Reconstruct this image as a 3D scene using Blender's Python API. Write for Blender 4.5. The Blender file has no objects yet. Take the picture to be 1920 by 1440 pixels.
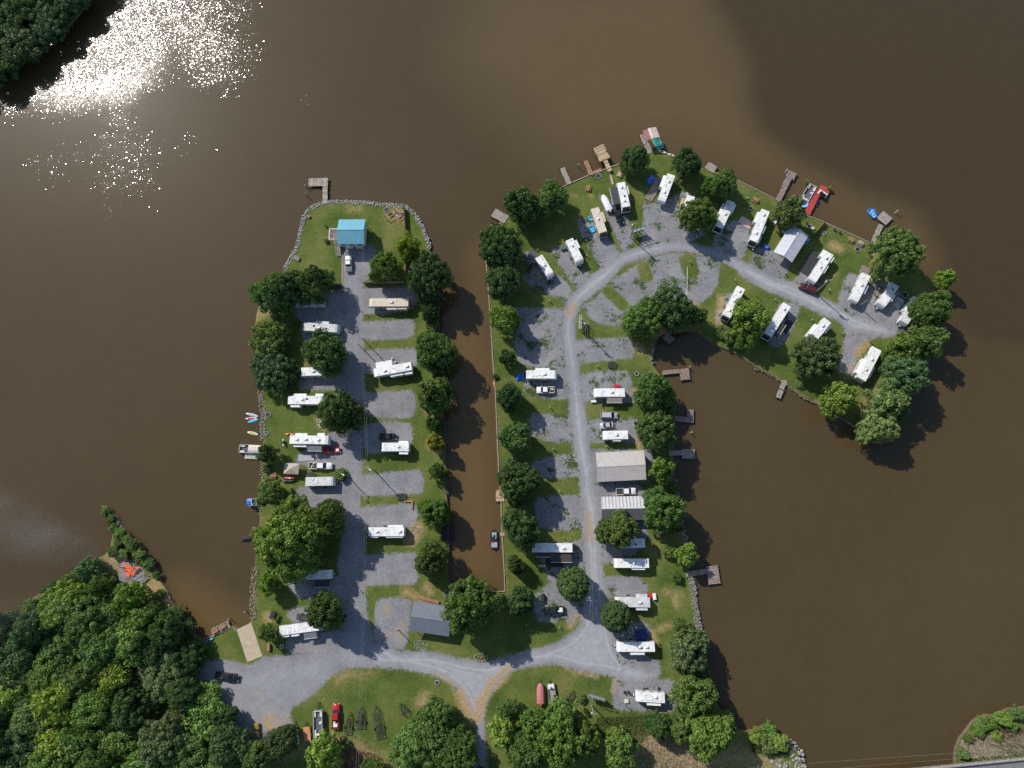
import bpy, bmesh, math, random
import numpy as np
from mathutils import Vector, Matrix, Euler
random.seed(7); RNG = np.random.default_rng(7)
sc = bpy.context.scene
COL = sc.collection
PI = math.pi
# ------------------------------------------------------------------ camera (drone, 210 m up, leaning a little to the north)
FPX = 1331.0; CAMH = 210.0; TX, TY = 0.2001392, 0.0441504
cam_d = bpy.data.cameras.new('camera'); cam = bpy.data.objects.new('camera', cam_d); COL.objects.link(cam)
cam.location = (0, 0, CAMH); cam.rotation_euler = (TX, TY, 0)
cam_d.sensor_width = 36.0; cam_d.lens = 36.0*FPX/1920.0; cam_d.clip_end = 6000; cam_d.clip_start = 1
sc.camera = cam
# ------------------------------------------------------------------ sky, sun, exposure
SUN_AZ, SUN_EL = math.radians(134.5), math.radians(41.7)
w = bpy.data.worlds.new('World'); sc.world = w; w.use_nodes = True
nt = w.node_tree; sky = nt.nodes.new('ShaderNodeTexSky'); sky.sky_type = 'NISHITA'; sky.sun_disc = False
sky.sun_elevation = SUN_EL; sky.sun_rotation = PI/2 - SUN_AZ; sky.air_density = 1.0; sky.dust_density = 0.6; sky.ozone_density = 1.4
nt.links.new(sky.outputs[0], nt.nodes['Background'].inputs[0]); nt.nodes['Background'].inputs[1].default_value = 0.135
sd = Vector((math.cos(SUN_AZ)*math.cos(SUN_EL), math.sin(SUN_AZ)*math.cos(SUN_EL), math.sin(SUN_EL)))
sun_d = bpy.data.lights.new('sun', 'SUN'); sun_d.energy = 4.5; sun_d.angle = math.radians(0.5); sun_d.color = (1.0, 0.945, 0.86)
sun = bpy.data.objects.new('sun', sun_d); COL.objects.link(sun); sun.rotation_euler = (-sd).to_track_quat('-Z', 'Y').to_euler()
sun.location = sd*300
sc.view_settings.view_transform = 'Standard'; sc.view_settings.look = 'None'; sc.view_settings.exposure = 0.0; sc.view_settings.gamma = 1.0
sc.view_settings.use_curve_mapping = False
sc.render.engine = 'CYCLES'
sc.cycles.use_denoising = False; sc.cycles.max_bounces = 6; sc.cycles.volume_bounces = 1; sc.cycles.transparent_max_bounces = 8
sc.cycles.diffuse_bounces = 3; sc.cycles.glossy_bounces = 3; sc.cycles.sample_clamp_indirect = 4
# ------------------------------------------------------------------ survey: photograph reading -> place on the ground (or at height z)
_R = Euler((TX, TY, 0)).to_matrix()
_Rn = np.array(_R)
def W(x, y, z=0.0):
    d = _R @ Vector(((x-960)/FPX, -(y-720)/FPX, -1.0)); t = (CAMH-z)/-d.z
    return Vector((d.x*t, d.y*t, z))
def WN(a, z=0.0):
    a = np.asarray(a, float); d = np.stack([(a[:, 0]-960)/FPX, -(a[:, 1]-720)/FPX, -np.ones(len(a))], 1) @ _Rn.T
    t = (CAMH-z)/-d[:, 2]; return d[:, :2]*t[:, None]
def pts(s): return [tuple(float(v) for v in p.split(',')) for p in s.split()]
# ------------------------------------------------------------------ materials
MATS = {}
def nodes(m):
    m.use_nodes = True; n = m.node_tree; return n, n.nodes['Principled BSDF']
def N(n, t, **k):
    x = n.nodes.new(t)
    for a, b in k.items(): setattr(x, a, b)
    return x
def ramp(n, fac, stops, interp='LINEAR'):
    r = N(n, 'ShaderNodeValToRGB'); r.color_ramp.interpolation = interp
    e = r.color_ramp.elements
    while len(e) < len(stops): e.new(0.5)
    for i, (p, c) in enumerate(stops): e[i].position = p; e[i].color = (*c, 1) if len(c) == 3 else c
    n.links.new(fac, r.inputs[0]); return r.outputs[0]
def mixc(n, fac, a, b, mode='MIX'):
    m = N(n, 'ShaderNodeMix', data_type='RGBA', blend_type=mode)
    for sock, v in ((m.inputs[0], fac), (m.inputs[6], a), (m.inputs[7], b)):
        if isinstance(v, (int, float)): sock.default_value = v
        elif isinstance(v, tuple): sock.default_value = (*v[:3], 1)
        else: n.links.new(v, sock)
    return m.outputs[2]
def math_(n, op, a, b=0.0, c=None, clamp=False):
    m = N(n, 'ShaderNodeMath', operation=op, use_clamp=clamp)
    for i, v in enumerate((a, b, c)):
        if v is None: continue
        if isinstance(v, (int, float)): m.inputs[i].default_value = v
        else: n.links.new(v, m.inputs[i])
    return m.outputs[0]
def noise(n, vec, scale, detail=3, rough=0.55, dist=0.0, out=0):
    t = N(n, 'ShaderNodeTexNoise'); t.inputs['Scale'].default_value = scale; t.inputs['Detail'].default_value = detail
    t.inputs['Roughness'].default_value = rough; t.inputs['Distortion'].default_value = dist
    n.links.new(vec, t.inputs['Vector']); return t.outputs[out]
def bump(n, b, h, strength=0.3, dist=0.1, sock='Normal'):
    k = N(n, 'ShaderNodeBump'); k.inputs['Strength'].default_value = strength; k.inputs['Distance'].default_value = dist
    n.links.new(h, k.inputs['Height']); n.links.new(k.outputs[0], b.inputs[sock]); return k
def mat(name, rgb, rough=0.6, var=0.12, scale=2.5, metal=0.0, dirt=0.0, spec=0.5, coat=0.0, bmp=0.0, objcol=False):
    if name in MATS: return MATS[name]
    m = bpy.data.materials.new(name); MATS[name] = m; n, b = nodes(m)
    g = N(n, 'ShaderNodeNewGeometry'); P = g.outputs['Position']
    if objcol: col = N(n, 'ShaderNodeObjectInfo').outputs['Color']
    else:
        c = N(n, 'ShaderNodeRGB'); c.outputs[0].default_value = (*rgb, 1); col = c.outputs[0]
    k = noise(n, P, scale, 4, 0.6)
    lo = ramp(n, k, [(0.3, (1-var,)*3), (0.7, (1+var,)*3)])
    col = mixc(n, 1.0, col, lo, 'MULTIPLY')
    if dirt:
        k2 = noise(n, P, scale*0.5+0.3, 6, 0.7, 0.6)
        f = ramp(n, k2, [(0.48, (0, 0, 0)), (0.72, (dirt,)*3)])
        col = mixc(n, f, col, (0.16, 0.13, 0.10))
    n.links.new(col, b.inputs['Base Color'])
    b.inputs['Roughness'].default_value = rough; b.inputs['Metallic'].default_value = metal
    b.inputs['Specular IOR Level'].default_value = spec; b.inputs['Coat Weight'].default_value = coat
    if bmp: bump(n, b, noise(n, P, scale*6, 3), bmp, 0.03)
    return m
def glass(name='glass'):
    if name in MATS: return MATS[name]
    m = mat(name, (0.012, 0.016, 0.02), 0.06, 0.2, 1.5, spec=0.6); return m
# ------------------------------------------------------------------ mesh building
class MB:
    def __init__(s): s.v = []; s.f = []
    def add(s, vs, fs):
        o = len(s.v); s.v += [tuple(p) for p in vs]; s.f += [tuple(i+o for i in f) for f in fs]; return s
    def box(s, c, d, rz=0.0, taper=1.0, M=None):
        hx, hy, hz = d[0]/2, d[1]/2, d[2]/2; vs = []
        for z, t in ((-hz, 1), (hz, taper)):
            for x, y in ((-hx, -hy), (hx, -hy), (hx, hy), (-hx, hy)): vs.append(Vector((x*t, y*t, z)))
        R = M if M is not None else Matrix.Rotation(rz, 3, 'Z')
        return s.add([Vector(c)+R @ p for p in vs], [(3, 2, 1, 0), (4, 5, 6, 7), (0, 1, 5, 4), (1, 2, 6, 5), (2, 3, 7, 6), (3, 0, 4, 7)])
    def bar(s, a, b, wdt=0.1, h=None):
        a, b = Vector(a), Vector(b); d = b-a; L = d.length; h = wdt if h is None else h
        q = d.to_track_quat('X', 'Z').to_matrix(); return s.box((a+b)/2, (L, wdt, h), M=q)
    def cyl(s, a, b, r0, r1=None, n=8, cap=True):
        a, b = Vector(a), Vector(b); r1 = r0 if r1 is None else r1; q = (b-a).to_track_quat('Z', 'Y').to_matrix(); vs = []
        for p, r in ((a, r0), (b, r1)):
            for i in range(n): t = 2*PI*i/n; vs.append(p+q @ Vector((r*math.cos(t), r*math.sin(t), 0)))
        fs = [(i, (i+1) % n, n+(i+1) % n, n+i) for i in range(n)]
        if cap: fs += [tuple(range(n-1, -1, -1)), tuple(range(n, 2*n))]
        return s.add(vs, fs)
    def tube(s, path, r, n=6):
        path = [Vector(p) for p in path]
        rr = r if isinstance(r, (list, tuple)) else [r]*len(path)
        o = len(s.v); vs = []
        for i, p in enumerate(path):
            d = (path[min(i+1, len(path)-1)]-path[max(i-1, 0)]); q = d.to_track_quat('Z', 'Y').to_matrix()
            for k in range(n): t = 2*PI*k/n; vs.append(p+q @ Vector((rr[i]*math.cos(t), rr[i]*math.sin(t), 0)))
        fs = []
        for i in range(len(path)-1):
            for k in range(n): fs.append((i*n+k, i*n+(k+1) % n, (i+1)*n+(k+1) % n, (i+1)*n+k))
        fs += [tuple(range(n-1, -1, -1)), tuple(range((len(path)-1)*n, len(path)*n))]
        return s.add(vs, fs)
    def loft(s, rings, cap=True):
        n = len(rings[0]); vs = [p for r in rings for p in r]; fs = []
        for i in range(len(rings)-1):
            for k in range(n): fs.append((i*n+k, i*n+(k+1) % n, (i+1)*n+(k+1) % n, (i+1)*n+k))
        if cap: fs += [tuple(range(n-1, -1, -1)), tuple(range((len(rings)-1)*n, len(rings)*n))]
        return s.add(vs, fs)
    def prism(s, poly, y0, y1):          # poly in x,z extruded along y
        n = len(poly); vs = [(x, y0, z) for x, z in poly]+[(x, y1, z) for x, z in poly]
        return s.add(vs, [tuple(range(n)), tuple(range(2*n-1, n-1, -1))]+[(i, i+n, (i+1) % n+n, (i+1) % n) for i in range(n)])
    def slab(s, poly, z0, z1):           # poly in x,y extruded along z
        n = len(poly); vs = [(x, y, z0) for x, y in poly]+[(x, y, z1) for x, y in poly]
        return s.add(vs, [tuple(range(n-1, -1, -1)), tuple(range(n, 2*n))]+[(i, (i+1) % n, (i+1) % n+n, i+n) for i in range(n)])
    def torus(s, c, R, r, n=20, k=6, sx=1, sy=1):
        vs = []; fs = []
        for i in range(n):
            a = 2*PI*i/n
            for j in range(k):
                b = 2*PI*j/k; q = R+r*math.cos(b); vs.append((c[0]+q*math.cos(a)*sx, c[1]+q*math.sin(a)*sy, c[2]+r*math.sin(b)))
        for i in range(n):
            for j in range(k): fs.append((i*k+j, ((i+1) % n)*k+j, ((i+1) % n)*k+(j+1) % k, i*k+(j+1) % k))
        return s.add(vs, fs)
    def mesh(s, name, bevel=0.0, smooth=False, seg=1):
        me = bpy.data.meshes.new(name); me.from_pydata([tuple(p) for p in s.v], [], s.f)
        bm = bmesh.new(); bm.from_mesh(me); bmesh.ops.recalc_face_normals(bm, faces=bm.faces)
        if bevel: bmesh.ops.bevel(bm, geom=bm.edges[:], offset=bevel, segments=seg, affect='EDGES', clamp_overlap=True)
        bm.to_mesh(me); bm.free()
        if smooth: me.polygons.foreach_set('use_smooth', [True]*len(me.polygons))
        return me
def link(name, me, m=None, parent=None, loc=None, rz=0.0):
    o = bpy.data.objects.new(name, me); COL.objects.link(o)
    if m is not None and me is not None and not me.materials: me.materials.append(m)
    if parent is not None: o.parent = parent
    if loc is not None: o.location = loc
    if rz: o.rotation_euler = (0, 0, rz)
    return o
def tag(o, label, cat, group=None):
    o['label'] = label; o['category'] = cat
    if group: o['group'] = group
    return o
def thing(name, label, cat, loc=(0, 0, 0), rz=0.0, group=None):
    o = bpy.data.objects.new(name, None); COL.objects.link(o); o.location = loc; o.rotation_euler = (0, 0, rz); o.empty_display_size = 0.3
    return tag(o, label, cat, group)
def part(name, mb, m, parent, bevel=0.0, smooth=False, seg=1):
    return link(name, mb.mesh(name, bevel, smooth, seg) if isinstance(mb, MB) else mb, m, parent)
def struct(o): o['kind'] = 'structure'; return o
def stuff(o, label=None, cat=None):
    o['kind'] = 'stuff'
    if label: o['label'] = label; o['category'] = cat
    return o
def axis(x1, y1, x2, y2, z=0.0):
    a, b = W(x1, y1, z), W(x2, y2, z); d = b-a; return (a+b)/2, d.length, math.atan2(d.y, d.x)
# ------------------------------------------------------------------ land outlines, read as water's edge
def spline(P, step=1.2, closed=True, jit=0.0):
    P = np.asarray(P, float); n = len(P); out = []
    for i in range(n if closed else n-1):
        p0, p1, p2, p3 = (P[(i-1) % n], P[i], P[(i+1) % n], P[(i+2) % n]) if closed else (P[max(i-1, 0)], P[i], P[i+1], P[min(i+2, n-1)])
        L = np.hypot(*(p2-p1)); k = max(1, int(L/step))
        for j in range(k):
            t = j/k; a = 0.35
            m1, m2 = a*(p2-p0), a*(p3-p1)
            if L > 14: m1, m2 = (p2-p1)*0.9, (p2-p1)*0.9
            q = (2*t**3-3*t*t+1)*p1+(t**3-2*t*t+t)*m1+(-2*t**3+3*t*t)*p2+(t**3-t*t)*m2
            out.append(q)
    if not closed: out.append(P[-1])
    out = np.array(out)
    if jit:
        r = RNG.normal(0, 1, out.shape); r = (r+np.roll(r, 1, 0)+np.roll(r, 2, 0))/3; out += r*jit
    return out
LAND_MAIN = """-140,1225 0,1182 40,1152 62,1122 100,1100 130,1078 155,1055 190,1045 205,1030 211,1000 205,978 194,962 190,949 205,955 222,977 240,1002 267,1030 287,1060 295,1082
315,1110 327,1137 345,1160 360,1187 377,1200 400,1191 430,1174 446,1180 470,1168 474,1150 475,1109 478,1064 482,1020 488,965 489,927 492,877 494,830 492,802 494,780 490,750 487,725 480,690 478,640 481,590 490,560
505,530 534,507 547,480 557,465 565,430 570,407 580,392 595,384 615,379 640,379 680,380 722,384 760,387 775,399 787,417 797,437 804,455 804,467 812,482 822,510 823,545 821,595 824,660
829,760 835,830 837,927 840,965 841,1024 844,1105 896,1108 947,1108 944,1040 941,992 939,930 935,880 931,785 929,735 925,685 922,635 917,560 914,520 911,485 905,455 908,436 920,428 947,410 1000,378
1065,347 1106,329 1170,306 1217,287 1235,281 1266,295 1320,317 1340,322 1380,337 1457,376 1515,405 1545,417 1632,456 1660,470 1690,490 1722,505 1748,530 1757,560 1760,600 1755,640 1738,680 1718,720 1702,760
1686,790 1660,806 1625,806 1607,803 1594,793 1557,770 1532,757 1492,735 1473,720 1440,699 1425,692 1395,672 1375,660 1355,652 1335,642 1315,627 1296,619 1265,622 1242,626 1227,640 1224,665 1222,682 1232,696 1246,716
1256,740 1262,770 1264,800 1262,830 1262,855 1262,900 1268,930 1272,960 1277,992 1287,1012 1290,1045 1290,1075 1297,1084 1301,1111 1305,1142 1309,1160 1314,1190 1320,1212 1325,1250 1332,1290 1346,1330 1364,1352 1386,1370
1415,1370 1432,1362 1454,1374 1473,1390 1491,1403 1501,1423 1505,1440 1510,1600 700,1640 -140,1620"""
LAND_SE = "1794,1405 1800,1385 1813,1369 1828,1352 1848,1342 1868,1344 1890,1331 1920,1328 2100,1290 2140,1640 1900,1620 1800,1500 1792,1440"
LAND_NW = "-300,205 -90,165 -30,142 20,112 65,85 105,65 138,35 165,-3 190,-58 215,-113 220,-320 -380,-320"
def sdf(X, P):
    """signed distance (positive inside) and nearest boundary point for Nx2 points against a closed polygon"""
    A = P; B = np.roll(P, -1, 0); D = B-A; L2 = (D**2).sum(1)+1e-12
    best = np.full(len(X), 1e18); near = np.zeros_like(X); ins = np.zeros(len(X), bool)
    for a, b, d, l2 in zip(A, B, D, L2):
        t = np.clip(((X-a) @ d)/l2, 0, 1); q = a+t[:, None]*d; r = ((X-q)**2).sum(1)
        k = r < best; best[k] = r[k]; near[k] = q[k]
        if a[1] != b[1]:
            c = (a[1] > X[:, 1]) != (b[1] > X[:, 1])
            ins ^= c & (X[:, 0] < (b[0]-a[0])*(X[:, 1]-a[1])/(b[1]-a[1])+a[0])
    s = np.sqrt(best); return np.where(ins, s, -s), near
OUT = {k: spline(WN(pts(v)), 1.5, True, 0.12) for k, v in (('main', LAND_MAIN), ('se', LAND_SE), ('nw', LAND_NW))}
# ---- gravel areas
GRAVEL = [
('camp_road', """1087,1167 1087,1157 1096,1087 1091,1015 1091,990 1087,930 1085,895 1074,835 1067,775 1066,750 1060,685 1052,622 1055,590 1060,570 1075,547 1105,517 1127,502 1167,472 1187,464 1230,454 1280,452 1330,462 1385,485 1410,497 1460,520 1492,530 1535,555 1572,570 1610,590
1675,612 1692,620 1660,634 1590,622 1575,605 1542,592 1500,572 1462,555 1425,540 1385,515 1365,497 1352,492 1310,477 1265,472 1210,485 1172,497 1142,530 1115,552 1095,567 1087,580 1080,600 1079,630 1087,680 1090,715 1096,755 1101,785 1105,830 1114,882 1115,915 1126,955 1130,1030 1132,1070
1140,1117 1152,1187 1162,1222 1190,1246 1236,1255 1236,1272 1190,1285 1151,1270 1125,1265 1085,1260 1045,1247 1010,1249 980,1254 955,1265 935,1285 920,1307 911,1330 910,1352 914,1440 916,1600 884,1600 888,1440 892,1360 880,1345 870,1320 860,1300 835,1277 802,1265 757,1256 700,1250 690,1215 715,1205 740,1215 757,1221 797,1219 830,1225 865,1234 910,1240
927,1235 960,1227 985,1219 1020,1211 1050,1200 1072,1185"""),
('lakeside_road', "642,460 700,462 712,520 684,526 682,560 680,600 682,650 682,700 685,750 682,800 680,850 680,900 676,950 685,1000 683,1050 685,1100 690,1150 702,1200 705,1250 652,1252 620,1268 622,1222 640,1200 640,1150 640,1100 632,1060 640,1010 645,960 650,900 652,860 655,800 650,750 640,690 643,620 642,545"),
('gravel_lot', "470,1246 490,1233 545,1226 640,1213 700,1226 700,1250 652,1252 620,1270 590,1302 546,1332 545,1388 430,1402 400,1330 370,1290 375,1245 420,1237"),
('g', "548,545 645,545 645,618 560,600"), ('g', "570,598 648,600 648,640 572,640"), ('g', "562,703 665,700 668,732 566,732"), ('g', "600,745 655,740 660,770 610,772"),
('g', "615,812 662,818 662,882 560,873 562,850"), ('g', "560,912 655,900 655,958 590,958 562,942"), ('g', "540,1085 645,1080 645,1126 560,1120"), ('g', "545,1140 645,1130 645,1170 548,1168"), ('g', "543,1192 645,1180 645,1228 546,1226"),
('g', "676,540 772,538 774,580 700,590 676,585"), ('g', "676,603 771,598 771,632 700,638 676,634"), ('g', "676,657 776,652 777,690 690,702"), ('g', "670,737 772,731 772,782 690,779"), ('g', "685,796 768,794 767,838 690,850"),
('g', "676,890 784,880 788,926 676,931"), ('g', "672,950 775,943 776,988 688,998"), ('g', "684,1040 777,1035 777,1096 686,1099"), ('g', "706,1128 740,1120 772,1126 770,1155 765,1190 757,1218 704,1205"),
('g', "980,522 1000,495 1052,518 1072,542 1062,566 1020,548"), ('g', "1032,470 1060,460 1077,498 1107,514 1082,540 1055,506"), ('g', "1082,413 1110,408 1137,443 1162,476 1132,502 1100,462"), ('g', "1125,363 1155,390 1177,408 1189,464 1170,474 1147,427 1128,382"),
('g', "1208,380 1235,382 1280,360 1297,368 1287,400 1322,437 1282,457 1205,462 1206,420"), ('g', "1380,412 1406,430 1402,462 1388,487 1340,468 1342,435"), ('g', "1420,463 1447,470 1484,495 1472,517 1462,522 1408,499"), ('g', "1490,526 1520,475 1546,480 1534,545 1500,536"),
('g', "1570,567 1590,512 1612,518 1640,525 1676,530 1692,560 1702,592 1694,622 1655,630 1590,600"), ('g', "1588,612 1658,628 1626,640 1606,662 1602,704 1570,694 1580,655"), ('g', "1340,605 1352,560 1372,545 1380,560 1362,600"), ('g', "1462,570 1500,575 1480,630 1460,650 1440,640"),
('g', "1112,566 1142,528 1165,515 1210,488 1265,474 1330,484 1350,496 1340,545 1305,572 1240,556 1175,585 1130,562"), ('g', "1092,572 1130,558 1167,580 1171,600 1160,613 1112,602"), ('g', "1078,637 1178,632 1184,672 1090,682"), ('g', "1088,702 1172,695 1186,722 1186,756 1095,754"),
('g', "1100,787 1193,783 1196,832 1104,830"), ('g', "1107,842 1217,842 1217,903 1113,906"), ('g', "1112,914 1202,911 1212,976 1212,1012 1180,1046 1128,1050"), ('g', "1130,1082 1200,1083 1213,1095 1211,1116 1140,1122"), ('g', "1148,1187 1195,1165 1215,1170 1224,1185 1217,1203 1155,1208"),
('g', "1145,1215 1236,1240 1236,1272 1266,1277 1263,1332 1217,1336 1151,1328 1149,1262"),
('g', "965,577 1058,577 1056,640 1062,687 1035,692 975,682 963,640 958,600"), ('g', "985,706 1064,688 1070,746 1005,746 985,736"), ('g', "998,777 1070,780 1078,828 1020,826 988,810"), ('g', "1000,866 1078,850 1088,892 1010,896"), ('g', "1008,933 1090,930 1095,992 1015,990 1003,960"),
('g', "1012,1032 1096,1013 1100,1090 1050,1092 1030,1092 1022,1062"), ('g', "1002,1118 1050,1086 1092,1150 1062,1166 1010,1164"),
]
LAWNS = pts("1290,490 1296,508 1207,503 1212,518 1370,515 1372,530 1140,545 1168,572 1240,548 1246,552")   # grass islets in the gravel (pairs of ends)
LAWN_R = [2.6, 2.0, 2.4, 1.8, 1.0]
# bare earth: x1,y1,x2,y2,radius m,strength
DIRT = [tuple(float(v) for v in r.split(',')) for r in """862,1300,872,1325,1.9,1 868,1318,886,1350,1.9,1 903,1312,895,1345,1.9,1 925,1276,905,1310,1.6,1 955,1250,925,1276,1.2,.9 930,1290,950,1268,1.2,.8 820,1262,850,1283,.9,.7 1103,965,1108,1010,1.2,.9 1075,572,1068,588,1.3,.9 504,1350,506,1362,2.0,1 530,1355,525,1380,2.6,.6 480,1300,484,1306,1.5,.5
805,835,822,845,1.5,.8 770,1010,785,990,2.4,1 780,1000,776,1010,1.8,1 800,765,806,776,1.8,.8 598,780,606,800,1.6,.9 795,1310,790,1318,2.6,.8 640,1270,700,1262,2.2,.5 632,1275,660,1262,1.8,.6 1562,460,1574,466,2.0,.9 1352,560,1350,600,1.6,.9 1195,652,1200,658,1.8,.8 1222,620,1250,625,2.2,1 1300,575,1310,590,2.0,.9
1110,390,1120,385,1.2,.3 1070,365,1080,368,1.2,.6 1105,366,1110,368,1.0,.7 1610,660,1625,645,1.7,.9 1600,690,1612,715,1.6,.8 1640,735,1700,690,2.2,.7 1620,770,1640,740,2.4,.6 1660,725,1690,700,2.0,.7 1560,768,1532,757,1.4,.8 500,1155,506,1170,1.6,.9 540,888,570,884,.8,.5 480,590,500,580,3.0,.9 490,620,530,612,2.2,.7
252,1088,300,1105,3.0,1 290,1090,318,1125,2.8,.9 205,1040,225,1065,3.0,.8 160,1100,180,1105,2.0,.8 560,1210,600,1217,1.2,.4 1262,812,1270,832,1.6,.8 1195,820,1200,840,1.4,.8 1190,730,1192,745,1.3,.7 1290,985,1280,1000,1.5,.8 1250,1110,1275,1115,1.8,.6 1256,1172,1236,1180,1.5,.7 1265,1120,1268,1135,1.1,.8 1230,1200,1222,1188,1.2,.8
1080,1265,1060,1252,1.0,.6 1150,1300,1153,1275,1.0,.7 1120,1268,1090,1262,.9,.8 1210,1390,1320,1420,5.5,1 1240,1380,1280,1400,5,.9 1320,1420,1440,1425,6,.7 610,1400,690,1430,4,.9 660,1420,705,1440,5,.9 530,1410,560,1400,3.5,.8 730,400,745,404,2.4,.8 745,395,752,410,1.6,.9 655,392,675,393,2.0,.6 770,500,768,530,1.4,.7 765,520,765,500,1.3,.8
760,1110,780,1118,2.0,.8 800,1100,806,1110,2.0,.8 710,1196,745,1185,1.6,.5 725,1140,730,1150,1.3,.7 752,1170,752,1200,1.4,.6 1640,450,1632,520,1.2,.7 1545,530,1572,512,.8,.5 1120,1150,1075,1160,1.0,.5 1077,1158,1070,1172,1.4,.9 690,890,700,960,.6,.4 1168,600,1172,612,.8,.7 1066,700,1060,720,.7,.3""".split()]
STEP = 0.5
def grid_land(key, cell):
    P = OUT[key]; lo = np.maximum(P.min(0)-1, [-235, -95]); hi = np.minimum(P.max(0)+1, [200, 235])
    xs = np.arange(lo[0], hi[0], cell); ys = np.arange(lo[1], hi[1], cell); nx, ny = len(xs), len(ys)
    X = np.stack(np.meshgrid(xs, ys), -1).reshape(-1, 2); s, near = sdf(X, P)
    vin = (s > 0).reshape(ny, nx)
    c = vin[:-1, :-1] | vin[1:, :-1] | vin[:-1, 1:] | vin[1:, 1:]
    X = np.where((s <= 0)[:, None], near, X); return X, c, nx, ny, s
def quads(c, nx):
    j, i = np.nonzero(c); a = j*nx+i; return np.stack([a, a+1, a+nx+1, a+nx], 1)
def np_mesh(name, V, F, attrs=None):
    used = np.unique(F); m = np.full(len(V), -1); m[used] = np.arange(len(used)); F = m[F]; V = V[used]
    me = bpy.data.meshes.new(name); me.vertices.add(len(V)); me.vertices.foreach_set('co', V.astype(np.float32).ravel())
    k = F.shape[1]; me.loops.add(F.size); me.loops.foreach_set('vertex_index', F.astype(np.int32).ravel())
    me.polygons.add(len(F)); me.polygons.foreach_set('loop_start', np.arange(0, F.size, k, dtype=np.int32)); me.polygons.foreach_set('loop_total', np.full(len(F), k, dtype=np.int32))
    me.update(calc_edges=True)
    for a, v in (attrs or {}).items():
        at = me.attributes.new(a, 'FLOAT', 'POINT'); at.data.foreach_set('value', v[used].astype(np.float32))
    return me
def capsule(X, a, b, r):
    d = b-a; t = np.clip(((X-a) @ d)/max(1e-9, d @ d), 0, 1); return 1-np.hypot(*((X-a-t[:, None]*d).T))/r
def dirt_field(X):
    f = np.zeros(len(X))
    for x1, y1, x2, y2, r, k in DIRT:
        a, b = WN([(x1, y1), (x2, y2)]); lo = np.minimum(a, b)-r*2; hi = np.maximum(a, b)+r*2
        i = np.nonzero(((X >= lo) & (X <= hi)).all(1))[0]
        if len(i): f[i] = np.maximum(f[i], np.clip(capsule(X[i], a, b, r*1.7), 0, 1)*k)
    return f
def attr_node(n, name): return N(n, 'ShaderNodeAttribute', attribute_name=name).outputs['Fac']
def ground_colors(n, P):
    k1 = noise(n, P, 0.09, 4, 0.6); k2 = noise(n, P, 1.3, 4, 0.65); k3 = noise(n, P, 5.0, 2, 0.7)
    g = ramp(n, k1, [(0.34, (0.056, 0.092, 0.019)), (0.5, (0.092, 0.128, 0.029)), (0.66, (0.152, 0.156, 0.050))])
    g = mixc(n, 1.0, g, ramp(n, k2, [(0.25, (0.72,)*3), (0.75, (1.3, 1.25, 1.15))]), 'MULTIPLY')
    g = mixc(n, 1.0, g, ramp(n, k3, [(0.25, (0.8,)*3), (0.75, (1.2,)*3)]), 'MULTIPLY')
    spot = ramp(n, noise(n, P, 0.33, 5, 0.72), [(0.62, (0, 0, 0)), (0.74, (0.6,)*3)])
    g = mixc(n, spot, g, (0.22, 0.175, 0.085))
    v = N(n, 'ShaderNodeTexVoronoi'); v.inputs['Scale'].default_value = 3.2; n.links.new(P, v.inputs['Vector'])
    peb = ramp(n, v.outputs['Color'], [(0.0, (0.84,)*3), (1.0, (1.14,)*3)])
    gr = ramp(n, noise(n, P, 0.16, 4, 0.6), [(0.3, (0.180, 0.180, 0.193)), (0.5, (0.226, 0.225, 0.240)), (0.7, (0.272, 0.267, 0.274))])
    gr = mixc(n, 1.0, gr, peb, 'MULTIPLY')
    gr = mixc(n, 1.0, gr, ramp(n, noise(n, P, 1.1, 4, 0.7), [(0.25, (0.82,)*3), (0.75, (1.17,)*3)]), 'MULTIPLY')
    st = ramp(n, noise(n, P, 0.42, 5, 0.7, 0.4), [(0.56, (0, 0, 0)), (0.72, (0.42,)*3)])
    gr = mixc(n, st, gr, (0.27, 0.205, 0.14))
    gr = mixc(n, ramp(n, noise(n, P, 0.3, 5, 0.7, 0.6), [(0.60, (0, 0, 0)), (0.72, (0.35,)*3)]), gr, (0.12, 0.115, 0.12))
    d = ramp(n, noise(n, P, 1.7, 4, 0.6), [(0.3, (0.27, 0.175, 0.085)), (0.7, (0.46, 0.33, 0.18))])
    return g, gr, d
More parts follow.
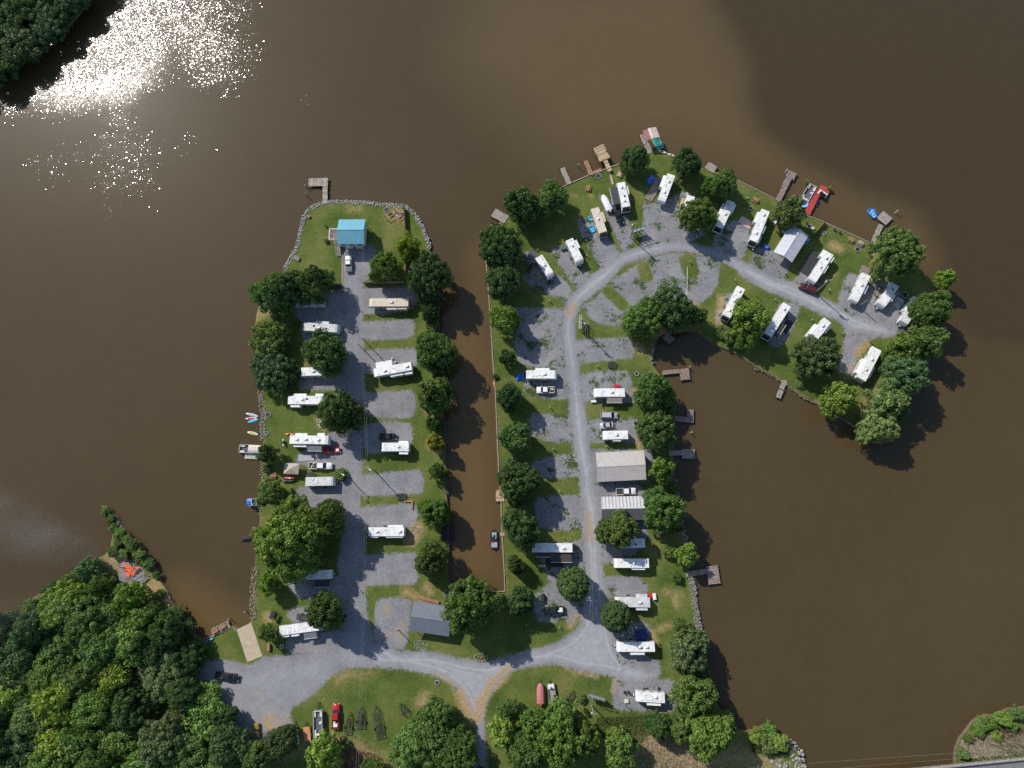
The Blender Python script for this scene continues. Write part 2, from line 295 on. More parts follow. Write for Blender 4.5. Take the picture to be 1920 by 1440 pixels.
def ground_mat(name, is_gravel):
    m = bpy.data.materials.new(name); n, b = nodes(m); P = N(n, 'ShaderNodeNewGeometry').outputs['Position']
    g, gr, d = ground_colors(n, P); edge = noise(n, P, 0.9, 5, 0.7); fine = noise(n, P, 3.0, 3, 0.7)
    rag = math_(n, 'ADD', math_(n, 'MULTIPLY', math_(n, 'SUBTRACT', edge, 0.5), 3.3), math_(n, 'MULTIPLY', math_(n, 'SUBTRACT', fine, 0.5), 1.6))
    dn = math_(n, 'ADD', attr_node(n, 'dirt'), math_(n, 'MULTIPLY', rag, 0.34))
    df = ramp(n, dn, [(0.26, (0, 0, 0)), (0.95, (0.95,)*3)])
    if is_gravel:
        sdn = math_(n, 'ADD', attr_node(n, 'edge'), rag)
        f = ramp(n, math_(n, 'MULTIPLY_ADD', sdn, 0.25, 0.5), [(0.42, (0, 0, 0)), (0.60, (1, 1, 1))])
        rd = attr_node(n, 'track')
        gr = mixc(n, math_(n, 'MULTIPLY', rd, 0.8), gr, ramp(n, noise(n, P, 0.6, 4, 0.6), [(0.3, (0.285, 0.292, 0.318)), (0.7, (0.385, 0.392, 0.415))]))
        st1 = N(n, 'ShaderNodeTexNoise', noise_dimensions='1D'); st1.inputs['Scale'].default_value = 1.0; st1.inputs['Detail'].default_value = 2.0
        n.links.new(math_(n, 'ADD', math_(n, 'MULTIPLY', attr_node(n, 'edge'), 1.5), math_(n, 'MULTIPLY', noise(n, P, 0.05, 2), 2.0)), st1.inputs['W'])
        gr = mixc(n, math_(n, 'MULTIPLY', math_(n, 'MULTIPLY', rd, 0.9), ramp(n, math_(n, 'MULTIPLY', attr_node(n, 'edge'), 0.2), [(0.5, (1, 1, 1)), (0.75, (0, 0, 0))])), gr, mixc(n, 1.0, gr, ramp(n, st1.outputs[0], [(0.32, (0.80, 0.80, 0.82)), (0.62, (1.16, 1.15, 1.13))]), 'MULTIPLY'))
        # weeds coming up through the stone of the little-used sites
        wd = math_(n, 'ADD', math_(n, 'MULTIPLY_ADD', noise(n, P, 0.17, 3, 0.6), 1.7, -0.36), math_(n, 'MULTIPLY', math_(n, 'SUBTRACT', noise(n, P, 1.6, 4, 0.8), 0.5), 1.25))
        wf = ramp(n, math_(n, 'ADD', wd, math_(n, 'MULTIPLY', attr_node(n, 'weedy'), 0.36)), [(0.94, (0, 0, 0)), (1.08, (1, 1, 1))])
        gr = mixc(n, wf, gr, ramp(n, fine, [(0.3, (0.022, 0.05, 0.012)), (0.7, (0.075, 0.11, 0.03))]))
        col = mixc(n, f, g, gr)
    else: col = g
    col = mixc(n, df, col, d); n.links.new(col, b.inputs['Base Color']); b.inputs['Roughness'].default_value = 0.95; b.inputs['Specular IOR Level'].default_value = 0.15
    bump(n, b, fine, 0.5, 0.12)
    return m
M_GRASS = ground_mat('grass', False); M_GRAVEL = ground_mat('gravel', True)
M_BANK = mat('bank_earth', (0.115, 0.088, 0.055), 0.95, 0.35, 1.2)
for key, nm in (('main', 'ground'), ('se', 'ground'), ('nw', 'ground')):
    X, c, nx, ny, s = grid_land(key, STEP if key == 'main' else 1.5)
    V = np.column_stack([X, np.zeros(len(X))])
    if key == 'main':
        D = dirt_field(X); shore = np.clip(1-s/1.6, 0, 1)*0.42; D = np.maximum(D, np.where(s > 0, shore, 0.42))
        track = np.zeros(len(X)); weedy = np.zeros(len(X))
        G = np.full(len(X), -50.0); own = np.full(len(X), -1, int)
        for i, (gn, ps) in enumerate(GRAVEL):
            P = spline(WN(pts(ps)), 1.5, True); lo, hi = P.min(0)-3, P.max(0)+3
            k = np.nonzero(((X >= lo) & (X <= hi)).all(1))[0]; q, _ = sdf(X[k], P)
            if gn == 'g': q = q-0.01
            if gn == 'camp_road': track[k] = np.maximum(track[k], np.clip((q-0.3)/2.0, 0, 1))
            if gn == 'lakeside_road': track[k] = np.maximum(track[k], np.clip((q-1)/4, 0, 1)*0.35)
            if gn == 'gravel_lot': track[k] = np.maximum(track[k], np.clip(q/5, 0, 1)*0.4)
            u = q > G[k]; G[k[u]] = q[u]; own[k[u]] = i
        for (a, b), r in zip(zip(LAWNS[::2], LAWNS[1::2]), LAWN_R):
            A, B = WN([a, b]); q = -capsule(X, A, B, r)*r; G = np.minimum(G, q)
        cellown = own.reshape(ny, nx)[:-1, :-1]; gm = (G.reshape(ny, nx) > -2.2)
        gc = c & (gm[:-1, :-1] & gm[1:, :-1] & gm[:-1, 1:] & gm[1:, 1:]) & (cellown >= 0)
        for i, (gn, ps) in enumerate(GRAVEL):
            if gn == 'g':
                mx = np.mean([p[0] for p in pts(ps)]); weedy[own == i] = 1.0 if mx > 955 and mx < 1130 else (0.85 if mx > 1130 else 0.25)
        att = {'edge': G, 'track': track, 'weedy': weedy, 'dirt': D}
        Vg = V.copy(); Vg[:, 2] = 0.02
        for i, (gn, ps) in enumerate(GRAVEL):
            F = quads(gc & (cellown == i), nx)
            if not len(F): continue
            o = struct(link({'g': 'gravel_pad'}.get(gn, gn), np_mesh(gn, Vg, F, att), M_GRAVEL))
    else: D = np.where(s > 0, 0, 0.12)
    struct(link(nm, np_mesh(nm, V, quads(c, nx), {'dirt': D}), M_GRASS))
    P = OUT[key]; nP = len(P); tng = np.roll(P, -1, 0)-np.roll(P, 1, 0); tng /= np.linalg.norm(tng, axis=1)[:, None]+1e-9
    area = 0.5*np.sum(P[:, 0]*np.roll(P[:, 1], -1)-np.roll(P[:, 0], -1)*P[:, 1]); nrm = np.stack([tng[:, 1], -tng[:, 0]], 1)*(1 if area > 0 else -1)
    ring = [np.column_stack([P, np.full(nP, 0.0)]), np.column_stack([P+nrm*0.25, np.full(nP, -0.35)]), np.column_stack([P+nrm*0.9, np.full(nP, -2.5)])]
    V = np.vstack(ring); idx = np.arange(nP); nx_ = (idx+1) % nP
    F = np.vstack([np.stack([idx+k*nP, nx_+k*nP, nx_+(k+1)*nP, idx+(k+1)*nP], 1) for k in (0, 1)])
    struct(link('shore_bank', np_mesh('bank', V, F), M_BANK))
# ------------------------------------------------------------------ lake
WATER_Z = -0.7
def water():
    xs = np.concatenate([[-3000, -1200, -500], np.arange(-260, 240, 2.0), [500, 1200, 3000]]); ys = np.concatenate([[-3000, -1000, -400], np.arange(-130, 270, 2.0), [500, 1200, 3000]])
    nx, ny = len(xs), len(ys); X = np.stack(np.meshgrid(xs, ys), -1).reshape(-1, 2)
    def soft(ps, wd, z=WATER_Z):
        s, _ = sdf(X, WN(pts(ps), z)); return np.clip(s/wd+0.5, 0, 1)
    dark = soft("1335,-300 1345,0 1385,60 1420,120 1415,190 1430,240 1500,290 1570,322 1620,352 1700,372 1738,400 1752,440 1765,520 1790,600 1850,640 2400,700 2400,-300", 15)
    chan = np.maximum(soft("822,560 915,560 950,1110 842,1110", 14), soft("880,470 915,440 920,560 880,560", 8)*0.8)
    ramp_ = np.maximum(soft("320,1090 350,1080 440,1140 480,1160 470,1180 380,1205 330,1130", 10), soft("1690,430 1760,470 1765,520 1720,505", 9)*0.5)
    bay = soft("1225,630 1320,625 1500,740 1460,900 1330,900 1270,860 1235,720", 40)
    plume = soft("900,-50 1340,-60 1420,200 1640,370 1750,440 1640,460 1500,390 1300,290 1050,290 850,120", 30)
    ruf = np.maximum(soft("-300,230 -60,215 20,215 70,190 160,190 230,175 280,150 320,105 345,115 370,135 400,150 440,150 460,100 440,-40 430,-200 -400,-200", 22), soft("165,190 235,180 270,225 320,250 410,255 400,275 340,290 330,330 290,380 200,410 120,350 60,310 80,290 150,260", 22)*0.34)
    ruf = np.maximum(ruf, soft("540,160 600,170 610,215 560,220", 8)*0.3)
    V = np.column_stack([X, np.full(len(X), WATER_Z)])
    me = np_mesh('water', V, quads(np.ones((ny-1, nx-1), bool), nx), {'dark': dark, 'warm': np.maximum(chan, ramp_), 'plume': np.maximum(plume*(1-dark), bay*0.3), 'ruffle': ruf})
    m = bpy.data.materials.new('lake_water'); n, b = nodes(m); P = N(n, 'ShaderNodeNewGeometry').outputs['Position']
    big = noise(n, P, 0.012, 4, 0.55, 0.3)
    col = ramp(n, big, [(0.3, (0.064, 0.0440, 0.0195)), (0.7, (0.074, 0.0515, 0.0235))])
    pn = math_(n, 'ADD', attr_node(n, 'plume'), math_(n, 'MULTIPLY', math_(n, 'SUBTRACT', noise(n, P, 0.03, 5, 0.6), 0.5), 0.5), clamp=True)
    col = mixc(n, pn, col, (0.104, 0.072, 0.034))
    dn = math_(n, 'ADD', attr_node(n, 'dark'), math_(n, 'MULTIPLY', math_(n, 'SUBTRACT', noise(n, P, 0.05, 5, 0.6), 0.5), 0.35), clamp=True)
    col = mixc(n, ramp(n, dn, [(0.3, (0, 0, 0)), (0.7, (1, 1, 1))]), col, (0.055, 0.0390, 0.0180))
    col = mixc(n, 1.0, col, ramp(n, noise(n, P, 0.22, 6, 0.7, 1.2), [(0.3, (0.95,)*3), (0.7, (1.05,)*3)]), 'MULTIPLY')
    col = mixc(n, attr_node(n, 'warm'), col, (0.115, 0.074, 0.029))
    n.links.new(col, b.inputs['Base Color']); b.inputs['Roughness'].default_value = 0.36; b.inputs['Specular IOR Level'].default_value = 0.025
    b.inputs['Coat Weight'].default_value = 1.0; b.inputs['Coat Roughness'].default_value = 0.15; b.inputs['Coat IOR'].default_value = 1.33
    # wind-ruffled patches: small facets of water tilted a few degrees each way; calm water lies flat
    rn = math_(n, 'ADD', attr_node(n, 'ruffle'), math_(n, 'MULTIPLY', math_(n, 'SUBTRACT', noise(n, P, 0.07, 5, 0.7), 0.5), 0.9))
    amp = ramp(n, rn, [(0.22, (0.03,)*3), (0.55, (0.62,)*3), (0.95, (1, 1, 1))])
    n.links.new(math_(n, 'MULTIPLY_ADD', amp, 0.09, 0.06), b.inputs['Coat Roughness'])
    acc = None
    cell = N(n, 'ShaderNodeTexVoronoi'); cell.inputs['Scale'].default_value = 3.0; n.links.new(P, cell.inputs['Vector']); sc3 = N(n, 'ShaderNodeSeparateColor'); n.links.new(cell.outputs['Color'], sc3.inputs[0])
    live = ramp(n, math_(n, 'SUBTRACT', math_(n, 'MULTIPLY_ADD', rn, 1.25, -0.17), sc3.outputs[2]), [(0.0, (0.03,)*3), (0.06, (1, 1, 1))])
    for sc_, k_ in ((5.2, 0.22), (2.2, 0.14), (0.3, 0.05)):
        v = N(n, 'ShaderNodeTexVoronoi'); v.inputs['Scale'].default_value = sc_; n.links.new(P, v.inputs['Vector'])
        u = N(n, 'ShaderNodeVectorMath', operation='MULTIPLY_ADD'); n.links.new(v.outputs['Color'], u.inputs[0]); u.inputs[1].default_value = (k_, k_, 0); u.inputs[2].default_value = (-k_/2, -k_/2, 0)
        if acc is None: acc = u.outputs[0]
        else: q = N(n, 'ShaderNodeVectorMath', operation='ADD'); n.links.new(acc, q.inputs[0]); n.links.new(u.outputs[0], q.inputs[1]); acc = q.outputs[0]
    q = N(n, 'ShaderNodeVectorMath', operation='SCALE'); n.links.new(acc, q.inputs[0]); n.links.new(live, q.inputs['Scale'])
    q2 = N(n, 'ShaderNodeVectorMath', operation='ADD'); n.links.new(q.outputs[0], q2.inputs[0]); q2.inputs[1].default_value = (0, 0, 1)
    q3 = N(n, 'ShaderNodeVectorMath', operation='NORMALIZE'); n.links.new(q2.outputs[0], q3.inputs[0]); n.links.new(q3.outputs[0], b.inputs['Coat Normal'])
    struct(link('lake_water', me, m))
    # lake bed, so the land never shows an edge from below
water()
# ------------------------------------------------------------------ trees
def leaf_mat():
    m = bpy.data.materials.new('leaves'); n, b = nodes(m); oi = N(n, 'ShaderNodeObjectInfo'); P = N(n, 'ShaderNodeNewGeometry').outputs['Position']
    k = noise(n, P, 0.45, 3, 0.6); k2 = noise(n, P, 2.6, 2, 0.7)
    col = mixc(n, 1.0, oi.outputs['Color'], ramp(n, k, [(0.3, (0.7, 0.74, 0.76)), (0.7, (1.32, 1.24, 1.1))]), 'MULTIPLY')
    col = mixc(n, 1.0, col, ramp(n, k2, [(0.2, (0.66,)*3), (0.8, (1.35,)*3)]), 'MULTIPLY')
    n.links.new(col, b.inputs['Base Color']); b.inputs['Roughness'].default_value = 0.5; b.inputs['Specular IOR Level'].default_value = 0.35
    t = N(n, 'ShaderNodeBsdfTranslucent'); n.links.new(mixc(n, 1.0, col, (1.1, 1.15, 0.6), 'MULTIPLY'), t.inputs[0])
    mx = N(n, 'ShaderNodeMixShader'); mx.inputs[0].default_value = 0.22; n.links.new(b.outputs[0], mx.inputs[1]); n.links.new(t.outputs[0], mx.inputs[2])
    n.links.new(mx.outputs[0], n.nodes['Material Output'].inputs[0]); return m
M_LEAF = leaf_mat(); M_BARK = mat('bark', (0.085, 0.062, 0.045), 0.9, 0.3, 3)
def crown_mesh(name, seed, nclump, nleaf, leaf, flat=0.72, lobes=5, crad=(0.13, 0.22), dense=False, cone=False, sparse=0.0):
    r = np.random.default_rng(seed); C = []; Rr = []
    lob = r.normal(0, 1, (lobes, 3)); lob[:, 2] = np.abs(lob[:, 2])*0.4; lob /= np.linalg.norm(lob, axis=1)[:, None]
    for i in range(nclump):
        d = r.normal(0, 1, 3); d /= np.linalg.norm(d)
        if d[2] < -0.35: d[2] *= -1
        amp = 0.66+0.42*max(0, (lob @ d).max())**4 if not dense else 0.97
        rad = amp*(r.uniform(0.55, 1.0)**0.5 if r.random() < 0.75 else r.uniform(0.2, 0.8))
        if dense: rad = amp*r.uniform(0.86, 1.0)
        p = d*rad
        if cone: t = (p[2]+0.35)/1.35; p[:2] *= max(0.12, 1.05-0.9*t)
        p[2] *= flat; c = r.uniform(*crad)*(1.0 if not cone else 0.8)
        p[:2] *= (1-c*0.5); C.append(p); Rr.append(c)
    C = np.array(C); Rr = np.array(Rr); k = nclump*nleaf
    ci = np.repeat(np.arange(nclump), nleaf); d = r.normal(0, 1, (k, 3)); d[:, 2] += 0.35; d /= np.linalg.norm(d, axis=1)[:, None]
    pos = C[ci]+d*(Rr[ci]*r.uniform(0.55, 1.05, k)**0.6)[:, None]*np.array([1, 1, 0.75])
    if sparse: keep = r.random(k) > sparse; pos, d, ci = pos[keep], d[keep], ci[keep]; k = len(pos)
    nm = d+r.normal(0, 0.45, (k, 3)); nm /= np.linalg.norm(nm, axis=1)[:, None]
    u = np.cross(nm, r.normal(0, 1, (k, 3))); u /= np.linalg.norm(u, axis=1)[:, None]; v = np.cross(nm, u); s = leaf*r.uniform(0.6, 1.35, k)[:, None]
    V = np.stack([pos+u*s, pos+v*s*0.62, pos-u*s, pos-v*s*0.62], 1).reshape(-1, 3); F = np.arange(4*k).reshape(k, 4)
    me = np_mesh(name, V, F); me.materials.append(M_LEAF); return me
CROWN = {
 'a': [crown_mesh('crown_a', 11+i, 170, 110, 0.038, 0.74, 4+i) for i in range(3)],
 'b': [crown_mesh('crown_b', 31+i, 330, 90, 0.026, 0.62, 8+i, (0.08, 0.14)) for i in range(2)],
 'r': [crown_mesh('crown_r', 41, 360, 90, 0.032, 0.86, 3, (0.09, 0.13), True)],
 's': [crown_mesh('crown_s', 51+i, 95, 100, 0.050, 0.72, 7, (0.13, 0.24), sparse=0.25) for i in range(2)],
 'n': [crown_mesh('crown_n', 61+i, 210, 95, 0.032, 0.70, 9, (0.09, 0.17)) for i in range(3)],
 'c': [crown_mesh('crown_c', 71, 200, 60, 0.045, 1.1, 5, (0.1, 0.16), cone=True)],
}
def trunk_mesh(seed):
    r = random.Random(seed); m = MB()
    m.tube([(0, 0, 0), (0.02, 0.01, 0.25), (0.03, -0.02, 0.5), (0, 0.02, 0.8)], [0.05, 0.036, 0.028, 0.008], 7)
    for i in range(6):
        a = 2*PI*i/6+r.uniform(-.4, .4); z = r.uniform(0.32, 0.55); L = r.uniform(0.4, 0.7)
        m.tube([(0.02, 0, z), (math.cos(a)*L*.5, math.sin(a)*L*.5, z+.14), (math.cos(a)*L, math.sin(a)*L, z+.2+r.uniform(0, .15))], [0.02, 0.012, 0.003], 5)
    me = m.mesh('trunk'); me.materials.append(M_BARK); return me
TRUNK = [trunk_mesh(i) for i in range(3)]
GREEN = {'d': (0.066, 0.116, 0.036), 'm': (0.088, 0.150, 0.040), 'g': (0.114, 0.192, 0.040), 'y': (0.160, 0.236, 0.042), 'o': (0.092, 0.150, 0.036), 'k': (0.048, 0.096, 0.030), 'p': (0.140, 0.205, 0.060), 'b': (0.066, 0.130, 0.048), 'a': (0.27, 0.23, 0.035), 'q': (0.098, 0.150, 0.056)}
NT = [0]
def tree(x, y, rpx, kind, colr, label, h=None, cat='tree', name='tree', group=None, asp=1.0):
    """x,y: middle of the crown as seen; the crown stands at its own height, the trunk on the ground beneath it"""
    NT[0] += 1; i = NT[0]; rr = random.Random(i*17)
    R = rpx/(FPX*(0.98+(y-720)/FPX*0.199)/205)*1.12; H = h if h else max(2.0, R*1.85+3.0 if R > 2.2 else R*1.7)
    flat = {'r': 0.86, 'c': 1.1}.get(kind, 0.72); zb = min(2.2, 0.15*H); SZ = (H-zb)/(1.42*flat); zc = zb+0.38*flat*SZ
    p = W(x, y, zc+SZ*flat*0.3); o = thing(name, label, cat, (p.x, p.y, 0), 0, group)
    crowns = CROWN[kind]; c = link('crown', crowns[i % len(crowns)], None, o); c.location = (0, 0, zc)
    rz = rr.uniform(0, 6.28); c.rotation_euler = (0, 0, rz); k = rr.uniform(0.94, 1.06); c.scale = (R*k, R*asp/k, SZ)
    g = GREEN[colr]; v = rr.uniform(0.86, 1.14); v *= 1.42; c.color = (g[0]*v*rr.uniform(0.92, 1.1), g[1]*v, g[2]*v*rr.uniform(0.85, 1.2), 1)
    c.rotation_euler = (rr.uniform(-.14, .14), rr.uniform(-.14, .14), rz)
    if kind in 'ansb' and R > 3.0:       # lesser boughs that break the round outline
        nb = rr.choice((1, 2, 2, 3)); c.scale = (R*k*.9, R/k*.9, SZ*.97)
        for j in range(nb):
            e = link('crown', crowns[(i+1+j) % len(crowns)], None, o); an = rr.uniform(0, 6.28); q = rr.uniform(.42, .62); e.location = (math.cos(an)*R*q, math.sin(an)*R*q, zc-SZ*flat*rr.uniform(0, .25)); u = R*rr.uniform(.42, .6); e.scale = (u, u*rr.uniform(.8, 1.2), SZ*rr.uniform(.5, .7)); e.rotation_euler = (0, 0, rr.uniform(0, 6.28)); e.color = tuple(w_*rr.uniform(.9, 1.12) for w_ in c.color[:3])+(1,)
    t = link('trunk', TRUNK[i % 3], None, o); t.scale = (max(R*0.85, 1), max(R*0.85, 1), (zc+SZ*flat*0.2)/0.8); t.rotation_euler = (0, 0, rz)
    return o
TREES = """505,547,38|a|m|broad leafy tree on the west shore, just north-west of the shaded trailer
547,534,34|n|d|dark tree in the middle of the clump behind the blue-roofed house's lawn
587,534,35|a|d|dark tree leaning over the plank fence south-west of the blue-roofed house
765,460,27|s|y|yellow-green tree beside the dark timber fence east of the blue-roofed house
722,500,30|a|g|bright green tree at the edge of the driveway below the blue-roofed house
803,517,43|n|d|large dark tree on the channel bank, above the tan-roofed trailer
806,585,17|a|k|small dark round tree at the channel end of the tan-roofed trailer
505,630,42,10|s|o|olive thinning tree on the west shore below the sandy beach
511,695,46,9|n|k|big dark tree hanging over the west shore, left of the half-hidden trailer
607,662,43,16|a|d|dense dark tree covering the south side of a white trailer on the lakeside road
634,770,42,16|n|d|tall dark pine-like tree standing at the road above the red convertible
816,655,40|a|m|tree on the channel bank behind the slanting white trailer with a grey awning
813,737,36|s|m|open-crowned tree on the channel bank beside the empty asphalt pad
815,795,15|a|d|small dark bush-like tree on the bank wall south of the asphalt pad|large shrub
816,828,19|s|a|yellowing autumn-coloured sapling near the timber channel wall
818,882,18|s|m|small leafy tree on the channel wall above the little black dock
813,962,29|a|m|green tree on the channel bank above the maroon-covered dock
500,850,20|s|d|small tree leaning over the beige pontoon boat at the stony shore
506,924,27|s|p|pale yellow-green tree on the shore above the blue-canopy boat
541,1016,74,21|b|g|very large bright green maple-like tree by the west shore
620,969,33,17|a|m|green tree tucked against the north-east side of the huge maple
501,1096,20|s|y|lime green sapling on the west shore south of the huge maple
607,1147,36,17|a|d|dark tree covering the east end of the long white trailer near the boat ramp
500,1186,17|s|o|small olive tree just east of the concrete boat ramp
807,1046,33|n|o|olive green tree on the channel bank south of the maroon-covered dock
886,1138,55|n|o|large spreading olive tree at the head of the channel
937,460,43|n|d|large dark tree at the north-west corner of the hook, by the small dock
943,522,32|a|d|dark tree on the channel wall below the north-west corner tree
974,382,34|a|d|rounded dark tree second along the north shore, beside the grey plank dock
1033,367,33|a|m|rounded tree on the north shore left of the narrow plank dock
1192,297,25|a|d|dense dark tree between the big deck and the boathouse
1289,303,27|a|d|dark tree on the north shore east of the two canoes
1356,342,28|a|m|tree on the north shore just right of the small square dock
1311,398,34|n|o|olive tree half covering a small trailer on the hook's north row
1484,398,27|s|q|greyish willow-like tree next to the silver-roofed carport
1680,470,48|n|o|big dark rounded tree on the north-east point beside the square-headed dock
1773,523,17|s|y|small yellow-green sapling leaning out over the water on the east point
1752,577,33|a|m|tree on the east tip touching the easternmost trailer's nose
1742,640,30,13|s|m|tree on the outer east shore, right-hand of the pair below the easternmost trailer
1699,652,32,14|s|g|light tree, left-hand of the pair below the easternmost trailer
1702,702,40,15|a|b|bluish green tree on the east shore right of the fifth-wheel trailer
1669,750,37,14|s|p|pale green tree south of the fifth-wheel trailer at the hook's tip
1652,799,37,13|n|p|rounded olive-yellow tree at the southern tip of the hook
1576,745,36,12|s|y|bright lime tree on the inner shore near the hook's tip
1535,665,45,15|n|d|large dark tree covering the end of a trailer on the inner row
1412,592,38|s|y|light yellow-green tree between two inner-row motor coaches
1404,636,20|s|g|small light green tree on the bank below the inner-row motor coaches
1213,590,40,14|n|g|bright lobed tree at the head of the inner bay, left of a pair
1262,577,44,16|n|d|large dark tree at the head of the inner bay
1312,592,18|s|m|small tree at the right end of the clump at the inner bay's head
942,600,30|a|g|bright green tree on the channel wall opposite the weedy gravel field
951,670,15|a|k|small dark rounded tree on the channel wall near the blue tarp
957,742,26|a|k|dark rounded tree by the orange kayak on the channel
967,822,33|a|m|green tree on the channel bank beside the second grass strip
972,908,38|n|d|dark tree on the channel bank next to the small pale dock
976,996,40|n|d|tree on the channel bank behind the moored bass boat
966,1057,18|a|k|small dark tree on the channel bank below the bass boat
973,1130,27|s|d|thin dark tree between the channel head and the parked dark pickup
1075,1095,29|r|d|perfectly rounded dense tree on the roadside above the dark pickup
1156,1157,27|r|d|perfectly rounded dense tree at the road bend beside the wrinkled-roof trailer
1225,733,35|a|m|tree on the inner bay shore behind the trailer with red things beside it
1230,811,39|a|m|large tree on the inner bay shore behind the two silver cars
1242,878,25|s|y|bright yellow-green tree behind the tan metal building
1162,992,35|a|m|dense tree overhanging the half-dark, half-silver building roof
1245,956,39|a|m|tall tree on the bay shore behind the half-dark, half-silver building
1288,1043,23|s|y|bright green tree above the T-shaped dock on the east shore
1255,1033,13|s|p|pale straggly bush on the lawn above the T-shaped dock|bush
1270,1083,10|s|m|small dark green bush on the lawn beside the T-shaped dock|bush
1279,1188,24|s|m|tree hiding the bright blue tarp on the east shore
1290,1226,41|n|q|grey-green tree on the east shore right of the trailer with the motorbike
1302,1302,42|a|m|rounded tree behind the southernmost small trailer
1333,1378,46|a|g|bright green tree on the south-east shore
1236,1362,24|a|d|dark green tree below the southernmost small trailer
1273,1368,23|a|m|green bushy tree between the dark tree and the bright south-east tree
1053,1347,35|s|g|bright knobbly tree just below the grey flat-bottomed boat
942,1374,32|s|y|yellow-green tree beside the entrance road's east edge
1000,1357,27|s|g|green tree directly below the pink-covered boat
952,1330,20|s|m|low green tree at the entrance road fork's east side
1097,1388,31|s|g|green tree at the edge of the clearing below the leaning sign frame
1047,1400,43|a|g|large tree in the south wood behind the knobbly tree
990,1425,40|a|m|tree at the bottom edge of the south wood, left part
1165,1413,34|s|g|tree at the bottom edge of the frame, right of the south wood
820,1352,45,12|b|m|big tree crown along the west edge of the entrance road, upper part
780,1398,58,13|b|g|big tree crown at the lawn's south edge, left of the entrance road
856,1412,41,12|b|m|tree crown at the bottom edge, beside the entrance road
604,1413,37|s|y|lime green tree below the parked pontoon boat
520,1400,32|a|d|dark tree in the shade left of the lime tree at the lawn's corner
700,1445,22|s|m|small tree at the bottom edge below the mown lawn
905,1462,22|a|m|tree top peeking in at the bottom by the entrance road""".split('\n')
for r in TREES:
    q = r.split('|'); x, y, rp, *hh = (float(v) for v in q[0].split(','))
    cat = q[4] if len(q) > 4 else 'tree'
    tree(x, y, rp, q[1], q[2], q[3], h=hh[0] if hh else None, cat=cat, name='tree' if cat == 'tree' else 'bush', group='trees on the campground' if cat == 'tree' else 'bushes on the campground')
# the wood at the lower left: separate crowns standing close together
rr = random.Random(5)
FOREST = [(160,1072,30,'c','b','dark bluish conical tree at the wood\'s lakeside corner, left of the fire'), (190,1095,18,'s','o','thin olive tree just below the brush fire'), (240,1120,34,'s','g','bright tree right below the brush fire'),
 (115,1135,48,'n','y','large yellow-green tree on the wood\'s north shore'), (155,1165,46,'a','m','mid-green tree right of the large yellow-green tree on the wood\'s north shore'), (60,1185,40,'n','b','smoke-veiled bluish tree at the left edge of the wood'), (205,1150,40,'a','m','mid-green tree left below the thin olive tree by the fire'), (268,1160,36,'s','g','bright tree on the wood\'s east edge, below the sandy bank'), (310,1185,34,'a','d','dark tree on the wood\'s east side above the grass by the fishing deck'), (250,1205,44,'s','g','bright tree in the wood above the broad oak-like tree'),
 (190,1215,46,'a','m','mid-green tree at the centre of the wood\'s upper half'), (110,1210,50,'n','m','mid-green tree below the large yellow-green shore tree'), (30,1240,50,'a','d','dark tree at the left frame edge, below the smoke-veiled tree'), (85,1265,46,'a','g','bright tree near the left frame edge in the middle of the wood'), (150,1275,44,'n','m','mid-green tree in the middle of the wood, left of the yellow-green gap tree'), (215,1270,40,'s','y','yellow-green tree left of the broad oak-like tree'), (300,1262,66,'b','q','broad grey-green oak-like tree at the wood\'s east edge beside the black pickup'), (350,1235,32,'a','k','very dark tree at the wood\'s edge above the black pickup'),
 (20,1300,44,'s','y','yellow-green tree at the left frame edge of the wood'), (110,1320,46,'s','y','yellow-green spreading tree in the wood\'s lower left'), (175,1330,42,'a','g','bright tree in the lower middle of the wood'), (60,1345,44,'a','m','mid-green tree left of the lower yellow-green spreading tree'), (240,1330,44,'n','d','dark tree below left of the broad oak-like tree'), (220,1375,48,'a','g','bright tree left of the lower grey-green rounded tree'), (150,1390,44,'s','m','mid-green tree in the wood\'s bottom middle'), (100,1395,40,'s','y','yellow-green tree near the bottom left of the wood'), (30,1400,46,'a','d','dark tree in the bottom left corner of the wood'), (300,1390,48,'n','q','grey-green rounded tree low in the wood, below the broad oak-like tree'),
 (380,1340,52,'s','g','bright green tree at the wood\'s edge, nearest the gravel lot'), (350,1405,46,'a','m','mid-green tree right of the lower grey-green rounded tree'), (430,1395,44,'a','d','dark tree at the bottom corner of the gravel lot'), (480,1420,30,'a','m','tree behind the yellow utility vehicle'), (270,1435,44,'s','g','bright tree at the bottom edge, below the grey-green rounded tree'), (180,1445,44,'a','m','mid-green tree at the bottom edge, below the wood\'s middle'), (90,1450,44,'a','g','bright tree at the bottom edge near the left corner'), (10,1460,44,'a','d','dark tree cut off at the very bottom left corner'), (400,1450,40,'s','m','mid-green tree at the bottom edge left of the yellow vehicle'), (-35,1190,40,'a','d','dark tree mostly outside the left frame edge, at the lakeshore'), (-30,1330,44,'a','m','mid-green tree mostly outside the left frame edge, mid wood'), (-30,1410,44,'a','d','dark tree mostly outside the left frame edge, near the bottom'), (340,1300,28,'a','d','dark low tree between the oak-like tree and the bright edge tree'), (420,1345,22,'a','d','dark small tree at the gravel lot\'s shaded west edge'), (285,1220,30,'a','d','dark low tree squeezed above the broad oak-like tree')]
SH = {'y': 'yellow-green tree inside the dense wood at the lower left', 'g': 'bright green tree inside the dense wood at the lower left', 'm': 'mid-green tree inside the dense wood at the lower left', 'd': 'dark green tree inside the dense wood at the lower left', 'q': 'grey-green tree inside the dense wood at the lower left'}
GN = {'y': 'yellow-green trees of the lower-left wood', 'g': 'bright trees of the lower-left wood', 'm': 'mid-green trees of the lower-left wood', 'd': 'dark trees of the lower-left wood', 'q': 'grey-green trees of the lower-left wood'}
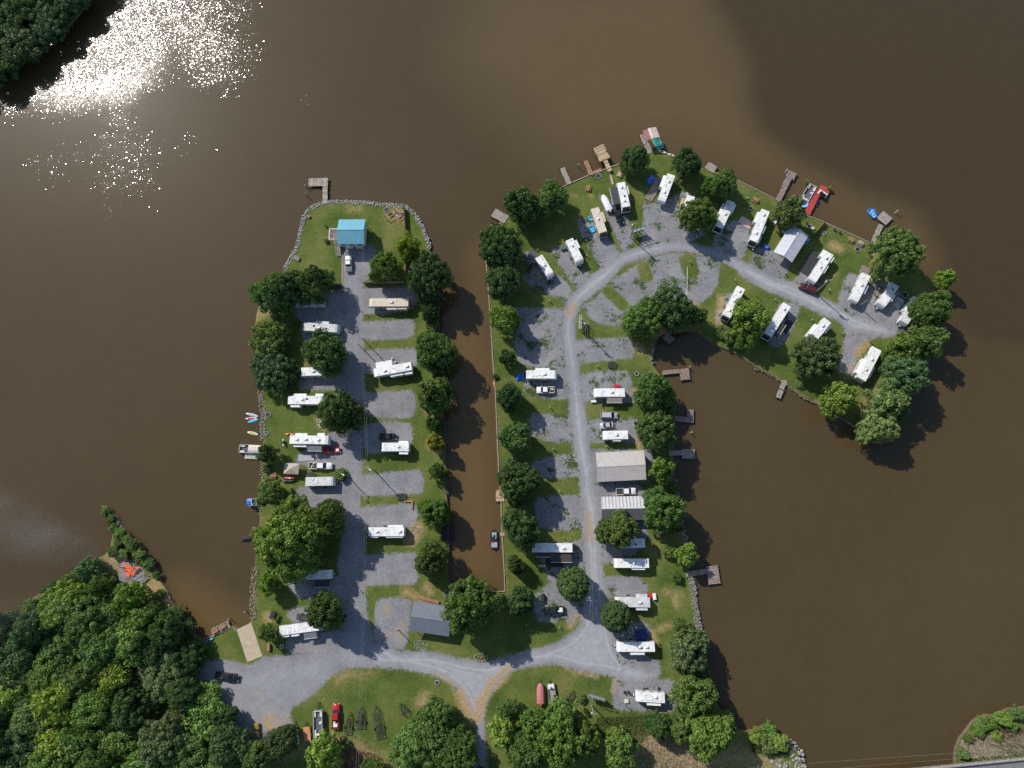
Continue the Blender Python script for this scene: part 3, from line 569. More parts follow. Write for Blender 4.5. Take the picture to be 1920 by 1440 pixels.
for x, y, rp, k, c, lab in FOREST: tree(x, y, rp, k, c, lab or SH[c], h=rr.uniform(8, 14), group=None if lab else GN[c])
for x, y, rp, k, c, lab in [(10,150,42,'a','k',"dark shore tree lowest at the left edge of the upper-left wood"),(60,110,46,'a','b',"bluish shore tree second up along the upper-left wood's water edge"),(115,70,44,'n','k',"dark shore tree midway along the upper-left wood's water edge"),(20,90,46,'a','d',"dark tree behind the shore trees at the left edge, upper-left wood"),(70,40,46,'n','b',"bluish tree in the middle of the upper-left wood"),(150,30,40,'a','k',"dark shore tree highest along the upper-left wood's water edge"),(120,-5,46,'a','d',"dark tree at the top edge inside the upper-left wood"),(180,-20,38,'a','k',"dark tree at the top edge nearest the glittering water"),(20,20,46,'s','g',"bright green tree in the extreme upper left corner"),(-40,120,46,'a','d',None),(-50,40,46,'a','d',None),(-20,-40,50,'a','m',None),(60,-50,50,'a','d',None),(-60,180,40,'a','k',None),(200,-60,36,'a','d',None)]:
    tree(x-26, y-26, rp, k, 'k', lab or 'tree beyond the frame edge in the upper-left wood', h=rr.uniform(9, 12), group=None if lab else 'trees beyond the upper-left frame edge')  # every crown takes the darkest green: backlit shade put into the leaf colour
# shrubs along banks and on the spit
SHRUBS = """197,957,9|g|bright round bush at the very tip of the spit
208,972,8|m|small bush just behind the tip of the spit
224,1000,12|g|green bush on the narrow neck of the spit
222,1018,9|o|olive bush on the west side of the spit's neck
248,1024,14|m|leafy bush on the middle of the spit, its east side
262,1040,13|g|bright bush on the spit's east edge above the fire
278,1058,12|m|dark bush on the spit's east edge right beside the fire
232,1040,11|p|pale bush on the spit above the fire
300,1112,9|g|low green bush on the sandy bank below the fire
1365,632,16|m|bush on the inner shore below the light yellow-green tree
1352,622,12|d|dark bush on the inner shore, left of the bank bushes
1385,648,13|m|bush on the inner shore, middle of the bank bushes
1500,718,9|p|small pale shrub on the mown strip by the hook's inner shore
1418,1382,17|y|yellow-green shrub at the left of the south-east rocky bank
1442,1372,16|g|tall bright shrub at the lake edge of the south-east rocky bank
1462,1392,17|y|yellow-green shrub right of the tall bright one on the rocky bank
1440,1398,18|p|pale shrub behind the lake-edge shrubs on the rocky bank
1836,1368,14|g|green bush at the left of the thicket by the highway bridge
1858,1356,13|g|bright green bush at the lakeside of the thicket by the highway bridge
1884,1350,15|g|green bush in the middle of the thicket by the highway bridge
1908,1338,13|m|green bush at the right frame edge, in the thicket by the highway bridge
1808,1414,10|g|low green bush where the bridge meets the bank
1870,1380,11|y|yellow-green bush behind the thicket by the highway bridge
640,890,12|g|weedy green clump around the lamp pole on the lakeside road
612,452,5|m|dark bush under the raised deck of the blue-roofed house
1512,340,5|y|potted palm on the red dock's north corner
1556,352,5|y|potted palm on the red dock's east corner
1247,868,7|p|pale bush behind the tan metal building
929,706,6|k|dark shrub on the channel wall above the orange kayak
500,880,9|d|dark bush behind the tan gazebo
545,1400,14|o|brownish bush at the corner of the lawn near the small sailboat
648,1398,10|m|small shrub right of the lime tree below the parked pontoon boat
1090,1310,9|m|low bush beside the leaning sign frame
212,990,9|g|bright bush on the west side of the spit near its tip
236,1012,11|g|bushy clump filling the middle of the spit's neck
212,1035,12|o|olive bush at the spit's west shore above the conical tree
268,1052,9|g|bright bush immediately above the flames
292,1078,8|m|bush on the spit's east edge below the fire
130,1090,20|m|bush on the wood's lakeshore left of the conical tree
92,1112,20|d|dark bush on the wood's lakeshore above the yellow-green tree
55,1138,20|m|bush on the wood's lakeshore near the left edge
15,1168,22|d|dark bush at the left frame edge on the lakeshore
182,1062,16|m|bush on the lakeshore right of the conical tree
330,1150,16|d|dark bush on the cove shore below the sandy bank
352,1178,16|d|dark bush on the cove shore nearest the fishing deck
812,610,14|m|bush on the channel wall left of the first water shadow
822,700,14|d|dark bush on the channel wall between two large trees
796,560,14|d|dark bush at the corner of the tan-roofed trailer's pad
1722,610,20|g|leafy bush filling the gap on the east shore of the tip
1690,770,18|m|bush on the outer shore at the southern tip
1630,790,16|g|bush on the inner shore at the southern tip
1255,765,14|m|bush on the bay shore between the two large bay trees
1262,915,12|m|bush on the bay shore behind the yellow-green tree
1270,985,13|d|dark bush on the bay shore above the T-shaped dock
1318,1262,16|m|bush on the east shore between the grey-green and rounded trees
1310,1340,18|g|bush on the east shore above the bright south-east tree
950,490,14|d|dark bush between the two corner trees on the channel wall
960,955,13|m|bush on the channel bank above the bass boat
955,870,12|m|bush on the channel bank by the fire ring
1840,1352,10|m|small bush at the thicket's lake edge, left part
1872,1346,10|g|small bush at the thicket's lake edge, middle
1898,1362,11|m|small bush behind the thicket's lake edge
1816,1385,10|o|olive bush on the bank corner beside the dry grass""".split('\n')
for r in SHRUBS:
    q = r.split('|'); x, y, rp = (float(v) for v in q[0].split(','))
    tree(x, y, rp, 's', q[1], q[2], h=max(1.2, rp/6.1*1.3), cat='bush', name='bush', group='bushes')
# ------------------------------------------------------------------ caravans, fifth-wheels and motor coaches
M_WHITE = mat('white_gelcoat', (0.78, 0.78, 0.77), 0.35, 0.06, 1.2, dirt=0.12)
M_ROOFW = mat('white_roof_membrane', (0.76, 0.76, 0.745), 0.6, 0.10, 0.9, dirt=0.42)
M_ROOFG = mat('grey_roof_membrane', (0.58, 0.58, 0.58), 0.65, 0.14, 0.9, dirt=0.5)
M_ROOFT = mat('tan_roof_membrane', (0.60, 0.50, 0.38), 0.65, 0.08, 0.9, dirt=0.2)
M_TANW = mat('tan_gelcoat', (0.50, 0.44, 0.36), 0.4, 0.08, 1.2)
M_GREYW = mat('grey_gelcoat', (0.33, 0.34, 0.36), 0.4, 0.1, 1.2)
M_PLW = mat('white_plastic', (0.72, 0.72, 0.70), 0.5, 0.08, 4)
M_PLB = mat('black_plastic', (0.025, 0.025, 0.028), 0.45, 0.2, 4)
M_DARK = mat('dark_steel', (0.035, 0.035, 0.038), 0.5, 0.2, 3)
M_STEEL = mat('galvanised_steel', (0.42, 0.43, 0.44), 0.45, 0.15, 3, metal=0.6)
M_RUB = mat('rubber', (0.02, 0.02, 0.021), 0.85, 0.2, 5)
M_GLASS = glass()
M_AWN_G = mat('grey_awning', (0.16, 0.165, 0.18), 0.8, 0.1, 2)
M_AWN_D = mat('black_awning', (0.04, 0.042, 0.05), 0.8, 0.1, 2)
M_AWN_B = mat('brown_awning', (0.06, 0.05, 0.045), 0.8, 0.1, 2)
M_AWN_W = mat('white_awning', (0.62, 0.62, 0.62), 0.7, 0.08, 2)
M_AWN_T = mat('taupe_awning', (0.26, 0.22, 0.19), 0.8, 0.1, 2)
M_STRIPE = mat('decal_stripe', (0.12, 0.13, 0.16), 0.4, 0.1, 2)
RVM = {}
def cached(key, fn):
    if key not in RVM: RVM[key] = fn()
    return RVM[key]
def ac_mesh():
    m = MB(); m.box((0, 0, 0.16), (1.05, 0.72, 0.32), taper=0.86); return m.mesh('ac_unit', 0.05, True, 2)
def vent_mesh(): m = MB(); m.box((0, 0, 0.07), (0.46, 0.46, 0.14), taper=0.9); return m.mesh('roof_vent', 0.02)
def wheel_mesh(r=0.36, w_=0.24):
    m = MB(); m.cyl((0, -w_/2, r), (0, w_/2, r), r, n=16); return m.mesh('wheel', 0.02)
def rim_mesh(r=0.36, w_=0.24):
    m = MB(); m.cyl((0, -w_/2-0.01, r), (0, w_/2+0.01, r), r*0.58, n=12); return m.mesh('rim')
def wheels(o, spots, r=0.36, w_=0.24, rim=None):
    wm = cached(('w', r, w_), lambda: wheel_mesh(r, w_)); rm = cached(('r', r, w_), lambda: rim_mesh(r, w_))
    for x, y in spots:
        a = link('wheel', wm, M_RUB, o, (x, y, 0)); link('rim', rm, rim or M_STEEL, a)
def rv(ax, label, style='tt', wd=2.55, h=3.15, roof='w', body='w', slides=(), awn=(), ac=(0.0,), vents=3, dark_vents=False, ladder=True, group='recreational vehicles on the sites'):
    """ax = roof centreline rear -> front; slides (side,x0,x1,depth); awnings (side,x0,x1,depth,material); fractions of the length, rear 0, front 1"""
    c, L, rz = axis(*ax, z=h); L += 0.1
    nm = {'tt': 'travel_trailer', 'fw': 'fifth_wheel_trailer', 'mh': 'motorhome'}[style]
    o = thing(nm, label, {'tt': 'camper', 'fw': 'camper', 'mh': 'motorhome'}[style], (c.x, c.y, 0.02), rz, group)
    a = L/2; hw = wd/2; r = random.Random(int(ax[0]*7+ax[1])); bm_ = {'w': M_WHITE, 't': M_TANW, 'g': M_GREYW}[body]; rf = {'w': M_ROOFW, 'g': M_ROOFG, 't': M_ROOFT}[roof]
    if style == 'tt': prof = [(-a, .55), (-a, h-.12), (-a+.15, h), (a-.75, h), (a-.35, h-.18), (a, h-1.15), (a, .75), (a-.3, .5)]; x0, x1 = -a+.12, a-.75
    elif style == 'fw': prof = [(-a, .6), (-a, h-.12), (-a+.15, h), (a-1.0, h), (a-.35, h-.2), (a, h-.8), (a, 1.55), (a-2.5, 1.45), (a-2.6, .6)]; x0, x1 = -a+.12, a-1.0
    else: prof = [(-a, .5), (-a, h-.1), (-a+.15, h), (a-.75, h), (a-.35, h-.15), (a, 1.55), (a+.02, .9), (a-.15, .45)]; x0, x1 = -a+.12, a-.85
    part('body', MB().prism(prof, -hw, hw), bm_, o, 0.05, False, 2)
    ro = part('roof', MB().box(((x0+x1)/2, 0, h+.03), (x1-x0, wd-.16, .07)), rf, o, 0.02)
    for s in (-1, 1): part('roof_rail', MB().box(((x0+x1)/2, s*(hw-.05), h+.035), (x1-x0+.1, .07, .07)), M_PLW, o)
    am = cached('ac', ac_mesh); vm = cached('vent', vent_mesh)
    for f in ac: link('air_conditioner', am, M_PLB if dark_vents and f < 0.35 else M_PLW, ro, (x0+(x1-x0)*f, r.uniform(-.1, .1), h+.066))
    for i in range(vents):
        f = (i+0.6)/vents+r.uniform(-.1, .1); q = link('roof_vent', cached('ventd', vent_mesh) if (dark_vents or r.random() < .35) else vm, M_PLB if (dark_vents or r.random() < 0) else M_PLW, ro, (x0+(x1-x0)*min(max(f, .05), .95), r.choice((-.62, .55, -.4, .7)), h+.066))
    if r.random() < .6: part('skylight', MB().box((x0+(x1-x0)*r.uniform(.2, .8), .3, h+.11), (.75, .6, .1), taper=.8), M_GLASS if r.random() < .5 else M_PLW, ro, .03)
    sm_ = MB()
    for k in range(1, int((x1-x0)/2.4)+1): sm_.box((x0+2.4*k-.6, 0, h+.07), (.09, wd-.2, .014))
    part('roof_seam', sm_, M_ROOFG if roof != 'g' else M_ROOFW, ro)
    part('antenna', MB().bar((x0+.8*a, -.3, h+.14), (x0+.8*a+1.1, -.2, h+.16), .05).cyl((x0+.8*a, -.3, h+.05), (x0+.8*a, -.3, h+.2), .07), M_PLW, ro)
    part('plumbing_pipe', MB().cyl((x0+.4*a, .8, h+.05), (x0+.4*a, .8, h+.25), .06).cyl((x0+.62*a, -.85, h+.05), (x0+.62*a, -.85, h+.22), .06), M_PLW, ro)
    # sides: stripe, windows, door
    for s in (-1, 1):
        part('stripe', MB().box((0, s*(hw+.006), 1.25), (L*.9 if style != 'fw' else L*.62, .012, .28)), M_STRIPE, o)
        for f in (.18, .45, .72): part('window', MB().box((-a+L*f, s*(hw+.015), 2.05), (.95, .03, .6)), M_GLASS, o)
    part('door', MB().box((-a+L*.6, -hw-.02, 1.55), (.68, .04, 1.9)), M_PLW, o)
    part('entry_step', MB().box((-a+L*.6, -hw-.3, .3), (.7, .5, .06)).bar((-a+L*.6-.3, -hw-.05, .5), (-a+L*.6-.3, -hw-.5, .3), .04), M_DARK, o)
    if style == 'mh':
        n_ = Vector((.35, 0, 0)); part('windshield', MB().add([(a-.33, -hw+.16, h-.2), (a-.33, hw-.16, h-.2), (a+.0, hw-.14, 1.65), (a+.0, -hw+.14, 1.65), (a-.30, -hw+.16, h-.17), (a-.30, hw-.16, h-.17), (a+.035, hw-.14, 1.66), (a+.035, -hw+.14, 1.66)], [(0, 1, 2, 3), (4, 5, 6, 7), (0, 1, 5, 4), (1, 2, 6, 5), (2, 3, 7, 6), (3, 0, 4, 7)]), M_GLASS, o)
        part('front_cap', MB().add([(x1+.1, -hw+.1, h+.012), (x1+.1, hw-.1, h+.012), (a-.36, hw-.1, h-.12), (a-.36, -hw+.1, h-.12), (x1+.1, -hw+.1, h-.06), (x1+.1, hw-.1, h-.06), (a-.36, hw-.1, h-.2), (a-.36, -hw+.1, h-.2)], [(0, 1, 2, 3), (4, 5, 6, 7), (0, 1, 5, 4), (1, 2, 6, 5), (2, 3, 7, 6), (3, 0, 4, 7)]), M_PLB, o)
        for s in (-1, 1): part('mirror', MB().box((a-.3, s*(hw+.2), 2.0), (.15, .2, .45)).bar((a-.3, s*hw, 2.1), (a-.3, s*(hw+.2), 2.1), .05), M_PLB, o, .02); part('headlight', MB().box((a+.02, s*(hw-.35), 1.05), (.06, .3, .25)), M_PLW, o, .02)
        wheels(o, [(x, s*(hw-.16)) for x in (-a+2.6, a-1.6) for s in (-1, 1)], .45, .28)
    else:
        wheels(o, [(x, s*(hw-.14)) for x in (-.55, .4) for s in (-1, 1)])
        if style == 'tt':
            t = MB().bar((a-.3, -.55, .55), (a+1.15, 0, .55), .1).bar((a-.3, .55, .55), (a+1.15, 0, .55), .1).cyl((a+1.0, 0, .1), (a+1.0, 0, .95), .05); tg = part('hitch_frame', t, M_DARK, o)
            part('gas_bottle', MB().cyl((a+.35, .17, .6), (a+.35, .17, 1.05), .16, .12, 10).cyl((a+.35, -.17, .6), (a+.35, -.17, 1.05), .16, .12, 10), M_PLW, tg, .02, True)
        else: part('landing_leg', MB().bar((a-2.75, -.8, 0), (a-2.75, -.8, .9), .12).bar((a-2.75, .8, 0), (a-2.75, .8, .9), .12), M_DARK, o)
    if ladder: part('ladder', MB().bar((-a-.12, .5, .8), (-a-.12, .5, h+.15), .05).bar((-a-.12, .9, .8), (-a-.12, .9, h+.15), .05).bar((-a-.12, .5, 1.5), (-a-.12, .9, 1.5), .04).bar((-a-.12, .5, 2.2), (-a-.12, .9, 2.2), .04).bar((-a-.12, .5, 2.9), (-a-.12, .9, 2.9), .04), M_STEEL, o)
    for s, f0, f1, dp in slides:
        xa, xb = -a+L*f0, -a+L*f1; q = part('slide_out', MB().box(((xa+xb)/2, s*(hw+dp/2), 1.75), (xb-xa, dp, 2.0)), bm_, o, .03)
        part('slide_topper', MB().box(((xa+xb)/2, s*(hw+dp/2+.03), 2.79), (xb-xa+.06, dp+.02, .06)), rf, q, .01); part('window', MB().box(((xa+xb)/2, s*(hw+dp+.012), 2.05), ((xb-xa)*.5, .03, .6)), M_GLASS, q)
    for s, f0, f1, dp, mm in awn:
        xa, xb = -a+L*f0, -a+L*f1; q = part('awning', MB().add([(xa, s*hw, 2.95), (xb, s*hw, 2.95), (xb, s*(hw+dp), 2.45), (xa, s*(hw+dp), 2.45), (xa, s*hw, 2.91), (xb, s*hw, 2.91), (xb, s*(hw+dp), 2.41), (xa, s*(hw+dp), 2.41)], [(0, 1, 2, 3), (7, 6, 5, 4), (0, 1, 5, 4), (1, 2, 6, 5), (2, 3, 7, 6), (3, 0, 4, 7)]), mm, o)
        part('roller', MB().cyl((xa-.1, s*(hw+dp), 2.43), (xb+.1, s*(hw+dp), 2.43), .06), M_PLW, q)
        for xx in (xa, xb): part('awning_arm', MB().bar((xx, s*(hw+.04), 1.1), (xx, s*(hw+dp), 2.42), .05), M_PLW, q)
    return o
S = -1  # right-hand side of a rear->front axis
# west spit, lake side
rv((606,564,542,566), 'white trailer in deep tree shade at the top of the lakeside road, bluish in shadow', 'tt', roof='w', ac=(.5,), vents=4)
rv((569,612,634,616), 'grey-white trailer with a slide toward the north, its south side under a dense tree', 'tt', roof='g', slides=((1,.33,.7,.8),), ac=(.5,), vents=4)
rv((610,696,562,697), 'short white trailer half hidden by trees, a small grey deck on its south side', 'tt', roof='w', ac=(.5,))
rv((540,750,606,750), 'white trailer with two north slides, touching the tall dark pine-like tree', 'tt', roof='w', slides=((1,.14,.5,.7),(1,.76,.98,.7),(-1,.08,.34,.8)), ac=(.44,), vents=3)
rv((543,824,617,825), 'long white fifth-wheel with two grey awnings beside the red convertible', 'fw', h=3.4, slides=((1,.12,.42,.7),(1,.68,.86,.8),(-1,.1,.42,.8)), awn=((-1,.45,.8,2.0,M_AWN_G),), ac=(.2,.45,.8), vents=3)
rv((573,903,626,902), 'small pale trailer with a pyramid-shaped white tent end, by the lamp pole', 'tt', roof='g', h=2.9, ac=(), vents=3, dark_vents=True)
rv((562,1079,620,1077), 'trailer almost swallowed by the huge maple, only its white front roof in view', 'tt', ac=(.9,), awn=((-1,.45,.95,2.2,M_AWN_D),))
rv((524,1183,608,1172), 'long plain white-roofed trailer under a tree near the boat ramp', 'tt', roof='w', ac=(), vents=2, dark_vents=True, slides=((-1,.04,.2,.6),(-1,.25,.42,.7)), awn=((-1,.52,.8,1.9,M_AWN_G),))
# west spit, channel side
rv((766,567,691,567), 'tan-roofed trailer with dark roof vents near the channel', 'fw', roof='t', body='t', h=3.3, slides=((1,.05,.28,.7),(1,.3,.55,.8)), ac=(.45,), vents=5, dark_vents=True)
rv((772,686,700,699), 'slanting white fifth-wheel with a grey awning on its north side', 'fw', h=3.3, awn=((-1,.5,.92,1.9,M_AWN_W),), slides=((1,.02,.22,.9),(1,.26,.58,.8)), ac=(.12,.75), vents=4)
rv((767,838,714,838), 'white trailer with dark vents next to a black pickup, casting shade over the lawn', 'tt', slides=((1,.05,.35,.8),(-1,.05,.38,.5)), ac=(.4,), vents=5, dark_vents=True)
rv((758,997,689,997), 'rounded white trailer with a north slide, sandy bare patch at its channel end', 'tt', slides=((-1,.05,.45,.6),(1,.05,.5,.4),(1,.72,.92,.4)), ac=(.12,.78), vents=3)
# hook, channel side
rv((987,702,1044,702), 'white trailer with a blue tarp heap at its west end, white pickup alongside', 'tt', slides=((1,.3,.75,.7),), ac=(.65,), vents=4)
rv((997,1027,1078,1027), 'long white motor coach with dark front and two dark awnings', 'mh', h=3.5, awn=((-1,.1,.42,1.3,M_AWN_D),(-1,.45,.92,2.8,M_AWN_B)), ac=(.22,.8), vents=3, dark_vents=True)
# hook, bay side
rv((1172,736,1114,736), 'white trailer with a taupe awning and red things behind it', 'tt', roof='w', awn=((1,.1,.58,1.7,M_AWN_T),), ac=(.45,), vents=3)
rv((1178,815,1131,816), 'short white trailer just above the tan metal building', 'tt', slides=((1,.3,.62,.5),), ac=(.5,), vents=4)
rv((1209,1018,1165,1020), 'blue-shaded trailer end poking out from under the dense tree', 'tt', ac=(.1,), dark_vents=True)
rv((1217,1056,1152,1056), 'white trailer with a jagged tree shadow across its north edge', 'tt', slides=((1,.12,.5,.5),), ac=(.45,), vents=3)
rv((1219,1130,1154,1129), 'trailer with a wrinkled, baggy white roof and red box at its back', 'tt', roof='g', slides=((-1,.08,.38,.9),(1,.08,.4,.8)), ac=(.3,), vents=2, dark_vents=True)
rv((1228,1213,1157,1213), 'white trailer with a motorbike behind it and a blue-red tent alongside', 'tt', slides=((1,.28,.65,.8),), ac=(.22,.42), vents=2)
rv((1247,1309,1193,1306), 'southernmost small white trailer, white box and pole at its hitch', 'tt', slides=((1,.15,.62,.8),), ac=(.35,), vents=5)
# hook, north arc
rv((1010,481,1033,517), 'white trailer beside a dark-roofed wooden porch, westmost of the north row', 'tt', ac=(.5,), vents=3)
rv((1067,449,1088,491), 'white trailer with a green box at its back, second of the north row', 'tt', slides=((1,.12,.45,.8),), ac=(.3,), vents=5)
rv((1115,390,1132,440), 'tan-roofed motor coach with a turquoise pool toy beside it', 'mh', roof='t', body='t', slides=((1,.2,.55,.8),), ac=(.45,), vents=4, dark_vents=True)
rv((1164,342,1175,392), 'white motor coach with a large black awning next to a covered boat', 'mh', h=3.4, awn=((-1,.1,.72,2.4,M_AWN_D),), slides=((1,.15,.45,.7),), ac=(.2,.75), vents=2, dark_vents=True)
rv((1259,327,1240,377), 'white fifth-wheel beside a grey wooden deck and blue tarps on the north row', 'fw', h=3.4, slides=((-1,.08,.5,.9),), ac=(.3,.75), vents=4)
rv((1296,367,1285,399), 'small trailer with a wooden platform, mostly under the olive tree', 'tt', ac=(.4,))
rv((1371,377,1346,430), 'white motor coach with dark front just right of the olive tree', 'mh', h=3.4, slides=((1,.02,.3,.6),(-1,.15,.5,.7)), ac=(.12,.5), vents=3)
rv((1436,394,1411,456), 'white motor coach with blue tarp at its nose, left of the silver-roofed carport', 'mh', h=3.4, slides=((-1,.1,.4,.8),(1,.4,.62,.7),(1,.7,.88,.6)), ac=(.15,.75), vents=5)
rv((1556,474,1522,527), 'white trailer with a grey front cap and dark deck, above the maroon car', 'tt', slides=((-1,.0,.22,.8),(1,.05,.22,.7),(1,.35,.6,.6)), ac=(.2,.55), vents=5)
rv((1625,514,1601,564), 'white fifth-wheel on the gravel left of the wooden deck, near the north-east point', 'fw', h=3.4, slides=((1,.3,.6,.8),), ac=(.45,), vents=5, dark_vents=True)
rv((1679,533,1652,572), 'shorter white trailer, middle of the three at the end of the loop', 'tt', slides=((1,.35,.62,.7),), ac=(.35,), vents=2)
rv((1721,559,1695,605), 'easternmost trailer, dirty white, its side brushed by trees', 'tt', roof='g', ac=(.45,), slides=((-1,.3,.6,.5),), vents=6)
rv((1615,711,1646,652), 'fifth-wheel with wide slides standing alone at the dead end, hook\'s tip', 'fw', h=3.5, wd=2.7, slides=((1,.12,.55,.9),(-1,.15,.5,.7)), ac=(.32,.68), vents=3, dark_vents=True)
rv((1390,539,1360,597), 'long narrow white motor coach, leftmost on the inner row', 'mh', h=3.3, ac=(.12,.45,.8), vents=3)
rv((1476,571,1437,632), 'long white motor coach with black patio mat, middle of the inner row', 'mh', h=3.3, awn=((1,.45,.85,1.8,M_AWN_B),), ac=(.15,.75), vents=3)
rv((1552,600,1514,648), 'white fifth-wheel half under the large dark tree, right on the inner row', 'fw', h=3.4, slides=((1,.05,.35,.7),(-1,.3,.75,.9)), ac=(.25,), vents=2, dark_vents=True)
# ------------------------------------------------------------------ buildings
def metal(name, rgb, rough=0.4, metal_=0.3, var=0.08): return mat(name, rgb, rough, var, 0.7, metal=metal_, dirt=0.1)
M_BLUE = metal('blue_roof_metal', (0.15, 0.38, 0.48), .42, .1); M_TANR = metal('tan_roof_metal', (0.47, 0.43, 0.41), .45, .1)
M_SILV = metal('silver_roof_metal', (0.50, 0.52, 0.56), .45, .1); M_CHAR = metal('charcoal_roof_metal', (0.10, 0.105, 0.12), .5, .1); M_SLATE = metal('slate_roof_metal', (0.14, 0.16, 0.19), .5, .1)
M_STRIPW = metal('white_striped_metal', (0.56, 0.56, 0.57), .5, .1); M_PINK = metal('faded_pink_metal', (0.62, 0.48, 0.45), .6, 0); M_MARO = metal('maroon_metal', (0.20, 0.06, 0.06), .5, .1)
M_SID = mat('pale_siding', (0.52, 0.54, 0.58), .7, .08, 1.5); M_GSID = mat('grey_siding', (0.28, 0.28, 0.29), .7, .1, 1.5)
M_WOOD = mat('weathered_wood', (0.30, 0.265, 0.23), .85, .28, 1.4, bmp=.2); M_WOODB = mat('brown_wood', (0.30, 0.17, 0.095), .8, .25, 1.4, bmp=.2); M_WOODT = mat('new_tan_wood', (0.46, 0.34, 0.22), .8, .2, 1.4, bmp=.2)
M_WOODD = mat('dark_timber', (0.10, 0.075, 0.055), .85, .25, 1.4, bmp=.2); M_WOODR = mat('red_painted_wood', (0.42, 0.055, 0.045), .7, .15, 1.4); M_WOODG = mat('grey_brown_wood', (0.23, 0.18, 0.16), .85, .3, 1.4, bmp=.2)
M_CONC = mat('concrete', (0.44, 0.36, 0.25), .9, .14, .8, bmp=.2); M_STONE = mat('stone', (0.30, 0.28, 0.26), .9, .3, 2.2, bmp=.3); M_STONEW = mat('limestone', (0.33, 0.325, 0.32), .9, .45, 2.2, bmp=.3)
M_WIRE = mat('wire', (0.5, 0.5, 0.52), .5, .05, 1); M_POLE = mat('pole_timber', (0.30, 0.25, 0.20), .85, .2, 1.2); M_GREEN = mat('green_painted_steel', (0.055, 0.12, 0.085), .5, .1, 2)
M_TURQ = mat('turquoise_plastic', (0.05, 0.42, 0.50), .45, .1, 2); M_BLUEP = mat('blue_plastic', (0.02, 0.13, 0.55), .4, .12, 2); M_LBLUE = mat('light_blue_plastic', (0.08, 0.40, 0.72), .4, .1, 2)
M_REDP = mat('red_plastic', (0.50, 0.02, 0.025), .4, .1, 2); M_ORAN = mat('orange_plastic', (0.75, 0.22, 0.03), .45, .1, 2); M_YELL = mat('yellow_paint', (0.52, 0.36, 0.03), .5, .15, 2); M_TEAL = mat('teal_canvas', (0.01, 0.20, 0.17), .7, .15, 2)
M_TANC = mat('tan_canvas', (0.46, 0.39, 0.31), .85, .1, 1.5); M_WHITEC = mat('white_canvas', (0.74, 0.75, 0.77), .75, .08, 1.5); M_PINKC = mat('faded_red_canvas', (0.48, 0.17, 0.17), .8, .1, 1.2); M_BLACKC = mat('black_canvas', (0.02, 0.02, 0.024), .7, .15, 1.5); M_CREAM = mat('cream_vinyl', (0.60, 0.54, 0.44), .6, .1, 1.5)
def gable(name, label, cat, ridge, width, zr, ze, walls=None, mN=None, mS=None, panel=0.9, posts=True, over=0.35, wall_mat=None, wall_z=0.0, alt=None):
    """ridge: two ends as seen; width across the eaves in metres"""
    c, L, rz = axis(*ridge, z=zr); o = thing(name, label, cat, (c.x, c.y, 0.02), rz)
    a, b = L/2, width/2; npan = max(2, round(L/panel)); pw = L/npan; dz = zr-ze; sl = math.hypot(b, dz)
    for s, mm in ((1, mN), (-1, mS)):
        rs = part('roof_slope', MB().add([(-a, 0, zr), (a, 0, zr), (a, s*b, ze), (-a, s*b, ze), (-a, 0, zr-.06), (a, 0, zr-.06), (a, s*b, ze-.06), (-a, s*b, ze-.06)], [(0, 1, 2, 3), (7, 6, 5, 4), (0, 1, 5, 4), (1, 2, 6, 5), (2, 3, 7, 6), (3, 0, 4, 7)]), mm, o)
        me = MB().add([(0.02, 0, zr+.012), (pw-.02, 0, zr+.012), (pw-.02, s*(b+.01), ze+.012), (.02, s*(b+.01), ze+.012), (.05, 0, zr+.03), (.11, 0, zr+.03), (.11, s*(b+.01), ze+.03), (.05, s*(b+.01), ze+.03), (.02, 0, zr-.02), (.02, s*b, ze-.02), (.16, 0, zr+.012), (.16, s*(b+.01), ze+.012)], [(4, 5, 6, 7), (5, 10, 11, 6), (10, 1, 2, 11), (0, 4, 7, 3), (8, 0, 3, 9)]).mesh('roof_panel')
        me2 = me.copy()
        for i in range(npan): link('roof_panel', me if (i % 2 or not alt or s < 0) else me2, mm if (i % 2 or not alt or s < 0) else alt, rs, (-a+i*pw, 0, 0))
    part('ridge_cap', MB().add([(-a-.02, 0, zr+.1), (a+.02, 0, zr+.1), (a+.02, .22, zr+.02), (-a-.02, .22, zr+.02), (a+.02, -.22, zr+.02), (-a-.02, -.22, zr+.02)], [(0, 1, 2, 3), (1, 0, 5, 4)]), mN, o)
    ai, bi = a-over, b-over
    if walls:
        wm = wall_mat or M_GSID; t = .12; zt = ze-.08+over*dz/b*.3
        for s in (-1, 1):
            q = part('wall', MB().box((0, s*(bi-t/2), (wall_z+zt)/2), (2*ai, t, zt-wall_z)), wm, o)
            for f in (-.5, 0, .5): wn = part('window', MB().box((f*ai*1.3, s*(bi+.03), wall_z+(zt-wall_z)*.6), (1.1, .06, 1.0)), M_GLASS, q)
        for s in (-1, 1): part('gable_wall', MB().add([(s*ai, -bi+t, wall_z), (s*ai, bi-t, wall_z), (s*ai, bi-t, zt), (s*ai, 0, zr-.12), (s*ai, -bi+t, zt), (s*(ai-t), -bi+t, wall_z), (s*(ai-t), bi-t, wall_z), (s*(ai-t), bi-t, zt), (s*(ai-t), 0, zr-.12), (s*(ai-t), -bi+t, zt)], [(0, 1, 2, 3, 4), (9, 8, 7, 6, 5), (0, 1, 6, 5), (1, 2, 7, 6), (2, 3, 8, 7), (3, 4, 9, 8), (4, 0, 5, 9)]), wm, o)
    if posts:
        n_ = max(2, round(L/3.2)+1)
        for i in range(n_):
            for s in (-1, 1): part('post', MB().box((-ai+2*ai*i/(n_-1), s*(bi+.0 if not walls else bi-.3), ze/2-.06), (.14, .14, ze-.1)), M_WOODD, o)
    return o, a, b
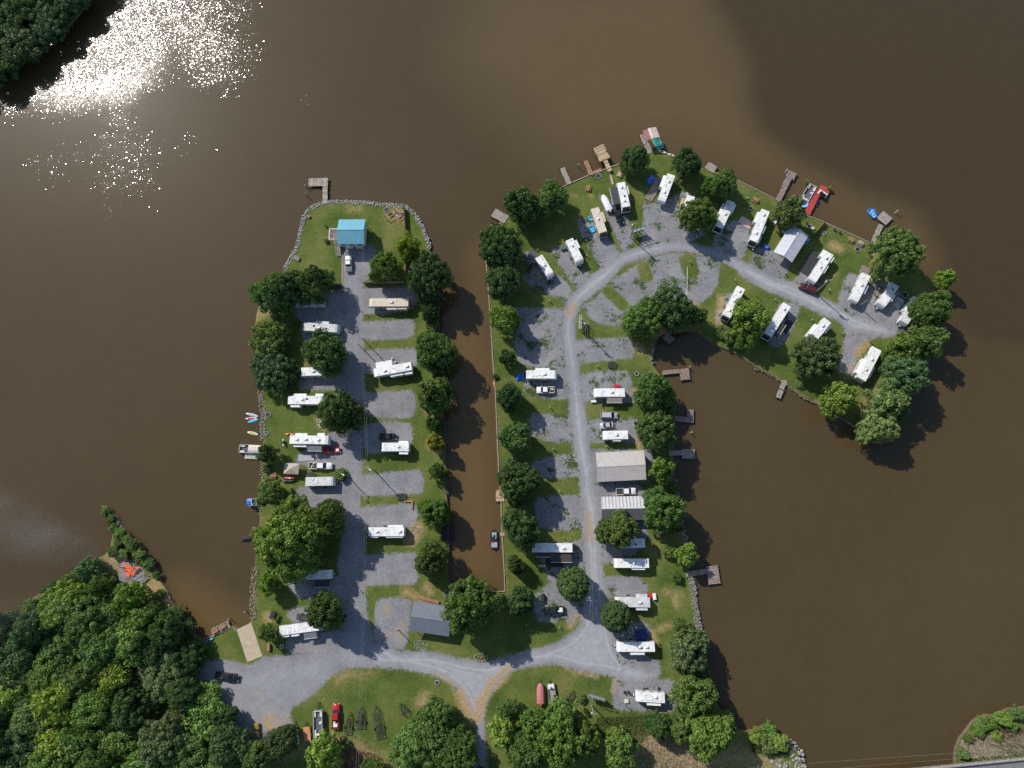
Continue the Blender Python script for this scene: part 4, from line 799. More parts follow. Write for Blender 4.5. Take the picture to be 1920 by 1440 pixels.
# blue-roofed stilt house
o, a, b = gable('stilt_house', 'two-storey house with bright blue metal roof and raised side deck on the grassy point', 'house', (631.5,430.8,681.8,430.4), 8.2, 6.6, 5.0, True, M_BLUE, M_BLUE, .62, True, .3, M_SID, 2.3)
part('garage_wall', MB().box((0, 2.9, 1.15), (2*a-1, .15, 2.3)).box((a-.8, 0, 1.15), (.15, 5.6, 2.3)), M_SID, o)
part('garage_door', MB().box((-1.6, -3.55, 1.1), (2.4, .08, 2.2)), M_WHITE, o); part('garage_door', MB().box((1.6, -3.55, 1.1), (2.4, .08, 2.2)), M_WHITE, o)
dk = part('deck', MB().box((-a-1.75, .1, 2.22), (3.5, 3.6, .16)), M_WOOD, o)
pm = MB().box((0, 0, 2.325), (.26, 3.56, .04)).mesh('deck_board')
for i in range(12): link('deck_board', pm, M_WOODG if i % 3 == 0 else M_WOOD, dk, (-a-3.35+i*.29, .1, 0))
for x, y in ((-a-3.4, 1.85), (-a-3.4, -1.65), (-a-.2, 1.85), (-a-1.7, 1.85), (-a-1.9, -1.65), (-a-3.4, .1)): part('deck_post', MB().box((x, y, 1.62), (.13, .13, 3.3)), M_PLW, dk)
part('railing', MB().bar((-a-3.42, 1.87, 3.25), (-a-.1, 1.87, 3.25), .12, .07).bar((-a-3.42, 1.87, 3.25), (-a-3.42, -1.67, 3.25), .12, .07).bar((-a-3.42, -1.67, 3.25), (-a-1.8, -1.67, 3.25), .12, .07).bar((-a-3.42, 1.87, 2.7), (-a-.1, 1.87, 2.7), .05).bar((-a-3.42, 1.87, 2.7), (-a-3.42, -1.67, 2.7), .05), M_PLW, dk)
sm = MB().box((0, 0, 0), (1.15, .32, .06)).mesh('step')
sg = part('stair_stringer', MB().bar((-a-1.7, -1.7, 2.2), (-a-1.3, -6.2, .1), .1, .25).bar((-a-.45, -1.7, 2.2), (-a-.1, -6.2, .1), .1, .25), M_WOOD, o)
for i in range(13):
    t = i/13; link('step', sm, M_WOOD, sg, (-a-1.05+.38*t, -1.9-4.3*t, 2.15-2.05*t))
part('stair_rail', MB().bar((-a-1.72, -1.7, 3.2), (-a-1.32, -6.2, 1.1), .07).bar((-a-.42, -1.7, 3.2), (-a-.05, -6.2, 1.1), .07).bar((-a-1.32, -6.2, 0), (-a-1.32, -6.2, 1.1), .09).bar((-a-.05, -6.2, 0), (-a-.05, -6.2, 1.1), .09), M_PLW, sg)
# metal buildings and carports
gable('metal_building', 'long metal building with pale tan ribbed roof beside the camp road', 'building', (1119.5,875.5,1210.5,871), 8.4, 4.6, 3.5, True, M_TANR, M_TANR, .75, False, .25, M_GSID)
gable('metal_building', 'building with one silver striped roof slope and one dark slope, tree over it', 'building', (1128,953.5,1210,952), 6.7, 4.4, 3.3, True, M_STRIPW, M_CHAR, .49, False, .25, M_GSID, alt=metal('grey_striped_metal', (.40, .40, .41)))
gable('pole_barn', 'dark slate-grey metal roof shelter at the end of the channel', 'shelter', (770.5,1155.5,845,1166.5), 8.0, 4.6, 3.6, False, M_SLATE, M_SLATE, .75, True, .4)
o, a, b = gable('carport', 'silver-white metal roofed carport on the north row beside the plank fence', 'carport', (1469.5,480,1501,430), 6.3, 4.7, 3.7, False, M_SILV, M_SILV, .75, True, .3)
part('back_wall', MB().box((a-.6, 0, 1.6), (.1, b*1.6, 3.2)), M_GSID, o)
# small roofed porch next to the first trailer of the north row
gable('porch', 'small wooden porch with a black roof at the westmost north-row trailer', 'porch', (990,470,1000,492), 3.6, 3.2, 2.8, False, M_CHAR, M_CHAR, .8, True, .2)
# tan gazebo by the west shore
def gazebo(x, y, sx, sy, h, m, label, rz=0.0):
    p = W(x, y, h); o = thing('canopy_gazebo', label, 'gazebo', (p.x, p.y, .02), rz); hx, hy = sx/2, sy/2
    for i, (p0, p1) in enumerate((((-hx, -hy), (hx, -hy)), ((hx, -hy), (hx, hy)), ((hx, hy), (-hx, hy)), ((-hx, hy), (-hx, -hy)))):
        part('canopy_panel', MB().add([(*p0, h-.7), (*p1, h-.7), (0, 0, h+.3), (*p0, h-.95), (*p1, h-.95)], [(0, 1, 2), (0, 1, 4, 3)]), m, o)
    for sx_ in (-1, 1):
        for sy_ in (-1, 1): part('pole', MB().cyl((sx_*(hx-.08), sy_*(hy-.08), 0), (sx_*(hx-.08), sy_*(hy-.08), h-.75), .05), M_DARK, o)
    return o
gazebo(545,878.5,4.4,3.2,2.9,M_TANC,'tan pyramid-roofed canopy on the lawn by the west shore',-.05)
p = gazebo(581,903.5,2.7,2.7,2.9,M_WHITEC,'white pyramid tent roof attached to the small trailer by the lamp pole'); 
gazebo(1205,1192,3.4,3.0,2.2,mat('shaded_blue_tent', (.012, .03, .16), .7, .15, 1.5),'blue pop-up tent, colour darkened for the shade of the round tree',.1)  # tent blue is darkened, the tree's shade painted into the canvas
# ------------------------------------------------------------------ timber walls and fences
def wall_path(name, label, cat, ps, h, z0, th, m, capm=None, post=0, z=0.0, boards=False):
    P = [W(x, y, z) for x, y in pts(ps)]; c = P[0].copy(); o = thing(name, label, cat, (c.x, c.y, 0)); q = [p-c for p in P]; k = 0
    for a_, b_ in zip(q[:-1], q[1:]):
        d = b_-a_; L = d.length; u = d/L; rz = math.atan2(d.y, d.x)
        if boards:
            nb = max(2, int(L/boards)); me = MB().box((0, 0, z0+h/2), (L/nb*.94, th, h)).mesh('board')
            for i in range(nb): e = link('board', me, m, o, (a_+d*((i+.5)/nb)).to_tuple(), rz); e.location.z = random.uniform(-.03, .03)
        else: part('wall_section', MB().box((a_+b_)/2+Vector((0, 0, z0+h/2)), (L, th, h), rz), m, o)
        if capm: part('cap', MB().box((a_+b_)/2+Vector((0, 0, z0+h+.03)), (L+th*.5, th+.04, .06), rz), capm, o)
        if post:
            for i in range(int(L/post)+1): part('post', MB().box(a_+u*(i*post)+Vector((0, 0, z0+h*.5+.05)), (.14, th+.1, h+.2), rz), M_WOODD, o)
    return o
M_CAP = mat('bulkhead_cap', (0.33, 0.28, 0.22), .8, .2, 1.5)
wall_path('retaining_wall', 'timber retaining wall along the west bank of the narrow channel', 'retaining wall', "822,540 821,595 824,660 829,760 835,830 837,927 840,965 841,1024 844,1105", 1.3, -1.1, .25, M_WOODD, M_WOODD)
wall_path('retaining_wall', 'pale-capped retaining wall along the east bank of the narrow channel', 'retaining wall', "896,1109 947,1109 944,1040 941,992 939,930 935,880 931,785 929,735 925,685 922,635 917,560 914,520 911,485", 1.3, -1.1, .2, M_WOODD, M_CAP)
wall_path('retaining_wall', 'pale-capped retaining wall along the hook\'s north-west shore, by the decks', 'retaining wall', "1000,378 1065,346 1106,328 1170,305", 1.3, -1.1, .22, M_WOODD, M_CAP)
wall_path('retaining_wall', 'timber retaining wall along the hook\'s north-east shore, past the red dock', 'retaining wall', "1330,321 1380,337 1457,376 1515,405 1545,417 1632,456", 1.3, -1.1, .18, M_WOODD, M_CAP)
wall_path('timber_fence', 'dark upright timber fence on the point east of the blue-roofed house', 'fence', "759,392 762,441", 1.9, 0, .12, M_WOODB, M_WOODD, 2.2, boards=.32)
wall_path('timber_fence', 'lower run of the dark timber fence, below the yellow-green tree', 'fence', "762,478 763,530", 1.9, 0, .12, M_WOODB, None, 2.2, boards=.32)
wall_path('plank_fence', 'plank fence at the left of the driveway below the blue-roofed house', 'fence', "604,537 641,534", 1.8, 0, .1, M_WOOD, None, 2.2, boards=.32)
wall_path('plank_fence', 'long plank fence at the right of the driveway, above the tan-roofed trailer', 'fence', "683,532 760,531", 1.8, 0, .1, M_WOOD, None, 2.2, boards=.32)
wall_path('plank_fence', 'green-grey plank fence running from the silver-roofed carport to the water', 'fence', "1545,418 1519,448", 1.7, 0, .1, M_WOODG, None, 2.2, boards=.32)
wall_path('hedge_fence', 'short plank fence by the willow-like tree, left of the carport', 'fence', "1459,381 1446,411", 1.2, 0, .1, M_WOODG, None, 2.2, boards=.32)
wall_path('stone_edging', 'pale timber edging along the driveway of the blue-roofed house', 'edging', "642,470 642,531", .18, 0, .22, M_WOODT)
# ------------------------------------------------------------------ docks
def dock(label, secs, m=None, z=.15, rail=(), pitch=.42, posts=True, name='dock', cat='dock', piles=(), m2=None):
    """secs: (x1,y1,x2,y2,width) centrelines; planks lie across each"""
    m = m or M_WOOD; c = W(secs[0][0], secs[0][1], z); o = thing(name, label, cat, (c.x, c.y, 0), 0, 'docks along the shore')
    for k, (x1, y1, x2, y2, wd) in enumerate(secs):
        a_, b_ = W(x1, y1, z)-c, W(x2, y2, z)-c; a_.z = b_.z = 0; d = b_-a_; L = d.length; rz = math.atan2(d.y, d.x); nb = max(2, round(L/pitch)); zz = z+.012*k
        n_ = Vector((-d.y, d.x, 0)).normalized()
        fr = part('frame', MB().bar(a_+n_*(wd/2-.15)+Vector((0, 0, zz-.14)), b_+n_*(wd/2-.15)+Vector((0, 0, zz-.14)), .12, .2).bar(a_-n_*(wd/2-.15)+Vector((0, 0, zz-.14)), b_-n_*(wd/2-.15)+Vector((0, 0, zz-.14)), .12, .2), M_WOODD, o)
        me = MB().box((0, 0, 0), (L/nb*.9, wd, .07)).mesh('plank')
        mm = [m, m2 or m]
        me2 = me.copy(); me.materials.append(mm[0]); me2.materials.append(mm[1])
        for i in range(nb):
            p = a_+d*((i+.5)/nb)+n_*random.uniform(-.05, .05); e = link('plank', me if (i*7+k) % 5 else me2, None, fr, (p.x, p.y, zz+random.uniform(-.012, .012)), rz)
        if posts:
            np_ = max(1, round(L/3))
            for i in range(np_+1):
                for s in (-1, 1):
                    p = a_+d*(i/np_)+n_*s*(wd/2+.06); part('piling', MB().cyl((p.x, p.y, -2), (p.x, p.y, z+random.uniform(.15, .7)), .09, n=7), M_WOODD, o)
    for r in rail:
        q = [W(x, y, z+1.0)-c for x, y in pts(r)]
        for p in q: p.z = z+1.0
        mb = MB()
        for u, v in zip(q[:-1], q[1:]): mb.bar(u, v, .12, .07)
        for p in q: mb.bar(p-Vector((0, 0, 1.0)), p, .09)
        part('railing', mb, m, o)
    for x, y in piles:
        p = W(x, y, z+1)-c; part('mooring_pile', MB().cyl((p.x, p.y, -2), (p.x, p.y, z+1.2), .13, n=8), M_PLW, o)
    return o
dock('grey L-shaped plank dock off the north tip below nothing but open water', [(609.5,381,609.5,341,1.6),(578.5,342,615,341,2.8)], M_WOOD, m2=M_WOODT)
dock('narrow grey plank dock on the north-west shore, right of the rounded tree', [(1067.5,345,1054,315,1.7)], M_WOOD)
dock('long brown plank dock with crab-pot boxes, left of the big deck', [(1108,327,1098,301,1.5),(1108,326,1128,318,1.2)], M_WOODB)
dock('big brown railed deck over the water with a walkway to shore', [(1134.5,300,1121.5,274.5,3.7),(1144,321,1134.5,301,1.4)], M_WOODT, z=.9, rail=("1113,279 1130,270.5 1135,280","1113,279 1118,289"), m2=M_WOODB)
dock('plain plank footpath across the lawn from the big deck to the motor coach', [(1143,322,1149,346,.7)], M_WOODT, z=.12, posts=False, name='boardwalk', cat='boardwalk')
dock('grey dock running beside the boathouse with the pink roof', [(1219.5,287,1203.5,252,1.7)], M_WOOD)
dock('small square grey dock on the north shore between two dark trees', [(1325,309,1341,319,2.6)], M_WOOD)
dock('bent grey dock with a wider head, left of the red dock', [(1459,376,1472,348,1.7),(1470,352,1479,333,2.0),(1475,325,1491,332,2.6)], M_WOODG, piles=((1476,318),))
dock('bright red L-shaped dock with a jet ski on a white cradle', [(1513,401,1535,357,1.9),(1534,355,1553,364,3.8)], M_WOODR)
dock('square-headed grey dock beside the blue inflatable raft', [(1636,457,1652,421,1.6),(1650,402,1667,416,3.2)], M_WOOD, piles=((1683,395),))
dock('grey plank dock under the north-west corner tree, turned at an angle', [(925,398,950,412,3.0)], M_WOOD)
dock('tiny plank dock just below the angled dock at the north-west corner', [(917,428,924,423,1.4)], M_WOODT)
dock('reddish grey dock with a wide platform and bench at the top of the bay', [(1241,699,1292,694,1.3),(1275,704,1293,702,3.0)], M_WOODG, piles=((1294,687),), m2=M_WOODB)
dock('dock with an upright head below the tall bay-side tree', [(1264,784,1290,788,1.6),(1294,768,1294,792,2.0)], M_WOODG, piles=((1297,810),))
dock('grey dock with broad pale head facing the tan metal building', [(1254,850,1278,849,1.5),(1278,851,1303,851,2.8)], M_WOOD)
dock('small plank platform in the dark shade at the head of the bay', [(1247,628,1260,641,2.4)], M_WOODG)
dock('narrow two-piece dock on the hook\'s inner shore', [(1472,713,1465,729,1.5),(1465,731,1459,746,1.5)], M_WOOD)
dock('T-shaped grey dock on the east shore, half in tree shade', [(1286,1077,1325,1071,1.5),(1334,1061,1340,1095,3.4)], M_WOODG, m2=M_WOOD)
dock('small pale square dock on the channel\'s east bank', [(937.5,918,937.5,940,2.4)], M_WOODT, m2=M_WOODB)
dock('fishing deck with two bench tables on the cove by the boat ramp', [(397,1187,430,1170,2.4)], M_WOODG)
dock('little black floating dock on the channel\'s west wall', [(838,909,838,927,1.2)], M_DARK, posts=False)
dock('dock covered with a dark maroon mat on the channel\'s west wall', [(839,984,839,1014,3.6)], mat('maroon_mat', (0.045, 0.015, 0.03), .85, .15, 1))
dock('grey-brown lift dock beside the orange-brown channel at the bass boat', [(938,1002,946,1001,.9)], M_WOODT, posts=False)
dock('grey wooden deck beside the fifth-wheel with blue tarps', [(1215,375,1238,335,2.6)], M_WOODG, z=.3, posts=False, name='patio_deck', cat='deck')
dock('wooden platform left of the small trailer under the olive tree', [(1276,396,1283,372,1.7)], M_WOODT, z=.25, posts=False, name='patio_deck', cat='deck')
dock('wooden deck at the corner of the westmost north-row trailer', [(1003,503,1016,522,2.0)], M_WOOD, z=.3, posts=False, name='patio_deck', cat='deck')
dock('dark-floored deck alongside the trailer with the grey front cap', [(1506,512,1531,474,3.2)], M_DARK, z=.25, posts=False, name='patio_deck', cat='deck')
dock('wooden deck with railings behind the fifth-wheel near the north-east point', [(1613,505,1630,512,3.2)], M_WOODG, z=.4, posts=False, name='patio_deck', cat='deck')
dock('wooden deck on the north side of the slate-grey shelter', [(783,1122,822,1134,2.2)], M_WOODB, z=.5, posts=False, rail=("782,1119 822,1131",), name='patio_deck', cat='deck')
dock('small grey deck south of the half-hidden short trailer', [(574,713,590,713,2.0)], M_WOOD, z=.3, posts=False, name='patio_deck', cat='deck')
# boathouse
o, a, b = gable('boathouse', 'boathouse with a roof half maroon, half faded pink, out on the water', 'boathouse', (1218,240,1225,258.5), 4.4, 4.2, 3.6, False, M_PINK, M_PINK, .7, True, .3)
part('roof_overlay', MB().add([(-a, -b*.3, 3.6+.6*.7+.06), (a, -b*.3, 3.6+.6*.7+.06), (a, -b*1.02, 3.66), (-a, -b*1.02, 3.66)], [(0, 1, 2, 3)]), M_MARO, o)
# concrete boat ramp
q = [W(x, y, 0) for x, y in pts("444,1181 471,1167 492,1230 464,1242")]; c = q[0].copy()
o = thing('boat_ramp', 'tan concrete boat ramp sloping into the cove', 'boat ramp', c.to_tuple())
for i in range(5):
    t0, t1 = i/5, (i+1)/5-.002; e = [q[0].lerp(q[3], t0), q[1].lerp(q[2], t0), q[1].lerp(q[2], t1), q[0].lerp(q[3], t1)]
    part('concrete_slab', MB().slab([(p.x-c.x, p.y-c.y) for p in e], .0, .055), M_CONC, o)
# ------------------------------------------------------------------ cars and trucks
def paint(name, rgb, rough=.25): return mat('paint_'+name, rgb, rough, .04, 1, coat=.6)
PA = {'white': paint('white', (.78, .78, .78)), 'silver': paint('silver', (.42, .44, .46)), 'black': paint('black', (.012, .012, .014)), 'red': paint('red', (.42, .012, .02)), 'maroon': paint('maroon', (.085, .014, .014)), 'dkgreen': paint('dkgreen', (.014, .022, .022)), 'grey': paint('grey', (.16, .165, .17)), 'olive': paint('olive', (.34, .25, .03))}
M_LAMP = mat('lamp_lens', (.65, .65, .62), .2, .05, 1); M_TAIL = mat('tail_lens', (.35, .01, .01), .3, .05, 1); M_BED = mat('bed_liner', (.03, .03, .032), .8, .2, 2)
def ring(x, w_, z0, z1, c=.12):
    return [(x, -w_+c, z0), (x, w_-c, z0), (x, w_, z0+c), (x, w_, z1-c), (x, w_-c, z1), (x, -w_+c, z1), (x, -w_, z1-c), (x, -w_, z0+c)]
def cab(o, st, m, nm='cabin'):
    """st: base x0,x1, top x0,x1, half width base/top, z base, z top"""
    b0, b1, t0, t1, wb, wt, zb, zt = st
    mb = MB().add([(b0, -wb, zb), (b1, -wb, zb), (b1, wb, zb), (b0, wb, zb), (t0, -wt, zt), (t1, -wt, zt), (t1, wt, zt), (t0, wt, zt)], [(3, 2, 1, 0), (4, 5, 6, 7), (0, 1, 5, 4), (1, 2, 6, 5), (2, 3, 7, 6), (3, 0, 4, 7)])
    ca = part(nm, mb, M_GLASS, o, .04, False, 2)
    part('roof_panel', MB().box(((t0+t1)/2, 0, zt+.02), ((t1-t0)*.98, wt*2*.97, .06), taper=.94), m, ca, .02)
    for s in (-1, 1):
        for f in (0.0, .5, 1.0):
            p0 = Vector((b0+(b1-b0)*f, s*(wb+.005), zb)); p1 = Vector((t0+(t1-t0)*f, s*(wt+.005), zt)); part('pillar', MB().bar(p0, p1, .07), m, ca)
def lights(o, x0, x1, w_, z):
    for s in (-1, 1):
        part('headlight', MB().box((x1-.05, s*(w_-.25), z), (.16, .34, .16)), M_LAMP, o, .02); part('taillight', MB().box((x0+.02, s*(w_-.12), z+.05), (.08, .16, .3)), M_TAIL, o)
def car(ax, kind, col, label, name=None, bed='empty', zoff=0.0):
    c, L, rz = axis(*ax, z=.9); m = PA[col]; cat = {'pickup': 'pickup', 'sedan': 'car', 'van': 'minivan', 'suv': 'suv', 'conv': 'car'}[kind]
    o = thing(name or {'pickup': 'pickup_truck', 'sedan': 'sedan', 'van': 'minivan', 'suv': 'suv', 'conv': 'convertible_car'}[kind], label, cat, (c.x, c.y, .02), rz, 'vehicles parked on the campground')
    a = L/2; hw = {'pickup': 1.0, 'sedan': .9, 'van': .98, 'suv': .97, 'conv': .92}[kind]; r = .4 if kind in ('pickup', 'suv') else .33
    if kind == 'pickup':
        x_bed = -a+L*.36
        part('body', MB().loft([ring(x_bed, hw, .45, 1.12), ring(a-L*.24, hw, .45, 1.14), ring(a-.35, hw*.97, .45, 1.08), ring(a-.06, hw*.86, .5, .92), ring(a, hw*.74, .52, .8)]), m, o, 0, True)
        bd = part('cargo_bed', MB().box((-a+L*.18, 0, .62), (L*.36, hw*2-.02, .3)).box((-a+L*.18, hw-.07, .95), (L*.36, .14, .4)).box((-a+L*.18, -hw+.07, .95), (L*.36, .14, .4)).box((-a+.05, 0, .95), (.1, hw*2, .4)), m, o, .02)
        part('bed_floor', MB().box((-a+L*.18+.03, 0, .79), (L*.36-.14, hw*2-.3, .03)), M_BED, bd)
        if bed == 'cover': part('bed_cover', MB().box((-a+L*.18+.02, 0, 1.17), (L*.36-.05, hw*2-.1, .06)), mat('tonneau', (.13, .13, .14), .7, .1, 2), bd, .02)
        if bed == 'load':
            for k in range(6): part('cargo', MB().box((-a+.35+L*.3*random.random(), random.uniform(-.6, .6), .95), (random.uniform(.3, .7), random.uniform(.25, .5), .3), random.uniform(0, 3)), random.choice([M_PLW, M_WOODB, M_GREYW, M_CREAM]), bd, .03)
        if bed == 'white': part('cargo', MB().box((-a+L*.15, 0, 1.0), (.9, 1.2, .45)).box((-a+L*.26, .3, 1.0), (.5, .5, .3)), M_PLW, bd, .04)
        cab(o, (x_bed, a-L*.24, x_bed+.12, a-L*.36, hw*.95, hw*.76, 1.1, 1.78), m)
    elif kind == 'conv':
        part('body', MB().loft([ring(-a, hw*.8, .4, .8), ring(-a+.3, hw, .35, .92), ring(-.2, hw, .3, .88), ring(a-L*.3, hw, .3, .9), ring(a-.4, hw*.94, .32, .78), ring(a, hw*.72, .4, .62)]), m, o, 0, True)
        part('cockpit', MB().box((-a+L*.42, 0, .86), (L*.24, hw*1.5, .1)), M_PLB, o, .04); part('windshield', MB().bar((a-L*.42, -hw*.75, .98), (a-L*.42, hw*.75, .98), .25, .3), M_GLASS, o)
        for s in (-1, 1): part('seat', MB().box((-a+L*.42, s*.38, .98), (.5, .5, .2)).box((-a+L*.36, s*.38, 1.12), (.16, .5, .4)), M_BLACKC, o, .05)
        part('hood_stripe', MB().box((a-L*.19, 0, .9), (L*.2, .75, .02)), PA['white'], o)
    else:
        zs = {'sedan': .92, 'van': 1.0, 'suv': 1.08}[kind]
        part('body', MB().loft([ring(-a, hw*.86, .45, zs-.1), ring(-a+.2, hw*.97, .35, zs), ring(0, hw, .33, zs), ring(a-L*.27, hw, .33, zs), ring(a-.3, hw*.95, .36, zs-.14), ring(a, hw*.72, .42, zs-.3)]), m, o, 0, True)
        cab(o, {'sedan': (-a+L*.13, a-L*.26, -a+L*.27, a-L*.42, hw*.93, hw*.7, zs-.02, 1.42), 'van': (-a+.06, a-L*.2, -a+.28, a-L*.36, hw*.96, hw*.8, zs-.02, 1.75), 'suv': (-a+.06, a-L*.27, -a+.3, a-L*.4, hw*.95, hw*.78, zs-.02, 1.75)}[kind], m)
    lights(o, -a, a, hw*.95, .85 if kind != 'conv' else .68)
    wheels(o, [(x, s*(hw-.1)) for x in (-a+L*.19, a-L*.17) for s in (-1, 1)], r, .26)
    for s in (-1, 1):
        if kind != 'conv': part('side_mirror', MB().box((a-L*.3, s*(hw+.1), 1.15), (.14, .22, .18)), m, o, .03)
    return o
car((654,509,653,479.5), 'pickup', 'white', 'white pickup with grey bed cover parked below the blue-roofed house', bed='cover')
car((579.5,873,623,873.5), 'pickup', 'white', 'white pickup with a loaded bed beside the red convertible', bed='load')
car((606,845,638,843.5), 'conv', 'red', 'red convertible with white hood stripe in the shade of the fifth-wheel\'s awning')
car((712,818.5,743,819), 'pickup', 'black', 'black pickup parked against the north side of a white trailer')
car((1039.5,731,1006,731.5), 'pickup', 'white', 'white pickup with cargo in its bed, by the trailer with blue tarps', bed='load')
car((1126,778.5,1158,779), 'van', 'silver', 'silver minivan on the grass above the small silver sedan')
car((1150,795.5,1124.5,799), 'sedan', 'silver', 'small silver sedan slightly askew below the minivan')
car((1155,922,1192.5,920.5), 'pickup', 'white', 'white pickup between the two metal buildings')
car((1058,1143,1018.5,1146), 'pickup', 'dkgreen', 'dark green pickup with white boxes in its bed below the round tree', bed='white')
car((404,1265,447,1272), 'pickup', 'black', 'black pickup in the wood\'s shade at the gravel lot')
car((629,1367,630.5,1319), 'pickup', 'red', 'red pickup on the lawn among the boat trailers', bed='white')
car((1151,383,1165,419), 'pickup', 'black', 'black pickup parked beside the motor coach with the black awning')
car((1531,547,1498,533.5), 'suv', 'maroon', 'maroon car at the roadside in front of the grey-capped trailer')
# small yellow utility vehicle
c, L, rz = axis(481,1383,481,1355,.8); o = thing('utility_vehicle', 'yellow utility vehicle at the edge of the wood by the gravel lot', 'utility vehicle', (c.x, c.y, .02), rz); a = L/2
part('body', MB().box((0, 0, .62), (L*.9, 1.5, .4)).box((a-.55, 0, .9), (.9, 1.3, .25), taper=.85), PA['olive'], o, .06); part('cargo_bed', MB().box((-a+.75, 0, .95), (1.3, 1.5, .25)), PA['olive'], o, .03); part('bed_floor', MB().box((-a+.75, 0, 1.085), (1.1, 1.3, .02)), M_BED, o)
part('seat', MB().box((.1, 0, .95), (.55, 1.2, .2)).box((-.2, 0, 1.2), (.14, 1.2, .45)), M_BLACKC, o, .04)
part('roll_cage', MB().bar((-.25, -.65, .9), (-.25, -.65, 1.9), .06).bar((-.25, .65, .9), (-.25, .65, 1.9), .06).bar((.8, -.65, .9), (.5, -.65, 1.9), .06).bar((.8, .65, .9), (.5, .65, 1.9), .06).bar((-.25, -.65, 1.9), (-.25, .65, 1.9), .06).bar((.5, -.65, 1.9), (.5, .65, 1.9), .06).bar((-.25, .65, 1.9), (.5, .65, 1.9), .06).bar((-.25, -.65, 1.9), (.5, -.65, 1.9), .06), M_DARK, o)
wheels(o, [(x, s*.75) for x in (-a+.7, a-.7) for s in (-1, 1)], .34, .3)
# ------------------------------------------------------------------ boats
def hull(L, w_, h, z0, bow=.35, n=9, stern=.9):
    rg = []
    for i in range(n):
        t = i/(n-1); x = -L/2+L*t; f = stern+(1-stern)*min(1, t*3) if t < .4 else 1.0
        if t > 1-bow: u = (t-(1-bow))/bow; f = max(.04, math.sqrt(max(0, 1-u**2.2)))
        b_ = w_/2*f; zk = z0+(.25*h if t > .95 else 0)
        rg.append([(x, -b_, z0+h), (x, -b_*.8, zk+.1*h), (x, 0, zk), (x, b_*.8, zk+.1*h), (x, b_, z0+h), (x, b_*.85, z0+h*1.02), (x, 0, z0+h*1.02), (x, -b_*.85, z0+h*1.02)])
    return MB().loft(rg)
WZ = WATER_Z
def outboard(o, x, z, y=0): return part('outboard_motor', MB().box((x, y, z+.35), (.5, .32, .45), taper=.8).bar((x-.1, y, z+.2), (x-.1, y, z-.5), .12), M_PLB, o, .04)
def kayak(ax, m, label, z, name='kayak', m2=None, cat=None, wd=.75, pad=False):
    c, L, rz = axis(*ax, z=z+.2); o = thing(name, label, cat or name.replace('_', ' '), (c.x, c.y, z), rz, 'small paddle craft')
    rg = []
    for i in range(11):
        t = i/10; x = -L/2+L*t; f = max(.05, math.sin(PI*min(max(t, .02), .98))**.6); b_ = wd/2*f; hh = .3 if not pad else .16
        rg.append([(x, -b_, hh*.6), (x, -b_*.6, 0), (x, b_*.6, 0), (x, b_, hh*.6), (x, b_*.6, hh), (x, -b_*.6, hh)])
    part('hull', MB().loft(rg), m, o, 0, True)
    if pad: part('deck_pad', MB().box((-.1, 0, .168), (L*.55, wd*.62, .015)), m2 or M_LBLUE, o, .004)
    else: part('cockpit', MB().box((-.1, 0, .3), (L*.3, wd*.55, .05)), m2 or M_PLB, o, .02); part('seat', MB().box((-.3, 0, .36), (.35, wd*.45, .12)), M_BLACKC, o, .02)
    return o
def pontoon(ax, label, z=WZ, canopy=None, wd=2.5, trailer=False, seats=M_CREAM):
    c, L, rz = axis(*ax, z=z+.8); o = thing('pontoon_boat', label, 'pontoon boat', (c.x, c.y, z), rz, 'pontoon boats'); a = L/2
    for s in (-1, 1): part('pontoon', MB().cyl((-a+.1, s*wd*.36, .12), (a-.5, s*wd*.36, .12), .32, n=12).cyl((a-.5, s*wd*.36, .12), (a+.1, s*wd*.36, .3), .32, .05, 12), M_STEEL, o, 0, True)
    part('deck', MB().box((0, 0, .52), (L, wd, .12)), mat('marine_carpet', (.09, .10, .13), .9, .15, 1.5), o, .02)
    mb = MB()
    for s in (-1, 1): mb.box((-.1, s*(wd/2-.05), .95), (L-.5, .07, .7))
    mb.box((a-.3, 0, .95), (.07, wd*.9, .7)).box((-a+.25, wd*.3, .95), (.07, wd*.35, .7)); part('fence', mb, M_PLW, o, .01)
    for x, y, l_, w2 in ((a-1.1, wd/2-.42, 1.5, .6), (a-1.1, -wd/2+.42, 1.5, .6), (-a+1.2, wd/2-.42, 1.6, .6), (-a+.8, -.1, .6, wd*.6)):
        q = part('seat', MB().box((x, y, .8), (l_, w2, .4)), seats, o, .06)
    part('helm_console', MB().box((.2, -wd/2+.5, 1.0), (.6, .7, .85), taper=.85), M_PLW, o, .05); outboard(o, -a-.1, .4)
    if canopy: 
        part('bimini_top', MB().add([(-a+.1, -wd/2+.1, 2.25), (-a+.1, wd/2-.1, 2.25), (0.1, wd/2-.1, 2.25), (0.1, -wd/2+.1, 2.25), (-a+.1, -wd*.2, 2.5), (-a+.1, wd*.2, 2.5), (0.1, wd*.2, 2.5), (0.1, -wd*.2, 2.5)], [(4, 5, 6, 7), (0, 4, 7, 3), (5, 1, 2, 6)]), canopy, o)
        part('bimini_frame', MB().bar((-a+.2, wd/2-.1, 1.2), (-a+.2, wd/2-.1, 2.25), .05).bar((-a+.2, -wd/2+.1, 1.2), (-a+.2, -wd/2+.1, 2.25), .05).bar((0, wd/2-.1, 1.2), (0, wd/2-.1, 2.25), .05).bar((0, -wd/2+.1, 1.2), (0, -wd/2+.1, 2.25), .05), M_STEEL, o)
    return o
pontoon((492,843,448,841), 'beige pontoon boat with cream canopy at the stony west shore', canopy=M_CREAM)
o = dock('pale yellow-green floating lift platform beside the beige pontoon boat', [(459,854,489,855,1.9)], mat('lift_deck', (.42, .46, .36), .6, .12, 1), z=-.3, posts=False, name='boat_lift', cat='boat lift')
